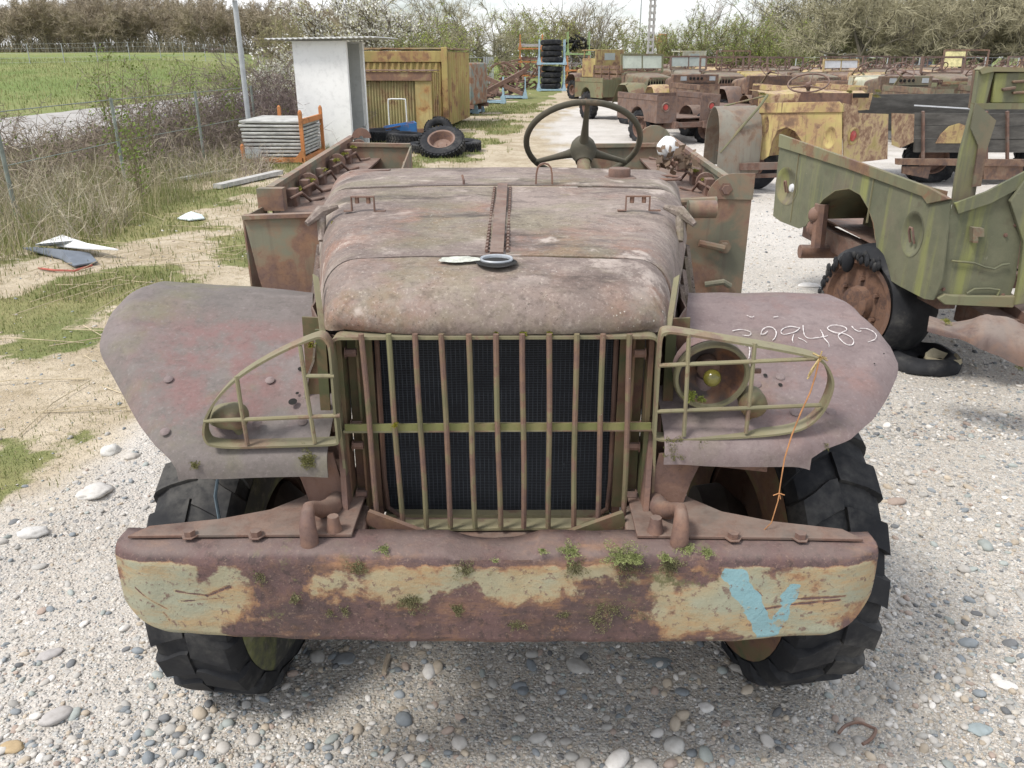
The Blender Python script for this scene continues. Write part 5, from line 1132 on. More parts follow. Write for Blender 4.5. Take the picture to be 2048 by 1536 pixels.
ords = ['lowest', 'second lowest', 'third from the bottom', 'fourth from the bottom', 'fifth from the bottom', 'fifth from the top', 'fourth from the top', 'third from the top', 'second from the top', 'topmost']
for i in range(10):
    mb = MB(); z = zg + .13 + .062 * i; a = random.uniform(-.02, .02); cx_ = (x0 + x1) / 2 - .02 + random.uniform(-.02, .02); R = M.Rotation(a, 3, 'Z')
    mb.box((0, 0, 0), (1.0 + .12 * (i / 10), 1.42, .044)); mb.dent(.006, 3, i); o = mb.build('slab', SLAB, None, 40, .012); o.location = (cx_, (y0 + y1) / 2 + .04, z); o.rotation_euler = (0, random.uniform(-.012, .012), a)
    tag(o, f'long grey slab, {ords[i]} of the stack in the orange stillage', 'slab', 'slabs stacked in the orange stillage')
# yellow shelter and container
def corr(mb, x0, x1, y, z0, z1, n, d=.03):
    rows = [[V((x0 + (x1 - x0) * i / (n * 4), y - d * (1 if (i % 4) in (1, 2) else 0), z)) for i in range(n * 4 + 1)] for z in (z0, z1)]; mb.grid(rows, .01)
c0 = gnd(866, 268); e = empty('yellow_shelter', (c0.x, c0.y, gh(c0.x, c0.y)), radians(-7), 'low yellow corrugated steel shelter streaked with rust', 'shelter')
mb = MB(); corr(mb, -2.0, -.42, .06, .12, 1.22, 22); mb.build('corrugated_wall', YELP, e, 20)
mb = MB(); mb.box((-.20, .02, .76), (.40, .06, 1.28)); mb.build('end_panel', rusty('pale_yellow_panel', (.46, .37, .17), .75, (.22, .11, .06), (.36, .2, .08), 3, .1, 0, 0, streak=.4), e, bevel=.006)
mb = MB(); mb.box((-1.0, .0, 1.32), (2.02, .10, .20)); mb.box((-1.0, .03, .08), (2.0, .10, .10)); build_split(mb, 'header', rusty('rusty_header', (.34, .27, .15), .40, (.19, .115, .085), (.25, .15, .095), 3, .1, 0, .1), e, bevel=.006)
mb = MB(); mb.grid([[V((x, y, 1.44 + .012 * nse(x * 3, y * 3))) for y in (-.08, .3, .7)] for x in np.linspace(-2.05, .06, 10)], .02); mb.build('roof', MT['rust'], e)
mb = MB(); mb.box((-1.0, .45, .7), (1.98, .6, 1.4)); mb.build('body', YELP, e)
mb = MB()
for j in range(4): mb.box((.012, .12 + .22 * j, .75), (.05, .12, 1.3))
build_split(mb, 'side_rib', YEL, e, bevel=.006)
e2 = empty('yellow_container', (c0.x + .28, c0.y + 1.25, gh(c0.x, c0.y + 1)), radians(-7), 'taller rusty yellow container standing behind the low shelter', 'container')
mb = MB(); mb.box((-1.2, 1.6, 1.0), (2.4, 3.1, 1.76)); mb.build('body', YEL, e2)
mb = MB(); corr(mb, -2.4, -.16, .03, .1, 1.62, 14, .04); mb.build('corrugated_wall', YEL, e2, 20)
mb = MB(); mb.grid([[V((.03 + .04 * (1 if (i % 4) in (1, 2) else 0), .1 + 3.0 * i / 40, z)) for i in range(41)] for z in (.12, 1.86)], .01); mb.build('corrugated_side', YEL, e2, 20)
mb = MB(); mb.box((-1.2, .02, 1.76), (2.46, .10, .26)); mb.box((-.04, .0, 1.0), (.14, .12, 1.96)); mb.box((-2.42, .0, 1.0), (.14, .12, 1.96)); mb.build('end_frame', YEL, e2, bevel=.01)
mb = MB(); mb.grid([[V((-2.46 + 2.5 * i / 14, .0 + 3.2 * j / 6, 1.93 + .02 * nse(i * .7, j * .9))) for j in range(7)] for i in range(15)], .04); mb.build('roof', rusty('tarred_roof', (.33, .28, .17), .5, (.2, .13, .09), (.3, .2, .1), 3, .1, .1, .3), e2)
# blue cart and hand rail
p = gnd(800, 277); e = empty('blue_cart', p, radians(12), 'small bright blue metal cart bed with rusty corner', 'cart')
mb = MB(); mb.plate([(-.34, 0), (.36, .05), (.36, .34), (-.34, .24)], .02, TX((0, -.3, .02), M.Rotation(radians(90), 3, 'X'))); mb.plate([(-.34, 0), (.36, .05), (.36, .34), (-.34, .24)], .02, TX((0, .3, .02), M.Rotation(radians(90), 3, 'X'))); mb.box((.36, 0, .22), (.02, .62, .28)); mb.box((0, 0, .06), (.7, .6, .03)); mb.build('cart_bed', rusty('blue_sheet', (.07, .22, .50), .78, (.25, .12, .07), (.36, .17, .07), 4, 0, 0, 0, streak=.2), e)
mb = MB(); mb.beam((-.34, -.32, .24), (.0, -.33, .30), .03, .03); mb.build('rusty_rim', MT['rust'], e)
p = gnd(797, 268); mb = MB(); mb.tube(smoothpts([V((-.21, 0, 0)), V((-.21, 0, .72)), V((-.17, 0, .80)), V((0, 0, .805)), V((.17, 0, .80)), V((.21, 0, .72)), V((.22, 0, 0))], 5), .016, 8); o = mb.build('tube_rail', MT['white'], None, 60); o.location = p; tag(o, 'white bent tube rail standing against the yellow shelter', 'rail')
# tyres on the grass
def loose_tyre(u, v, R, wd, lab, tilt=(0, 0), rim=False, lift=0, rz=0, name='tyre'):
    p = gnd(u, v); e = empty(name, (p.x, p.y, p.z + lift), rz, lab, 'tyre'); e.rotation_euler = (tilt[0], tilt[1], rz); h = wd / 2; r0 = R * .52; mb = MB()
    mb.lathe([(r0, -h * .6), (r0 + .04, -h * .95), (R * .8, -h * 1.05), (R * .95, -h * .85), (R, -h * .5), (R, h * .5), (R * .95, h * .85), (R * .8, h * 1.05), (r0 + .04, h * .95), (r0, h * .6), (r0 + .05, 0)], TX((0, 0, h)), 40, closed=True)
    for i in range(36):
        for sd in (-1, 1):
            a = 2 * pi * (i + .5 * (sd > 0)) / 36; mb.box(((R + .004) * cos(a), (R + .004) * sin(a), h + sd * h * .42), (.03, .045, h * .75), M.Rotation(a, 3, 'Z') @ M.Rotation(sd * .4, 3, 'X'))
    mb.build('tyre_ring' if rim else 'rubber', MT['tyre'], e, 40)
    if rim: rb = MB(); rb.lathe([(r0 + .03, h * .95), (r0 + .045, h * 1.0), (r0 + .01, h * .95), (r0 - .02, h * .4), (r0 - .05, -.2 * h), (.09, -.3 * h), (.085, -.1 * h), (0, -.1 * h)], TX((0, 0, h)), 36); rb.build('rim', MT['rust'], e, 40)
loose_tyre(886, 311, .42, .24, 'truck wheel with a rust-brown rim leaning on the tyre heap', (radians(33), radians(-4)), True, .12, 0, 'spare_wheel')
loose_tyre(925, 301, .36, .20, 'half hidden tyre under the right side of the rusty rimmed wheel', (.05, 0)); loose_tyre(845, 303, .30, .16, 'worn greyish tyre lying flat in front of the tyre heap', (.04, .03))
loose_tyre(812, 291, .40, .26, 'black tyre lying flat left of the rusty rimmed wheel', (0, .05)); loose_tyre(765, 281, .38, .24, 'muddy tyre lying flat beside the white kiosk', (.03, 0)); loose_tyre(878, 268, .34, .2, 'black tyre leaning against the corner of the yellow shelter', (radians(60), 0), False, .02)
# teal machine
p = gnd(912, 232); e = empty('old_generator', (p.x, p.y, p.z), radians(-14), 'teal and rust generator housing with louvred end beside the container', 'machine')
mb = MB(); mb.box((.05, .9, .95), (1.0, 1.8, 1.25)); mb.build('housing', TEAL, e, bevel=.05)
mb = MB(); mb.box((-.22, -.02, .95), (.46, .06, 1.2)); mb.build('end_panel', rusty('maroon_panel', (.17, .085, .07), .5, (.12, .06, .05), (.22, .1, .06), 4), e, bevel=.01)
mb = MB()
for j in range(9): mb.beam((-.38, -.06, .62 + .08 * j), (-.10, -.06, .62 + .08 * j), .02, .045)
build_split(mb, 'louvre', MT['frame'], e)
mb = MB(); mb.beam((-.45, 0, .3), (.6, 0, .28), .1, .12); mb.beam((-.45, 1.7, .3), (.6, 1.7, .28), .1, .12); mb.beam((.3, 0, 0), (.3, 0, .3), .1, .1); mb.beam((-.4, 0, 0), (-.4, 0, .3), .1, .1); mb.beam((.3, 1.7, 0), (.3, 1.7, .3), .1, .1); build_split(mb, 'skid', MT['rust'], e)
# pale blue stillages
def stillage(u, v, lab, w_=1.05, d_=.9, h_=1.0, m=None, rz=0, z=0, foot=True):
    p = gnd(u, v); e = empty('steel_stillage', (p.x, p.y, p.z + z), rz, lab, 'stillage', None); mb = MB(); q = MB()
    for x in (-w_ / 2, w_ / 2):
        for y in (0, d_): mb.beam((x, y, 0), (x, y, h_), .05, .05, (0, 1, 0))
        for y in (-.03, d_ + .03): mb.plate([(-.12, 0), (.12, 0), (.03, .42), (-.03, .42)], .02, TX((x, y, .02), M.Rotation(radians(90), 3, 'X')))
    build_split(mb, 'upright', m or BLUE, e)
    for y in (0, d_): q.beam((-w_ / 2, y, .08), (w_ / 2, y, .08), .05, .08)
    for x in (-w_ / 2, w_ / 2): q.beam((x, 0, .08), (x, d_, .08), .05, .08)
    q.grid([[V((x, y, .10)) for y in (0, d_)] for x in (-w_ / 2, w_ / 2)], .02); q.build('stillage_base', m or BLUE, e); return p, e
def scrapheap(name, lab, c, w_, d_, h_, n, seed, mats=None):
    random.seed(seed); mb = MB()
    for _ in range(n):
        q = V((random.uniform(-w_, w_) / 2, random.uniform(0, d_), 0)); q.z = random.uniform(.1, h_) * (1 - .5 * abs(q.x / w_)); l = random.uniform(.2, .8); d = V((random.gauss(0, 1), random.gauss(0, .7), random.gauss(0, .5))).normalized()
        k = random.random()
        if k < .5: mb.beam(q - d * l / 2, q + d * l / 2, random.uniform(.03, .1), random.uniform(.03, .1))
        elif k < .8: mb.tube([q - d * l / 2, q + rv(.06), q + d * l / 2], random.uniform(.02, .06), 8)
        else: mb.box(q, (l * .6, l * .4, .02), M.Rotation(random.random() * 3, 3, d))
    o = mb.build(name, mats or MT['rust']); o.location = c; tag(o, lab, 'scrap', kind=None); return o
p, _ = stillage(980, 208, 'pale blue stillage in front of the big rusty ring'); scrapheap('scrap_heap', 'rusty pipe scrap lying in the pale blue stillage by the ring', p + V((0, .1, .15)), .95, .7, .45, 30, 1)
p, _ = stillage(925, 228, 'pale blue stillage against the generator', .9, .8, 1.0, None, -.2); scrapheap('scrap_heap', 'rusty scrap in the stillage beside the generator', p + V((0, .1, .15)), .8, .6, .4, 22, 2)
p, _ = stillage(1028, 198, 'pale blue stillage right of the big rusty ring', 1.0, .9, .9); scrapheap('scrap_heap', 'rust-brown parts in the stillage right of the ring', p + V((0, .1, .15)), .95, .7, .8, 34, 3)
p = gnd(1005, 195); mb = MB(); T = TX((0, .4, .78), M.Rotation(radians(84), 3, 'X')); mb.lathe([(.66, -.09), (.76, -.10), (.78, 0), (.76, .10), (.66, .09), (.68, 0)], T, 48, closed=True); o = mb.build('wheel_ring', MT['rust']); o.location = p; tag(o, 'large upright rust-brown wheel ring behind the blue stillages', 'ring')
for (a, b, l) in (((955, 148, 31.8), (1045, 188, 31.4), 'rusty beam sloping down to the right across the ring'), ((960, 190, 31.2), (1052, 140, 31.9), 'rusty beam sloping up to the right across the ring')):
    mb = MB(); mb.beam(at(*a), at(*b), .10, .14); tag(mb.build('rusty_beam', MT['rust']), l, 'beam')
p = gnd(1045, 180); scrapheap('scrap_heap', 'heap of bent rust-brown sheet scrap left of the stacked tyres', p, 2.3, 1.6, 1.9, 90, 4)
# stacks of tyres in stillages
for j, lv in enumerate(('lower', 'upper')):
    z = 1.33 * j; p, e = stillage(1103, 183, f'pale blue stillage, the {lv} one holding stacked tyres', 1.36, 1.1, 1.28, None, 0, z)
    for i in range(4):
        q = p + V((random.uniform(-.05, .05), .55, z + .14 + .285 * i)); tb = MB(); R = .58; h = .135
        tb.lathe([(.3, -h * .6), (.34, -h), (R * .85, -h * 1.02), (R * .97, -h * .7), (R, 0), (R * .97, h * .7), (R * .85, h * 1.02), (.34, h), (.3, h * .6)], TX((0, 0, h)), 32, closed=True); o = tb.build('tyre', MT['tyre']); o.location = q; o.rotation_euler = (random.uniform(-.05, .05), random.uniform(-.05, .05), 0)
        tag(o, f'black tyre, {("lowest", "second", "third", "topmost")[i]} in the {lv} blue stillage', 'tyre', 'tyres stacked in blue stillages')
p = gnd(1062, 176); 
for j in range(3):
    _, e = stillage(1062, 176, f'orange stillage with grey beams, {("lowest", "middle", "top")[j]} of its pile', 1.3, 1.0, .85, ORNG, 0, 1.35 + .72 * (j - 1) if j else .6, False); mb = MB()
    for k in range(5): mb.beam((-.75, .15 + .17 * k, .22 + .05 * (k % 3)), (.75, .15 + .17 * k, .24 + .05 * (k % 2)), .10, .10)
    o = mb.build('beam_load', CONC if j != 1 else MT['rust'], None); o.location = e.location; tag(o, f'bundle of beams in the {("lowest", "middle", "top")[j]} orange stillage', 'beams')
GRN = plain('lime_paint', (.24, .34, .15), .6, .2)
for j in range(3):
    _, e = stillage(1155, 176, f'stillage with lime green posts, {("lowest", "middle", "top")[j]} of its pile', 1.25, 1.0, 1.3, GRN if j == 2 else ORNG, 0, .9 * j, False); scrapheap('scrap_heap', f'{("pinkish metal sheets", "grey and rust scrap", "black machine parts")[j]} in the {("lowest", "middle", "top")[j]} stillage behind the yellow cab', e.location + V((0, .1, .15)), 1.2, .8, .9, 40, 10 + j, (MT['rust'], CONC, MT['black'])[j])
# wire fence posts by the container, debris on the grass
def fence(lab, pts, h, nposts, wires=5, r=.03, mesh=True, pm=None):
    e = empty('wire_fence', pts[0], 0, lab, 'fence'); o0 = V(pts[0]); pm = pm or MT['galv']; W_ = MB(); n = nposts; line = []
    tot = [0]
    for a, b in zip(pts, pts[1:]): tot.append(tot[-1] + (V(b) - V(a)).length)
    for i in range(n):
        s = tot[-1] * i / (n - 1); k = max(j for j in range(len(pts) - 1) if tot[j] <= s + 1e-6); t = (s - tot[k]) / (tot[k + 1] - tot[k]); q = V(pts[k]).lerp(V(pts[k + 1]), t); q.z = gh(q.x, q.y); line.append(q - o0)
        mb = MB(); mb.tube([q - o0, q - o0 + V((0, 0, h))], r, 8); mb.build('fence_post', pm, e)
    for j in range(wires):
        z = h * (.06 + .92 * j / (wires - 1)); W_.tube([p + V((0, 0, z)) for p in line], .006, 4)
    if mesh:
        for a, b in zip(line, line[1:]):
            m_ = max(4, int((b - a).length / .35))
            for k in range(m_): q = a.lerp(b, k / m_); W_.tube([q + V((0, 0, .05)), q + V((0, 0, h * .98))], .004, 3)
    W_.build('wire_mesh', pm, e)
fence('green wire fence with pale posts behind the generator and blue stillages', [V((-3.2, 33, 0)), V((-1.2, 36, 0)), V((-1.0, 46, 0))], 1.75, 7)
fence('wire fence with bluish posts crossing the green meadow', [tp(-80, 62), tp(120, 64), tp(330, 68), tp(560, 80)], 1.35, 13)
fence('sagging wire fence with a leaning post in the weeds', [V((-5.6, 9.2, 0)), V((-5.6, 12.1, 0)), V((-5.4, 15.2, 0)), V((-5.3, 17.5, 0))], 1.22, 4, 3, .024, False, plain('dull_green_wire', (.20, .225, .20), .7, .3))
fence('long green wire fence in front of the gnarled trees on the right', [tp(1590, 54), tp(1750, 53), tp(1900, 51), tp(2100, 50)], 1.7, 9)
mb = MB(); mb.beam(gnd(435, 380, .05), gnd(560, 352, .06), .14, .06); tag(mb.build('plank', plain('weathered_plank', (.40, .39, .37), .9, .25, 5, .4, st=(1, 5, 5))), 'long grey weathered beam lying in the grass', 'beam')
mb = MB(); mb.beam(gnd(345, 366, .04), gnd(460, 345, .04), .12, .04); tag(mb.build('plank', plain('weathered_board', (.33, .32, .29), .9, .25, 5, .4)), 'thin weathered board half hidden in the weeds', 'board')
def sheet(lab, px, m, z, name='sheet_debris', cat='debris', fold=.05):
    q = [gnd(u, v) for u, v in px]; c = sum(q, V((0, 0, 0))) / len(q); mb = MB(); top = [p + V((0, 0, z + fold * random.random())) for p in q]; n = len(q)
    mb.v = [tuple(p) for p in top] + [tuple(p - V((0, 0, .012))) for p in top] + [tuple(c + V((0, 0, z + fold * 1.4))), tuple(c + V((0, 0, z + fold * 1.4 - .012)))]
    for i in range(n): j = (i + 1) % n; mb.f += [(i, j, 2 * n), (n + j, n + i, 2 * n + 1), (i, n + i, n + j, j)]
    tag(mb.build(name, m, None, 25), lab, cat)
sheet('crumpled white plastic sheet on the grass', [(75, 508), (128, 487), (190, 505), (240, 519), (175, 516), (110, 502)], MT['white'], .05); sheet('dark grey board lying under the white sheet', [(48, 508), (75, 502), (180, 512), (196, 530), (150, 540), (120, 520)], plain('slate_board', (.14, .16, .19), .6, .2), .02)
sheet('pale blue-white rag lying on the grass', [(355, 440), (372, 431), (405, 435), (410, 441), (380, 444)], plain('pale_cloth', (.58, .64, .64), .9, .15), .02)
mb = MB(); mb.tube([gnd(u, v, .02) for u, v in ((78, 541), (110, 545), (150, 546), (185, 535))], .010, 6); tag(mb.build('red_hose', plain('red_rubber', (.38, .10, .07), .6)), 'short red hose lying beside the white sheet', 'hose')
mb = MB(); mb.tube(smoothpts([gnd(u, v, .012) for u, v in ((1676, 1473), (1690, 1458), (1715, 1451), (1740, 1460), (1750, 1466), (1743, 1482), (1724, 1495))], 3), .0048, 7); tag(mb.build('bent_wire', MT['rust']), 'bent rusty iron hook lying on the gravel', 'wire')
mb = MB(); mb.tube([gnd(768, 1352, .01), gnd(772, 1335, .012), gnd(778, 1316, .01)], .008, 7); tag(mb.build('dry_stick', plain('dry_wood', (.40, .33, .25), .9)), 'short thick dry stick on the gravel below the bumper', 'stick')
mb = MB(); random.seed(12)
for _ in range(70):
    u = random.uniform(0, 530); v = random.uniform(420, 850) if u < 250 else random.uniform(400, 600); p = gnd(u, v, .012)
    if p.x > -1.3: continue
    a = random.random() * 3.14; l = random.uniform(.08, .5); d = V((cos(a), sin(a), 0)) * l; mb.tube([p - d, p + V((0, 0, .03 * random.random())) + rv(.02), p + d], .003, 4)
tag(mb.build('straw_litter', plain('straw', (.44, .37, .25), .9)), 'dry straw and twigs scattered over the dirt on the left', 'straw', kind='stuff')
# dry stem with twine hanging from the right lamp guard
st = MB(); k0 = 600 / 2048; P_ = lambda a, b, D: at(1250 + a * k0, 550 + b * k0, D)
st.tube([P_(1330, 560, 1.545), P_(1300, 690, 1.54), P_(1265, 800, 1.535), P_(1200, 940, 1.53), P_(1140, 1090, 1.52), P_(1090, 1250, 1.51), P_(1065, 1400, 1.50), P_(1045, 1540, 1.49), P_(1000, 1690, 1.48), P_(950, 1740, 1.48)], [.0016] * 6 + [.0012] * 4, 6)
for a, b in ((-1, -.1), (1, -.2), (.4, 1)): q = P_(1052, 1490, 1.492); st.tube([q, q + V((a * .012, 0, -b * .008 - .006))], .0012, 4)
o = st.build('dry_twig', plain('orange_stem', (.36, .17, .07), .8, .3, 30)); tag(o, 'thin orange dry twig hanging from the right lamp guard', 'twig')
tw = MB(); 
for k in range(5): q = P_(1330, 560, 1.55); tw.tube([q + rv(.006), q + V((0, -.012, 0)) + rv(.005), q + rv(.007)], .002, 5)
tw.tube([P_(1325, 575, 1.545), P_(1290, 640, 1.54), P_(1245, 710, 1.54)], .0018, 5); tw.tube([P_(1322, 575, 1.545), P_(1270, 650, 1.535), P_(1250, 690, 1.54)], .0016, 5); tw.tube([P_(1335, 550, 1.55), P_(1345, 520, 1.548)], .0016, 4)
o = tw.build('twine', plain('straw_twine', (.48, .36, .17), .9)); tag(o, 'straw coloured twine knotted round the right lamp guard', 'twine')
# poles
p = gnd(1300, 122); e = empty('utility_pole', tp(1298, 52), 0, 'square concrete utility pole with a row of slots', 'pole'); mb = MB(); q = 9.0
for x in (-.14, .14): mb.beam((x, 0, 0), (x * .8, 0, q), .09, .3)
for j in range(26): mb.beam((-.2, 0, .2 + .36 * j), (.2, 0, .2 + .36 * j), .26, .14)
mb.build('shaft', CONC, e)
mb = MB(); mb.tube([(0, 0, 0), (0, 0, 9.5)], [.09, .05], 10); o = mb.build('street_lamp_post', MT['galv']); o.location = tp(1276, 95); tag(o, 'slim tapered lamp post in the distance left of the concrete pole', 'post')
mb = MB(); mb.box((0, 0, 1.2), (.9, .7, 1.8)); mb.beam((-.1, 0, 0), (-.9, 0, 1.9), .25, .3); mb.box((.3, 0, .2), (1.4, .5, .4)); o = mb.build('orange_excavator', rusty('dull_orange', (.50, .22, .08), .7), bevel=.1); o.location = tp(1322, 88) + V((0, 0, 1.6)); tag(o, 'orange digger cab half hidden behind the bushes by the concrete pole', 'digger')
for i, (u, D) in enumerate(((1790, 70), (1830, 72), (1760, 74))):
    mb = MB(); mb.box((0, 0, .75), (2.2, 1.5, 1.5)); mb.dent(.05, 1, i); o = mb.build('blue_bin', plain('dark_blue_bin_%d' % i, ((.05, .08, .16), (.07, .10, .17), (.12, .14, .18))[i], .6), bevel=.08); o.location = tp(u, D); tag(o, ('dark blue bin behind the wire fence, nearest the fence', 'blue grey bin right of the dark blue bin behind the fence', 'grey blue bin left of the dark blue bin behind the fence')[i], 'bin')
# ================================================================== wrecks on the right
random.seed(21)
OLV = rusty('olive_sheet', (.185, .185, .110), .64, (.14, .085, .065), (.21, .13, .07), 2.8, .12, .06, .2, streak=.5, orange=.25)
OLV2 = rusty('grey_green_sheet', (.155, .152, .105), .50, (.115, .082, .066), (.21, .14, .09), 3.6, .16, .08, .35, streak=.8, orange=.25)
OLVY = None
def olive_near():
    t = NT('olive_streaked_sheet'); n1 = t.noise(2.6, 8, .66); n2 = t.noise(14, 6, .65); st = t.noise(2.4, 6, .6, st=(2.6, 2.6, .22)); nf = t.noise(60, 4, .7); n3 = t.noise(1.1, 5, .6)
    c = t.mix(t.step(n1, .33, .66), (.160, .158, .102), (.102, .108, .070)); c = t.mix(t.step(st, .50, .64, 0, .8), c, (.24, .25, .085)); c = t.mix(t.step(n3, .55, .68, 0, .7), c, (.17, .125, .10))
    c = t.mix(t.step(n2, .55, .72, 0, .55), c, (.10, .085, .06)); c = t.mix(t.step(nf, .62, .72, 0, .5), c, (.26, .25, .19)); t.bump(t.math('ADD', n2, nf), .3, .003); return t.fin(c, .75, 0, .3)
OLVY = olive_near()
YW = rusty('yellow_wreck_sheet', (.40, .325, .135), .58, (.165, .105, .072), (.31, .20, .11), 3.6, .22, .10, .25, streak=.85, orange=.5)
YWP = rusty('peeling_yellow_sheet', (.42, .34, .14), .50, (.20, .11, .07), (.42, .30, .19), 5, .3, .03, .2, streak=.5, orange=.5)
RW = rusty('rust_wreck_sheet', (.20, .15, .11), .44, (.108, .074, .063), (.20, .12, .08), 4.0, .18, .10, .4, streak=.75)
RP = rusty('purple_rust_sheet', (.165, .125, .112), .50, (.115, .080, .072), (.18, .115, .085), 4, .2, .10, .45, streak=.7)
CRM = rusty('chalky_cream_sheet', (.46, .46, .36), .72, (.2, .16, .11), (.32, .24, .13), 4, .2, .02, .2)
GRY = rusty('grey_fender_sheet', (.215, .20, .165), .66, (.15, .11, .09), (.2, .14, .1), 3, .14, .10, .2)
WOOD = plain('dark_planks', (.085, .080, .072), .9, .4, 3, .5, st=(.6, 4, 4)); WHT = plain('white_board', (.62, .63, .64), .6, .1); LENS = plain('red_lens', (.40, .06, .05), .3, .3, 20)
PX = M.Rotation(radians(90), 3, 'X')                                 # polygon (x, z) standing up
def plane_poly(px, A, B):
    """photo outline carried onto the upright plane through A and B -> polygon (s, z)"""
    A = V((A[0], A[1])); B = V((B[0], B[1])); d = (B - A).normalized(); n = V((-d.y, d.x)); out = []
    for u, v in px:
        r = ray(u, v); t = A.dot(n) / (r[0] * n.x + r[1] * n.y); p = V((r[0] * t, r[1] * t)); out.append(((p - A).dot(d), HC + r[2] * t))
    return out
def plane_T(A, B):
    A = V((A[0], A[1], 0)); B = V((B[0], B[1], 0)); d = (B - A).normalized(); return M.Translation(V((A.x, A.y, 0))) @ M(((d.x, 0, d.y, 0), (d.y, 0, -d.x, 0), (0, 1, 0, 0), (0, 0, 0, 1)))
def keyhole(poly, holes):
    """one outline for a plate with round openings: each opening is joined to the rim by a slit"""
    n = len(poly); ar = sum(poly[i][0] * poly[(i + 1) % n][1] - poly[(i + 1) % n][0] * poly[i][1] for i in range(n)); poly = list(poly if ar > 0 else poly[::-1])
    for (s, z, rx, rz_) in holes:
        h = [(s + rx * cos(a), z + rz_ * sin(a)) for a in np.linspace(0, -2 * pi, 29)[:-1]]
        i, j = min(((i, j) for i in range(len(poly)) for j in range(len(h))), key=lambda q: (poly[q[0]][0] - h[q[1]][0]) ** 2 + (poly[q[0]][1] - h[q[1]][1]) ** 2)
        h = h[j:] + h[:j]; poly = poly[:i + 1] + h + [h[0]] + poly[i:]
    return poly
def recess(T, s, z, rx, rz_, mat, parent, hook=True):
    """round pressed dish with a footman loop in it"""
    mb = MB(); rows = []
    for q, d in ((1.06, .0065), (.96, .005), (.84, -.010), (.55, -.030), (.25, -.036), (.02, -.036)): rows.append([T @ V((s + rx * q * cos(a), z + rz_ * q * sin(a), d)) for a in np.linspace(0, 2 * pi, 29)])
    mb.grid(rows); mb.build('pressed_dish', mat, parent, 60)
    if hook: mb = MB(); mb.tube([T @ V((s - .02, z - .05, -.005)), T @ V((s - .02, z + .015, .015)), T @ V((s - .012, z + .035, .018)), T @ V((s + .012, z + .035, .018)), T @ V((s + .02, z + .015, .015)), T @ V((s + .02, z - .05, -.005))], .007, 6); mb.build('footman_loop', MT['rust'], parent)

# ---- near olive wreck at the right edge
W0 = empty('cargo_truck', (2.6, 5.2, 0), 0, 'olive green tub wreck with round wheel arch at the right edge of the photo', 'truck'); W0.location = (0, 0, 0)
A, B = (2.06, 6.55), (2.285, 4.30); T = plane_T(A, B)
side = [(1903, 398), (1862, 376), (1800, 352), (1700, 318), (1600, 284), (1563, 270), (1556, 330), (1547, 432), (1562, 443), (1598, 457), (1612, 452), (1622, 437), (1632, 418), (1648, 397), (1672, 380), (1700, 376), (1722, 388), (1738, 415), (1748, 445), (1753, 480), (1757, 545), (1800, 572), (1850, 598), (1868, 600), (1885, 560)]
DSH = []
for (u, v, du, dv) in ((1574, 372, 1596, 335), (1826, 468, 1848, 422)):
    (s0, z0), (s1, z1), (s2, z2) = plane_poly([(u, v), (du, v), (u, dv)], A, B); DSH.append((s0, z0, abs(s1 - s0), abs(z2 - z0)))
P2 = keyhole(plane_poly(side, A, B), DSH); mb = MB(); mb.plate(P2, .008, T); mb.build('tub_side', OLVY, W0, 30)
rail = plane_poly([(1905, 398), (1862, 374), (1700, 316), (1563, 268), (1561, 294), (1600, 306), (1700, 338), (1850, 393), (1860, 408)], A, B); mb = MB(); mb.plate(rail, .022, T @ TX((0, 0, .008))); mb.build('rail', OLV, W0, 30, .003)
arch = plane_poly([(1622, 437), (1632, 418), (1648, 397), (1672, 380), (1700, 376), (1722, 388), (1738, 415), (1748, 445), (1753, 480)], A, B)
mb = MB(); mb.grid([[T @ V((s, z, .005)) for s, z in arch], [T @ V((s, z, -.42)) for s, z in arch]], .006); mb.grid([[T @ V((s, z, -.40)) for s in (arch[-1][0], arch[0][0])] for z in (.5, 1.0)], .006); mb.build('wheel_box', OLV, W0, 40)
for (u, v, du, dv, hk) in ((1574, 372, 1596, 335, True), (1826, 468, 1848, 422, True)):
    (s0, z0), (s1, z1), (s2, z2) = plane_poly([(u, v), (du, v), (u, dv)], A, B); recess(T, s0, z0, abs(s1 - s0), abs(z2 - z0), OLVY, W0, hk)
s0, z0 = plane_poly([(1586, 376)], A, B)[0]; mb = MB(); mb.lathe([(0, .02), (.025, .016), (.032, 0)], T @ TX((s0, z0, .005)), 20); mb.build('reflector_disc', WHT, W0)
mb = MB()
for u in (1601, 1752):
    q = plane_poly([(u, 300 if u < 1700 else 345), (u + 1, 452)], A, B); mb.beam(T @ V((q[0][0], q[0][1], .006)), T @ V((q[0][0], q[1][1], .006)), .010, .006, (0, 1, 0))
build_split(mb, 'seam', OLV, W0)
# cab panel facing the camera
A2, B2 = (2.285, 4.26), (3.2, 4.22); T2 = plane_T(A2, B2)
mb = MB(); mb.plate(plane_poly([(1906, 402), (1870, 596), (1884, 602), (2015, 606), (2030, 560), (2052, 392), (2100, 380), (2100, 340), (1965, 400)], A2, B2), .008, T2); mb.build('cab_panel', OLVY, W0)
mb = MB(); mb.plate(plane_poly([(1885, 585), (1870, 594), (1884, 606), (2020, 612), (2030, 590), (1900, 588)], A2, B2), .05, T2 @ TX((0, 0, .01))); mb.build('panel_hem', OLV, W0, 30, .004)
mb = MB(); mb.plate(plane_poly([(1905, 405), (1968, 382), (2060, 334), (2060, 360), (1975, 405), (1912, 425)], A2, B2), .02, T2 @ TX((0, 0, .02))); mb.build('strap', OLVY, W0)
mb = MB(); mb.plate(plane_poly([(2012, 400), (2060, 330), (2060, 600), (2020, 606), (2030, 560), (2038, 480)], A2, B2), .03, T2 @ TX((0, 0, .03))); mb.build('door_post', OLVY, W0, 30, .004)
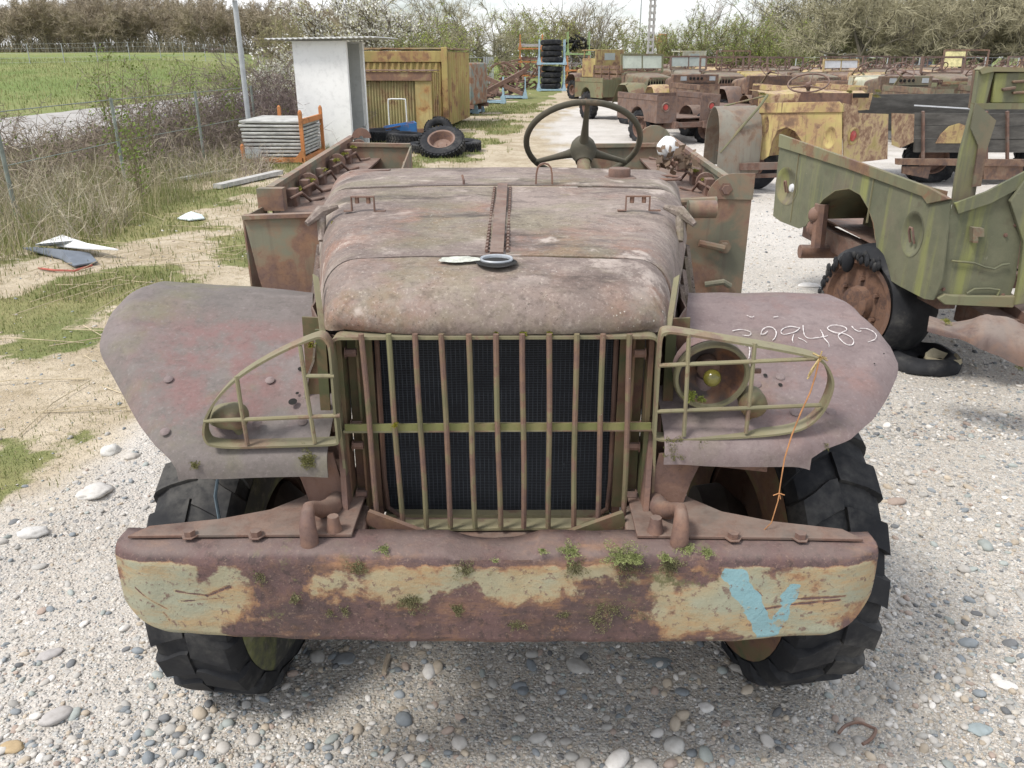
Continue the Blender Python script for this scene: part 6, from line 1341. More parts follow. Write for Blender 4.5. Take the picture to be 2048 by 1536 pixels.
for px in ([(1900, 520), (1925, 522), (1945, 524), (1965, 532), (1985, 536), (2000, 528), (2015, 526)], [(1930, 585), (1945, 576), (1975, 575), (1995, 578), (1990, 592)]):
    q = plane_poly(px, A2, B2); mb = MB(); mb.tube([T2 @ V((s, z, .02)) for s, z in q], .006, 6); mb.build('bent_rod', OLVY, W0)
q = plane_poly([(1938, 452), (1960, 454), (1960, 470), (1948, 470), (1948, 482), (1938, 482)], A2, B2); mb = MB(); mb.plate(q, .04, T2 @ TX((0, 0, .025))); mb.build('latch', OLV2, W0)
mb = MB()
for u, v in ((1886, 578), (2005, 590), (2030, 450), (2010, 470)):
    s, z = plane_poly([(u, v)], A2, B2)[0]; mb.bolt(T2 @ V((s, z, .006)), T2.to_3x3() @ V((0, 0, 1)), .008, .008)
build_split(mb, 'bolt', MT['rust'], W0)
# leaning windscreen post and its plate
A3, B3 = (2.3, 4.32), (3.2, 4.30); T3 = plane_T(A3, B3)
mb = MB(); mb.plate(plane_poly([(1903, 410), (1908, 370), (1920, 300), (1936, 240), (1943, 215), (1953, 142), (1968, 136), (1988, 136), (1978, 175), (1964, 230), (1955, 262), (1958, 330), (1948, 392), (1935, 404)], A3, B3), .03, T3); mb.build('screen_post', OLVY, W0, 30, .004)
mb = MB(); mb.plate(plane_poly([(1945, 205), (1985, 240), (1966, 300), (1955, 370), (1938, 372), (1950, 290), (1935, 255)], A3, B3), .012, T3 @ TX((0, 0, .03))); mb.build('post_flange', OLV2, W0)
mb = MB(); mb.plate(plane_poly([(1943, 218), (1953, 140), (1963, 134), (2100, 138), (2100, 217)], A3, B3), .02, T3 @ TX((0, 0, -.03))); mb.build('upper_plate', OLV2, W0, 30, .004)
mb = MB(); mb.plate(plane_poly([(1988, 146), (2100, 142), (2100, 205), (2040, 207), (1982, 206)], A3, B3), .03, T3); mb.build('upper_panel', OLVY, W0, 30, .006)
mb = MB(); mb.plate(plane_poly([(1953, 139), (1963, 133), (2100, 136), (2100, 144), (1980, 143), (1958, 148)], A3, B3), .06, T3); mb.plate(plane_poly([(1944, 206), (2100, 206), (2100, 218), (1944, 218)], A3, B3), .05, T3); build_split(mb, 'edge_flange', OLV, W0)
mb = MB()
for px in ([(1999, 176), (2025, 172), (2025, 178), (2000, 182)], [(2020, 161), (2060, 158), (2060, 164), (2020, 166)], [(2020, 183), (2060, 180), (2060, 186), (2020, 188)]): mb.plate(plane_poly(px, A3, B3), .05, T3 @ TX((0, 0, .01)))
build_split(mb, 'pressed_rib', OLV2, W0, 30, .004)
mb = MB(); mb.beam((2.45, 4.4, .50), (2.35, 6.4, .50), .10, .14); mb.beam((3.2, 4.4, .50), (3.0, 6.4, .50), .10, .14); mb.beam((2.3, 4.5, .58), (3.3, 4.5, .58), .06, .1); mb.beam((2.34, 6.3, .58), (3.2, 6.3, .58), .06, .1); build_split(mb, 'frame_member', MT['frame'], W0)
mb = MB(); mb.grid([[V((x, y, .62)) for y in (4.4, 6.4)] for x in (2.34, 3.4)], .01); mb.grid([[V((x, 4.6, z)) for z in (.5, .62, .9)] for x in (2.35, 3.6)], .01); mb.build('floor_panel', MT['rust'], W0)
# its wheels: bare drum with torn rubber, and a smooth black tyre
wp = atz(1760, 672, 0); wb = empty('wheel', (1.98, 5.0, 0), 0); wb.parent = W0; wb.location = (2.30, 4.95, 0); TW = TX((0, 0, .34), M.Rotation(radians(-78), 3, 'Y') ) 
mb = MB(); R = .36; TW = TX((0, 0, .32)) @ M.Rotation(radians(22), 4, 'Z') @ AXX; mb.lathe([(.26, -.14), (.30, -.16), (.345, -.12), (.36, -.04), (.365, .06), (.35, .13), (.30, .17), (.25, .16)], TW, 44); mb.dent(.012, 6, 3); mb.v = [(x, y, max(z, .003)) for x, y, z in mb.v]; mb.build('tyre', MT['tyre'], wb, 50)
mb = MB(); mb.lathe([(.27, -.15), (.285, -.17), (.25, -.165), (.23, -.13), (.11, -.13), (.10, -.18), (.06, -.19), (0, -.19)], TW, 36)
for k in range(6): a = k * 1.047; mb.bolt(TW @ V((.15 * cos(a), .15 * sin(a), -.13)), TW.to_3x3() @ V((0, 0, -1)), .014, .03)
mb.build('brake_drum', rusty('orange_drum', (.125, .078, .06), .5, (.085, .052, .042), (.17, .095, .062), 8, 0, 0, .1), wb)
mb = MB(); random.seed(4)
for k in range(110):
    a = random.uniform(.2, 3.6); q = TW @ V((.29 * cos(a), .29 * sin(a), -.165)); mb.sphere(q + rv(.012), random.uniform(.007, .017), 5, 4, (1, 1.4, 2.0))
mb.sphere(TW @ V((.26 * cos(2.8), .26 * sin(2.8), -.19)), .055, 10, 8, (.7, .6, 1.2)); mb.v = [(x, y, max(z, .004)) for x, y, z in mb.v]; build_split(mb, 'torn_rubber', MT['tyre'], wb)
mb = MB(); mb.tube([(2.12, 5.9, .42), (2.3, 5.9, .42), (3.2, 5.9, .42)], .05, 10); mb.sphere((2.16, 5.75, .62), .07, 10, 8); mb.sphere((2.14, 5.72, .72), .06, 10, 8); mb.tube([(2.16, 5.7, .8), (2.17, 5.7, .5)], .05, 8); mb.build('rear_axle', MT['rust'], W0)
# crumpled fender in front
mb = MB(); rows = []
for i in range(20):
    t = i / 19; u0 = 1858 + 245 * t; vt = 634 + 14 * t + (10 * sin(t * 9)); vb = 662 + 95 * t ** 1.2; D = 3.85 - .25 * t; row = []
    for k in range(9): s = k / 8; p = at(u0 - 4 * s, vt + (vb - vt) * s, D - .16 * s - .05 * sin(pi * s)); p.z += .012 * fbm(t * 5, s * 3, 3); row.append(p)
    rows.append(row)
mb.grid(rows, .006, flip=True); mb.build('fender', RP, W0, 60)
moss_patch('moss', W0, [(at(u, v, 3.74), (0, -.6, 1), r, n) for u, v, r, n in ((1893, 642, .03, 120), (1965, 640, .02, 60), (2010, 655, .03, 120), (2030, 700, .03, 90), (2005, 690, .02, 50), (2040, 735, .03, 80))], .018, ((.15, .16, .03), (.30, .29, .07)))
mb = MB(); mb.beam(at(2000, 600, 4.5), at(2120, 690, 3.9), .08, .10); mb.box(at(2035, 640, 4.4), (.5, .4, .12)); build_split(mb, 'chassis_scrap', MT['frame'], W0)
def flat_tyre():
    p = gnd(1862, 742); mb = MB(); R = .20
    mb.lathe([(.02, .03), (.08, .035), (.11, .06), (.15, .085), (.19, .07), (.205, .03), (.20, .002), (.02, .002)], TX((0, 0, 0)), 36); mb.dent(.018, 9, 2); mb.v = [(x * 1.1, y * 1.25, max(.002, z)) for x, y, z in mb.v]; o = mb.build('flat_tyre', MT['tyre'], None, 60); o.location = p + V((0, .14, 0)); tag(o, 'collapsed black tyre lying on the gravel beside the right fender', 'tyre')
    mb = MB(); mb.lathe([(.02, .02), (.09, .05), (.10, .03), (.10, .0)], TX((0, 0, 0)), 20); mb.dent(.03, 12, 5); mb.v = [(x, y, max(.002, z)) for x, y, z in mb.v]; mb.build('tan_lining', plain('tan_lining', (.36, .32, .22), .9, .3, 9), o, 50).location = (.09, -.08, .03)
flat_tyre()
# ---- generic wrecks: local front towards -y, ground z = 0
def loaf(parent, y0, y1, w0, w1, z0, z1, drop, mat, name='hood', nose=True):
    rows = []; st = [(y0, .0, .90), (y0 - .012, .25, .96), (y0, .5, .98), (y0 + .03, .75, 1), (y0 + .08, .92, 1)] if nose else [(y0, 1, 1)]
    st = [(y, k, q) for y, k, q in st] + [(y0 + (y1 - y0) * t, 1, 1) for t in (.3, .5, .7, .85, 1)]
    for y, k, q in st:
        t = max(0, (y - y0) / (y1 - y0)); zt = z0 + (z1 - z0) * t - .13 * (1 - k); hw = (w0 + (w1 - w0) * t) / 2 * q; r = max(.005, .10 * k); zb = zt - (.14 * (1 if k > .8 else .05)) ; zb = min(zb, zt - r - .002)
        pts = [(-hw - .01, zt - drop * k - r)] + [(-hw + r - r * cos(a), zt - r + r * sin(a)) for a in np.linspace(0, pi / 2, 6)]; pts += [(0, zt + .012 * k)] + [(-x, z) for x, z in pts[::-1]]
        rows.append([V((x, y, z + .008 * fbm(x * 3, y * 3, w0))) for x, z in pts])
    mb = MB(); mb.grid(rows, .006); return mb.build(name, mat, parent, 55)
def grille(parent, y, w_, z0, z1, mat, n=9):
    mb = MB()
    for i in range(n): x = -w_ / 2 + w_ * i / (n - 1); mb.beam((x, y, z0), (x, y, z1), .018, .018, (0, 1, 0))
    for z in (z0, (z0 + z1) / 2, z1): mb.beam((-w_ / 2 - .02, y + .012, z), (w_ / 2 + .02, y + .012, z), .02, .03)
    o = mb.build('grille', mat, parent); mb = MB(); mb.box((0, y + .10, (z0 + z1) / 2), (w_ * .92, .06, z1 - z0)); mb.build('radiator', MT['black'], parent); return o
def wfender(parent, sx, y0, y1, x0, x1, zt, mat, drop=.34):
    rows = []
    for i in range(15):
        a = i / 14; y = y0 + (y1 - y0) * a; z = zt - drop * max(0, 1 - a * 3.2) ** 1.6 - drop * 1.5 * max(0, (a - .68) / .32) ** 1.5
        rows.append([V((sx * (x0 + (x1 - x0) * k / 7), y + .10 * (k / 7) ** 3 * (1 if a < .3 else 0), z - .05 * max(0, (k / 7 - .75) / .25) ** 2)) for k in range(8)])
    mb = MB(); mb.grid(rows, .006, flip=sx < 0); return mb.build('fender', mat, parent, 60)
def windscreen(parent, y, w_, z0, h, mat, panes=0, tilt=.12, pm=None):
    mb = MB(); a = [(-w_ / 2, z0), (w_ / 2, z0), (w_ / 2, z0 + h), (-w_ / 2, z0 + h)]; yy = lambda z: y + tilt * (z - z0)
    for (p, q) in zip(a, a[1:] + a[:1]): mb.beam((p[0], yy(p[1]), p[1]), (q[0], yy(q[1]), q[1]), .05, .05, (0, 1, 0))
    mb.beam((0, yy(z0), z0), (0, yy(z0 + h), z0 + h), .03, .03, (0, 1, 0)); o = mb.build('windscreen_frame', mat, parent)
    for s in range(panes):
        mb = MB(); x0 = -w_ / 2 + .03 if s == 0 else .02; mb.grid([[V((x, yy(z), z)) for z in (z0 + .1, z0 + h - .03)] for x in (x0, x0 + w_ / 2 - .05)], .006); mb.build('pane', pm or MT['glass'], o)
    return o
def tub(parent, W, y0, y1, z0, z1, mat, endmat=None, arch=.30, ay=None, lights=True, gate=False, sides=(-1, 1), plank=None):
    ay = (y0 + y1) / 2 if ay is None else ay
    for sx in sides:
        ar = [(ay + arch * cos(a), z0 + arch * .95 * sin(a)) for a in np.linspace(0, pi, 13)]
        poly = [(y0, z1 + .02), (y0, z0 + .0)] + [(y, z) for y, z in ar[::-1]] + [(y1, z0 - .02), (y1, z1)]
        T = TX((sx * W / 2, 0, 0), M(((0, 0, 1), (1, 0, 0), (0, 1, 0)))); mb = MB(); mb.plate(poly, .012, T); o = mb.build('tub_side', mat, parent, 30)
        mb = MB(); mb.beam((sx * W / 2, y0, z1 - .05), (sx * W / 2, y1, z1 - .06), .03, .11); mb.build('rail', mat, parent, 30, .004)
        mb = MB(); mb.grid([[V((sx * (W / 2), y, z)) for y, z in ar], [V((sx * (W / 2 - .3), y, z)) for y, z in ar]], .006); mb.build('wheel_box', mat, parent, 40)
        w_ = .48; xa, xb_ = sx * W / 2, sx * (W / 2 - w_); mb = MB(); mb.box(((xa + xb_) / 2, y1 + .002, (z0 + z1) / 2 - .02), (w_, .012, z1 - z0)); e = mb.build('rear_corner', endmat or mat, parent)
        if lights:
            mb = MB(); mb.lathe([(.10, 0), (.085, .02), (.07, .0), (.06, -.02)], TX((sx * (W / 2 - .2), y1 + .008, z0 + .30), M.Rotation(radians(-90), 3, 'X')), 20); mb.build('lamp_ring', YWP if mat == YW else mat, e); mb = MB(); mb.lathe([(0, .012), (.055, .008), (.06, 0)], TX((sx * (W / 2 - .2), y1 + .008, z0 + .30), M.Rotation(radians(-90), 3, 'X')), 18); mb.build('tail_lamp', LENS, e)
    mb = MB(); mb.grid([[V((x, y, z0 + .06)) for y in (y0, y1)] for x in (-W / 2 + .02, W / 2 - .02)], .02); mb.build('floor_panel', MT['frame'], parent)
    mb = MB(); mb.box((0, y0, (z0 + z1) / 2), (W - .03, .012, (z1 - z0) * .9)); mb.build('front_panel', mat, parent)
    if gate: mb = MB(); mb.box((0, y1 + .01, (z0 + z1) / 2 - .06), (W - .96, .02, (z1 - z0) * .75)); mb.build('tailgate', endmat or mat, parent, 30, .004)
def chassis(parent, y0, y1, z=.58):
    mb = MB()
    for sx in (-1, 1): mb.beam((sx * .36, y0, z), (sx * .36, y1, z), .07, .14)
    for y in (y0 + .1, (y0 + y1) / 2, y1 - .1): mb.beam((-.33, y, z), (.33, y, z), .08, .1)
    build_split(mb, 'frame_member', MT['frame'], parent)
def cowl(parent, y, W, z0, z1, mat, dash=False):
    mb = MB(); mb.box((0, y, (z0 + z1) / 2), (W, .12, z1 - z0)); o = mb.build('cowl', mat, parent, 30, .02)
    if dash:
        mb = MB()
        for x in (-.16, -.06, .05, .14): mb.lathe([(.035, .0), (.028, .012), (0, .010)], TX((x, y + .062, z1 - .10), M.Rotation(radians(-90), 3, 'X')), 16)
        build_split(mb, 'gauge', MT['black'], o); mb = MB()
        for x in (-.45, .33): mb.box((x, y + .064, z1 - .10), (.16, .008, .10))
        build_split(mb, 'data_plate', MT['galv'], o); mb = MB(); mb.box((0, y + .064, z1 - .27), (W * .86, .006, .14)); mb.build('dash_gap_shade', MT['black'], o)  # black plate stands in for the shaded opening under the dash
def wreck(label, p, rz, kind='front', m=None, m2=None, ws=0, panes=0, steer=True, wheels=(1, 1, 1, 1), tubm=None, fend=True, dash=False, gr=True, cab=False, bed=None, tilt=(0, 0), hoodon=True, tubon=True, pm=None, group=None, flatten=.06, dz=0):
    e = empty('truck_wreck', p, rz, label, 'wreck', group); e.rotation_euler = (tilt[0], tilt[1], rz); e.location.z += dz; m2 = m2 or m
    chassis(e, -1.9, 1.95)
    if hoodon: loaf(e, -1.45, -.55, .82, 1.18, 1.24, 1.31, .28, m)
    if gr: grille(e, -1.50, .70, .78, 1.20, m2); mb = MB(); mb.beam((-.80, -1.78, .70), (.80, -1.78, .70), .05, .2); mb.build('bumper', m2, e, 30, .01)
    if fend:
        for sx in ((-1, 1) if fend is True else (fend,)): wfender(e, sx, -1.62, -.55, .40, .98, 1.08, m2)
    cowl(e, -.48, 1.25, .72, 1.34, m, dash)
    if steer: steering_wheel(e, (.34, -.02, 1.46), .21, .013, -44, .5, 'frame')
    if ws: windscreen(e, -.50, 1.36, 1.34, ws, m2, panes, .10, pm)
    if cab:
        mb = MB(); T = TX((0, 0, 0))
        mb.box((0, .42, 1.55), (1.5, .03, .9)); mb.box((-.75, -.05, 1.30), (.03, .95, .75)); mb.box((.75, -.05, 1.30), (.03, .95, .75)); mb.box((0, -.06, 2.0), (1.54, 1.0, .05))
        for sx in (-1, 1): mb.beam((sx * .73, -.5, 1.34), (sx * .70, -.42, 2.0), .05, .05)
        o = mb.build('cab', m, e, 30, .03); mb = MB(); mb.box((.0, .438, 1.75), (.55, .012, .28)); mb.build('rear_window', MT['glass'], o)
    if bed == 'stake':
        mb = MB()
        for sx in (-1, 1):
            for z in (.98, 1.16, 1.34): mb.beam((sx * .9, .55, z), (sx * .9, 2.3, z), .03, .12)
            for y in (.6, 1.15, 1.7, 2.25): mb.beam((sx * .92, y, .85), (sx * .92, y, 1.42), .05, .05)
        for z in (.98, 1.16, 1.34): mb.beam((-.9, 2.3, z), (.9, 2.3, z), .03, .12)
        mb.grid([[V((x, y, .85)) for y in (.5, 2.3)] for x in (-.92, .92)], .04); mb.build('stake_bed', RW, e)
    elif tubon: tub(e, 1.78, .15, 1.85, .62, 1.16, tubm or m, ay=1.15, lights=False)
    for k, (x, y) in enumerate(((-.78, -1.1), (.78, -1.1), (-.78, 1.15), (.78, 1.15))):
        if wheels[k]: wheel(e, (x, y, 0), .42, .22, 14, flatten, 0, out=1 if x > 0 else -1, lug_d=.02)
    return e
def gp(u, D): x = (u - 1024) / FP * (D * cP + HC * sP * .75); return V((x, D, gh(x, D)))

# ---- yellow tub, seen from its rear corner
A4 = V((*at(1688, 300, 10.6).to_2d(), 0)); B4 = V((*at(1516, 300, 11.55).to_2d(), 0)); T4 = plane_T(B4, A4)
W5 = empty('cargo_truck', (0, 0, 0), 0, 'yellow tub wreck with red tail lamp and grey front fender behind the olive wreck', 'truck')
DSH = []
for u, v, a, b in ((1530, 255, 8, 24), (1660, 275, 12, 22)): (s, z), (s1, _), (_, z1) = plane_poly([(u, v), (u + a, v), (u, v - b)], B4, A4); DSH.append((s, z, abs(s1 - s), abs(z1 - z)))
mb = MB(); mb.plate(keyhole(plane_poly([(1522, 208), (1684, 206), (1684, 322), (1660, 314), (1640, 300), (1610, 318), (1606, 300), (1604, 282), (1590, 262), (1574, 254), (1556, 260), (1545, 282), (1538, 312), (1526, 320), (1516, 318)], B4, A4), DSH), .012, T4); mb.build('tub_side', YW, W5)
mb = MB(); mb.plate(plane_poly([(1522, 206), (1680, 203), (1688, 212), (1688, 224), (1520, 226)], B4, A4), .03, T4 @ TX((0, 0, .012))); mb.build('rail', YW, W5, 30, .004)
for (s, z, a, b) in DSH: recess(T4, s, z, a, b, YW, W5, False)
ar = plane_poly([(1606, 300), (1604, 282), (1590, 262), (1574, 254), (1556, 260), (1545, 282), (1538, 312)], B4, A4); mb = MB(); mb.grid([[T4 @ V((s, z, 0)) for s, z in ar], [T4 @ V((s, z, -.4)) for s, z in ar]], .006); mb.grid([[T4 @ V((s, z, -.4)) for s in (ar[0][0], ar[-1][0])] for z in (.5, 1.05)], .006); mb.build('wheel_box', YWP, W5)
E4 = V((*at(1778, 300, 11.35).to_2d(), 0)); A4n = T4 @ V((plane_poly([(1685, 220)], B4, A4)[0][0], 0, 0)); T5 = plane_T(A4n, E4)
mb = MB(); mb.plate(plane_poly([(1686, 206), (1712, 212), (1716, 226), (1776, 228), (1774, 318), (1740, 322), (1700, 326), (1686, 322)], A4n, E4), .014, T5); mb.build('rear_corner', YWP, W5)
(s, z) = plane_poly([(1701, 272)], A4n, E4)[0]; mb = MB(); mb.lathe([(.115, 0), (.10, .025), (.08, .01), (.065, -.01)], T5 @ TX((s + .04, z, .008)), 24); mb.build('lamp_ring', YW, W5); mb = MB(); mb.lathe([(0, .014), (.055, .01), (.066, 0)], T5 @ TX((s + .04, z, .012)), 20); mb.build('tail_lamp', LENS, W5)
mb = MB(); mb.plate(plane_poly([(1784, 226), (1828, 228), (1826, 284), (1800, 296), (1784, 290)], A4n, E4), .014, T5); mb.build('rear_corner', YWP, W5)
q = gp(1478, 11.6); mb = MB(); rows = []
for i in range(12):
    a = pi * (.02 + .98 * i / 11); rows.append([V((q.x - .38 + .05 * 0, q.y, 0)) + V((k * .62 - .02, (cos(a)) * .42 + k * .2, .62 + .50 * sin(a) - (.35 if i in (0, 11) else 0))) for k in np.linspace(0, 1, 8)])
mb.grid(rows, .008); mb.build('fender', GRY, W5, 60)
wheel(W5, (q.x + .25, q.y + .3, 0), .40, .24, 14, .05, radians(60), tread=False); mb = MB(); mb.lathe([(.11, 0), (.08, .04), (.07, .18), (.11, .24), (.13, .25)], TX(gp(1492, 11.1)), 20); mb.build('brake_drum', MT['rust'], W5)
mb = MB(); mb.beam(at(1478, 333, 11.3), at(1640, 330, 11.3), .08, .09); mb.beam(at(1500, 352, 11.5), at(1770, 345, 11.6), .07, .05); build_split(mb, 'frame_member', MT['frame'], W5)
mb = MB(); mb.plate([(0, 0), (.42, .07), (.42, -.05), (.1, -.05)], .008, TX(at(1430, 300, 11.4), PX)); mb.build('step_plate', MT['frame'], W5)
q = at(1580, 205, 12.1); d = (A4 - B4).normalized(); nrm = V((-d.y, d.x, 0))
hd = MB(); rows = []
for i in range(8):
    t = i / 7; c = at(1520 + 215 * t, 186 + 3 * sin(t * 9), 12.4 + .1 * t); rows.append([c + V((0, .6, .02)), c + V((0, .2, .03)), c + V((0, 0, 0)), c + V((0, -.03, -.10)), c + V((0, -.02, -.22))])
hd.grid(rows, .01); hd.dent(.02, 5, 1); hd.build('cowl', YWP, W5, 50)
mb = MB(); mb.plate([(0, 0), (.78, .0), (.80, -.18), (-.05, -.17)], .02, TX(at(1602, 186, 11.9), PX)); mb.build('dash_board', MT['rust'], W5); mb = MB(); mb.plate([(0, 0), (.28, .0), (.26, -.22), (.02, -.2)], .02, TX(at(1705, 186, 11.85), PX)); mb.build('glove_box', YWP, W5); mb = MB(); mb.box(at(1722, 191, 11.80), (.22, .01, .06)); mb.build('glove_gap_shade', MT['black'], W5)  # slot of the glove box is a black slab painted as shade
steering_wheel(W5, at(1617, 166, 12.0), .27, .012, -25, .5, 'frame', radians(150))
mb = MB(); mb.tube([at(1440, 305, 11.2), at(1480, 258, 11.3), at(1520, 212, 11.4), at(1535, 190, 11.5)], .018, 6); mb.tube([at(1448, 212, 11.9), at(1530, 192, 11.9)], .014, 6); build_split(mb, 'bent_rod', OLV, W5)
moss_patch('moss', W5, [(at(u, v, 11.75), (0, -.3, 1), .06, 160) for u, v in ((1525, 188), (1700, 184), (1755, 182), (1752, 192))], .04, ((.13, .12, .03), (.28, .25, .09)))
# ---- wooden-sided trailer right of it
W6 = empty('plank_trailer', (0, 0, 0), 0, 'trailer with dark wooden plank sides and a yellow wheel-arch plate', 'trailer'); A6, B6 = V((3.9 + 1.5, 11.9, 0)), V((9.5, 12.6, 0)); T6 = plane_T(A6, B6)
for k, (a, b) in enumerate(((226, 250), (251, 277), (278, 304))):
    mb = MB(); mb.plate(plane_poly([(1828, a), (2120, a + 2), (2120, b + 1), (1828, b)], A6, B6), .05, T6); mb.dent(.008, 2, k); mb.build('plank', WOOD, W6)
mb = MB(); mb.plate(plane_poly([(1868, 286), (1878, 268), (1895, 252), (1915, 246), (1930, 252), (1936, 264), (1930, 286)], A6, B6), .012, T6 @ TX((0, 0, .035))); mb.build('arch_plate', YW, W6)
mb = MB(); mb.plate(plane_poly([(1788, 316), (2100, 318), (2100, 332), (1788, 328)], A6, B6), .08, T6 @ TX((0, 0, .06))); mb.plate(plane_poly([(1800, 332), (1856, 332), (1850, 356), (1800, 346)], A6, B6), .04, T6 @ TX((0, 0, .05))); mb.plate(plane_poly([(1960, 330), (2040, 330), (2036, 358), (1962, 358)], A6, B6), .04, T6 @ TX((0, 0, .05))); build_split(mb, 'side_rail', RW, W6)
mb = MB()
for u in (1842, 1968, 2010): mb.beam(T6 @ V((*plane_poly([(u, 222)], A6, B6)[0], .045)), T6 @ V((*plane_poly([(u, 318)], A6, B6)[0], .045)), .03, .05, (0, 1, 0))
build_split(mb, 'stake', MT['frame'], W6)
mb = MB(); mb.grid([[T6 @ V((s, .62, -y)) for y in (0, 1.6)] for s in (.2, 3.8)], .03); mb.grid([[T6 @ V((s, z, -1.6)) for z in (.6, 1.2)] for s in (.2, 3.8)], .05); mb.build('bed_floor', WOOD, W6)
for s in (1.0, 2.9): wheel(W6, T6 @ V((s, 0, -.5)) , .40, .22, 14, .06, radians(85), tread=True)
mb = MB(); mb.grid([[at(1828 - 0 + 68 * i, 212 + 4 * i, 12.9 + .4 * j) + V((0, 0, -.0)) for j in (0, 1)] for i in (0, 1, 2)], .02); o = mb.build('white_panel', WHT); tag(o, 'white sheet panel lying flat behind the yellow tub', 'panel')
W7 = wreck('rust-brown jeep-like wreck showing its dashboard with data plates', gp(1400, 21.5), radians(-168), m=RW, m2=YWP, dash=True, steer=False, gr=False, wheels=(1, 0, 0, 1), tubm=RW, fend=True)
q = atz(1306, 263, .12); mb = MB(); mb.box((q.x, q.y, .14), (.50, .35, .28)); mb.dent(.02, 4, 1); tag(mb.build('concrete_block', CONC, None, 30, .015), 'grey concrete block on the pale gravel under a wreck axle', 'block')
# lone rusty tub corner and fender nearer than it
W8 = empty('tub_wreck', gp(1352, 18.6), radians(-158), 'rusty pinkish tub corner with one white lamp lens in front of the dashboard wreck', 'wreck'); tub(W8, 1.55, -1.25, .45, .48, 1.02, RP, RP, .30, -.35, True, False); wheel(W8, (-.62, .35, 0), .38, .22, 14, .06, .2); wheel(W8, (.62, -.35, 0), .38, .22, 14, .06, .2); chassis(W8, -1.4, .6, .42); mb = MB(); mb.tube([(-.7, .1, .36), (.7, .1, .36)], .05, 8); mb.build('axle', MT['rust'], W8)
wfender(W8, -1, -2.2, -1.3, .45, .95, .95, RP)
# olive weapons-carrier facing right and its row
wreck('olive green carrier with a glazed windscreen and chunky black front tyre', gp(1262, 25.2), radians(24), m=OLV2, m2=OLV, ws=.46, panes=2, tubm=OLV, gr=True, pm=plain('milky_glass', (.50, .545, .46), .4, .12, 3))
wreck('yellow cab truck with a small rear window and rust-red stake bed', gp(1205, 38), radians(-150), m=YW, m2=RP, cab=True, bed='stake', steer=False, gr=True)
wreck('yellow hooded wreck with barred yellow grille facing the camera', gp(1490, 27), radians(14), m=YW, m2=YW, ws=.0, steer=True)
wreck('cream and rust cab truck in front of the green bushes', gp(1375, 46), radians(-155), m=CRM, m2=RW, cab=True, bed='stake', steer=False)
wreck('wreck with a tall empty windscreen frame spanning two bushes', gp(1450, 34), radians(10), m=RW, m2=RW, ws=.62)
wreck('chalky white hooded wreck with dark grille bars right of the yellow tub', gp(1690, 21.5), radians(32), m=CRM, m2=OLV2, tubm=RW)
wreck('dark hooded wreck with grille behind the olive post', gp(1915, 21), radians(34), m=GRY, m2=OLV2, tubm=OLV)
wreck('olive tub with dark wheel arch and white data plates facing away', gp(1822, 18.8), radians(-172), m=OLV2, m2=OLV, dash=True, gr=False, hoodon=True, fend=False, tubm=OLV2, wheels=(1, 1, 1, 1))
wreck('rust wreck with a white windscreen board laid on its cowl', gp(1650, 27.5), radians(22), m=RW, m2=YWP, ws=.34, panes=2, pm=WHT)
wreck('low rust-brown wreck between the yellow grille and the white hood', gp(1585, 25), radians(18), m=OLV2, m2=RP)
wreck('brown wreck just right of the dashboard wreck, rear towards the camera', gp(1555, 20.5), radians(-160), m=RW, m2=RP, gr=False, fend=1, wheels=(0, 1, 1, 1), tubm=YWP)
wreck('wreck with a large rectangular windscreen frame and a yellow pane', gp(1905, 29), radians(-8), m=RP, m2=RW, ws=.60, panes=1, pm=plain('yellow_board', (.58, .53, .27), .6))
wreck('purple rust wreck at the far right behind the olive post', gp(2020, 24), radians(28), m=RP, m2=OLV2)
wreck('rust wreck beside the tall windscreen frame at the right edge', gp(2030, 31), radians(20), m=RW, m2=YWP, ws=.3)
wreck('small orange-brown wreck with a bare frame behind the olive carrier', gp(1360, 31), radians(15), m=GRY, m2=RP, ws=.42, panes=2, pm=MT['glass'], tubm=RW)
wreck('rusty wreck between the concrete pole and the yellow cab', gp(1270, 44), radians(20), m=RP, m2=RW, ws=.45)
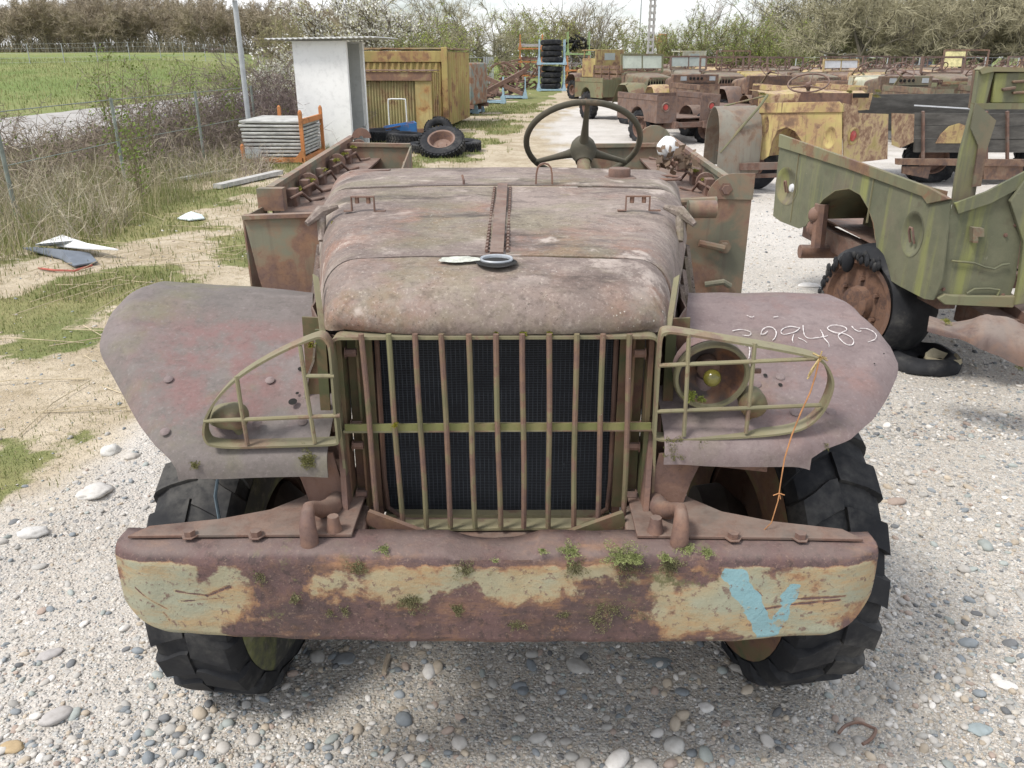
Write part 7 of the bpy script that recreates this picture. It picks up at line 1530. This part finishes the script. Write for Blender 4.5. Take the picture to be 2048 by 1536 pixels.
# further rows: each its own copy
PA = wreck('far grey-green and rust wreck in the row under the pale blossom tree, leftmost', gp(1530, 36), radians(16), m=OLV2, m2=RP, ws=.4); PB = wreck('far purple-brown wreck with no windscreen in the row under the pale blossom tree', gp(1600, 37), radians(25), m=RP, m2=RW); PC = wreck('far yellowish wreck in the third row behind the white hood', gp(1680, 38), radians(18), m=YWP, m2=RW); PD = wreck('far olive wreck in the third row behind the dark grille', gp(1760, 36), radians(30), m=OLV2, m2=RP, ws=.4)
far = [(PA, 1830, 37, 12, 'far grey-green and rust wreck with windscreen frame right of the blue bins'), (PB, 1950, 38, 24, 'far purple wreck below the middle of the wire fence'), (PC, 2020, 40, 20, 'far yellowish wreck near the right edge below the fence'), (PB, 1560, 44, 15, 'distant purple wreck in the back row left of the fence'), (PC, 1625, 46, 22, 'distant yellowish wreck where the fence begins'), (PA, 1690, 45, 10, 'distant grey-green and rust wreck under the first gnarled tree'), (PB, 1745, 47, 26, 'distant low purple wreck under the second gnarled tree'), (PD, 1805, 45, 18, 'distant olive wreck in front of the blue bins'), (PC, 1860, 46, 14, 'distant yellowish wreck left of the tall windscreen frame'), (PA, 1925, 46, 22, 'distant grey-green and rust wreck behind the tall windscreen frame'), (PB, 1985, 46, 16, 'distant purple wreck near the fence at the right'), (PA, 2045, 45, 12, 'distant grey-green and rust wreck at the right edge by the fence'), (PD, 1480, 42, 20, 'distant olive wreck under the wide green bush'), (PC, 1420, 40, 14, 'distant yellowish wreck under the open bare tree'), (PB, 1780, 29.5, 22, 'purple hooded wreck between the white board and the large frame'), (PA, 1720, 31, 28, 'grey-green and rust wreck with windscreen frame behind the chalky white hood'), (PC, 1975, 34, 18, 'yellowish wreck right of the large windscreen frame'), (PB, 1330, 52, 20, 'distant purple wreck just right of the concrete pole'), (PA, 1545, 29, 18, 'grey-green and rust wreck with windscreen frame between the yellow grille and the white board')]
far += [(PC, 1700, 24.8, 20, 'yellowish wreck close behind the chalky white hood'), (PB, 1755, 22.8, 28, 'purple wreck left of the olive tub with data plates'), (PD, 1845, 24.5, 15, 'olive wreck behind the olive tub with data plates'), (PB, 1965, 26.5, 30, 'purple wreck between the dark hood and the right edge'), (PC, 1610, 30.5, 12, 'yellowish wreck behind the white windscreen board'), (PB, 1485, 31, 20, 'purple wreck just behind the yellow hooded wreck'), (PD, 1425, 27, 8, 'olive wreck left of the yellow hooded wreck'), (PA, 1325, 36, 18, 'grey-green and rust wreck behind the glazed olive carrier'), (PC, 1385, 38, 26, 'yellowish wreck below the cream cab truck'), (PB, 1875, 33, 14, 'purple wreck behind the large windscreen frame'), (PC, 1800, 33, 24, 'yellowish wreck left of the large windscreen frame'), (PA, 1645, 34, 20, 'grey-green and rust wreck in the middle row under the fence start'), (PB, 2045, 35, 16, 'purple wreck in the middle row at the right edge'), (PD, 1500, 38, 12, 'olive wreck in the middle row under the wide green bush'), (PA, 2000, 29, 26, 'grey-green and rust wreck behind the olive screen post'), (PB, 1735, 34, 10, 'purple wreck in the middle row before the second gnarled tree')]
for pr, u, D, a, lab in far:
    c = copy_tree(pr); c.location = gp(u, D); c.rotation_euler = (0, 0, radians(a)); c['label'] = lab
for o in [x for x in COL.objects if x.name.startswith('truck_wreck') and x.parent is None]: o['group'] = 'rusting truck wrecks parked in rows'
# loose things in the main truck's tub
q = lo(1336, 296, 3.9); v0, f0 = ico(3); pts = np.array([(a[0] * .05 * (1 + .2 * fbm(*a)), a[1] * .045, a[2] * .052 * (1 + .15 * fbm(a[1], a[2], a[0]))) for a in v0]); o = npmesh('foam_lump', pts, f0, MT['white'], smooth=True); o.location = TRK.matrix_basis @ q if False else (at(1336, 296, 3.9)); tag(o, 'white rounded lump resting on the right tub rail', 'lump')
LV = VG(); random.seed(8)
for _ in range(90): p = at(1350, 318, 3.86) + V((random.gauss(0, .05), random.gauss(0, .05), random.gauss(0, .03))); LV.leaf(p, random.uniform(.012, .03), col((.17, .12, .085), .4))
tag(LV.mesh('dead_leaves', MT['leaf']), 'small clump of dead brown leaves below the white lump', 'leaves', kind='stuff')
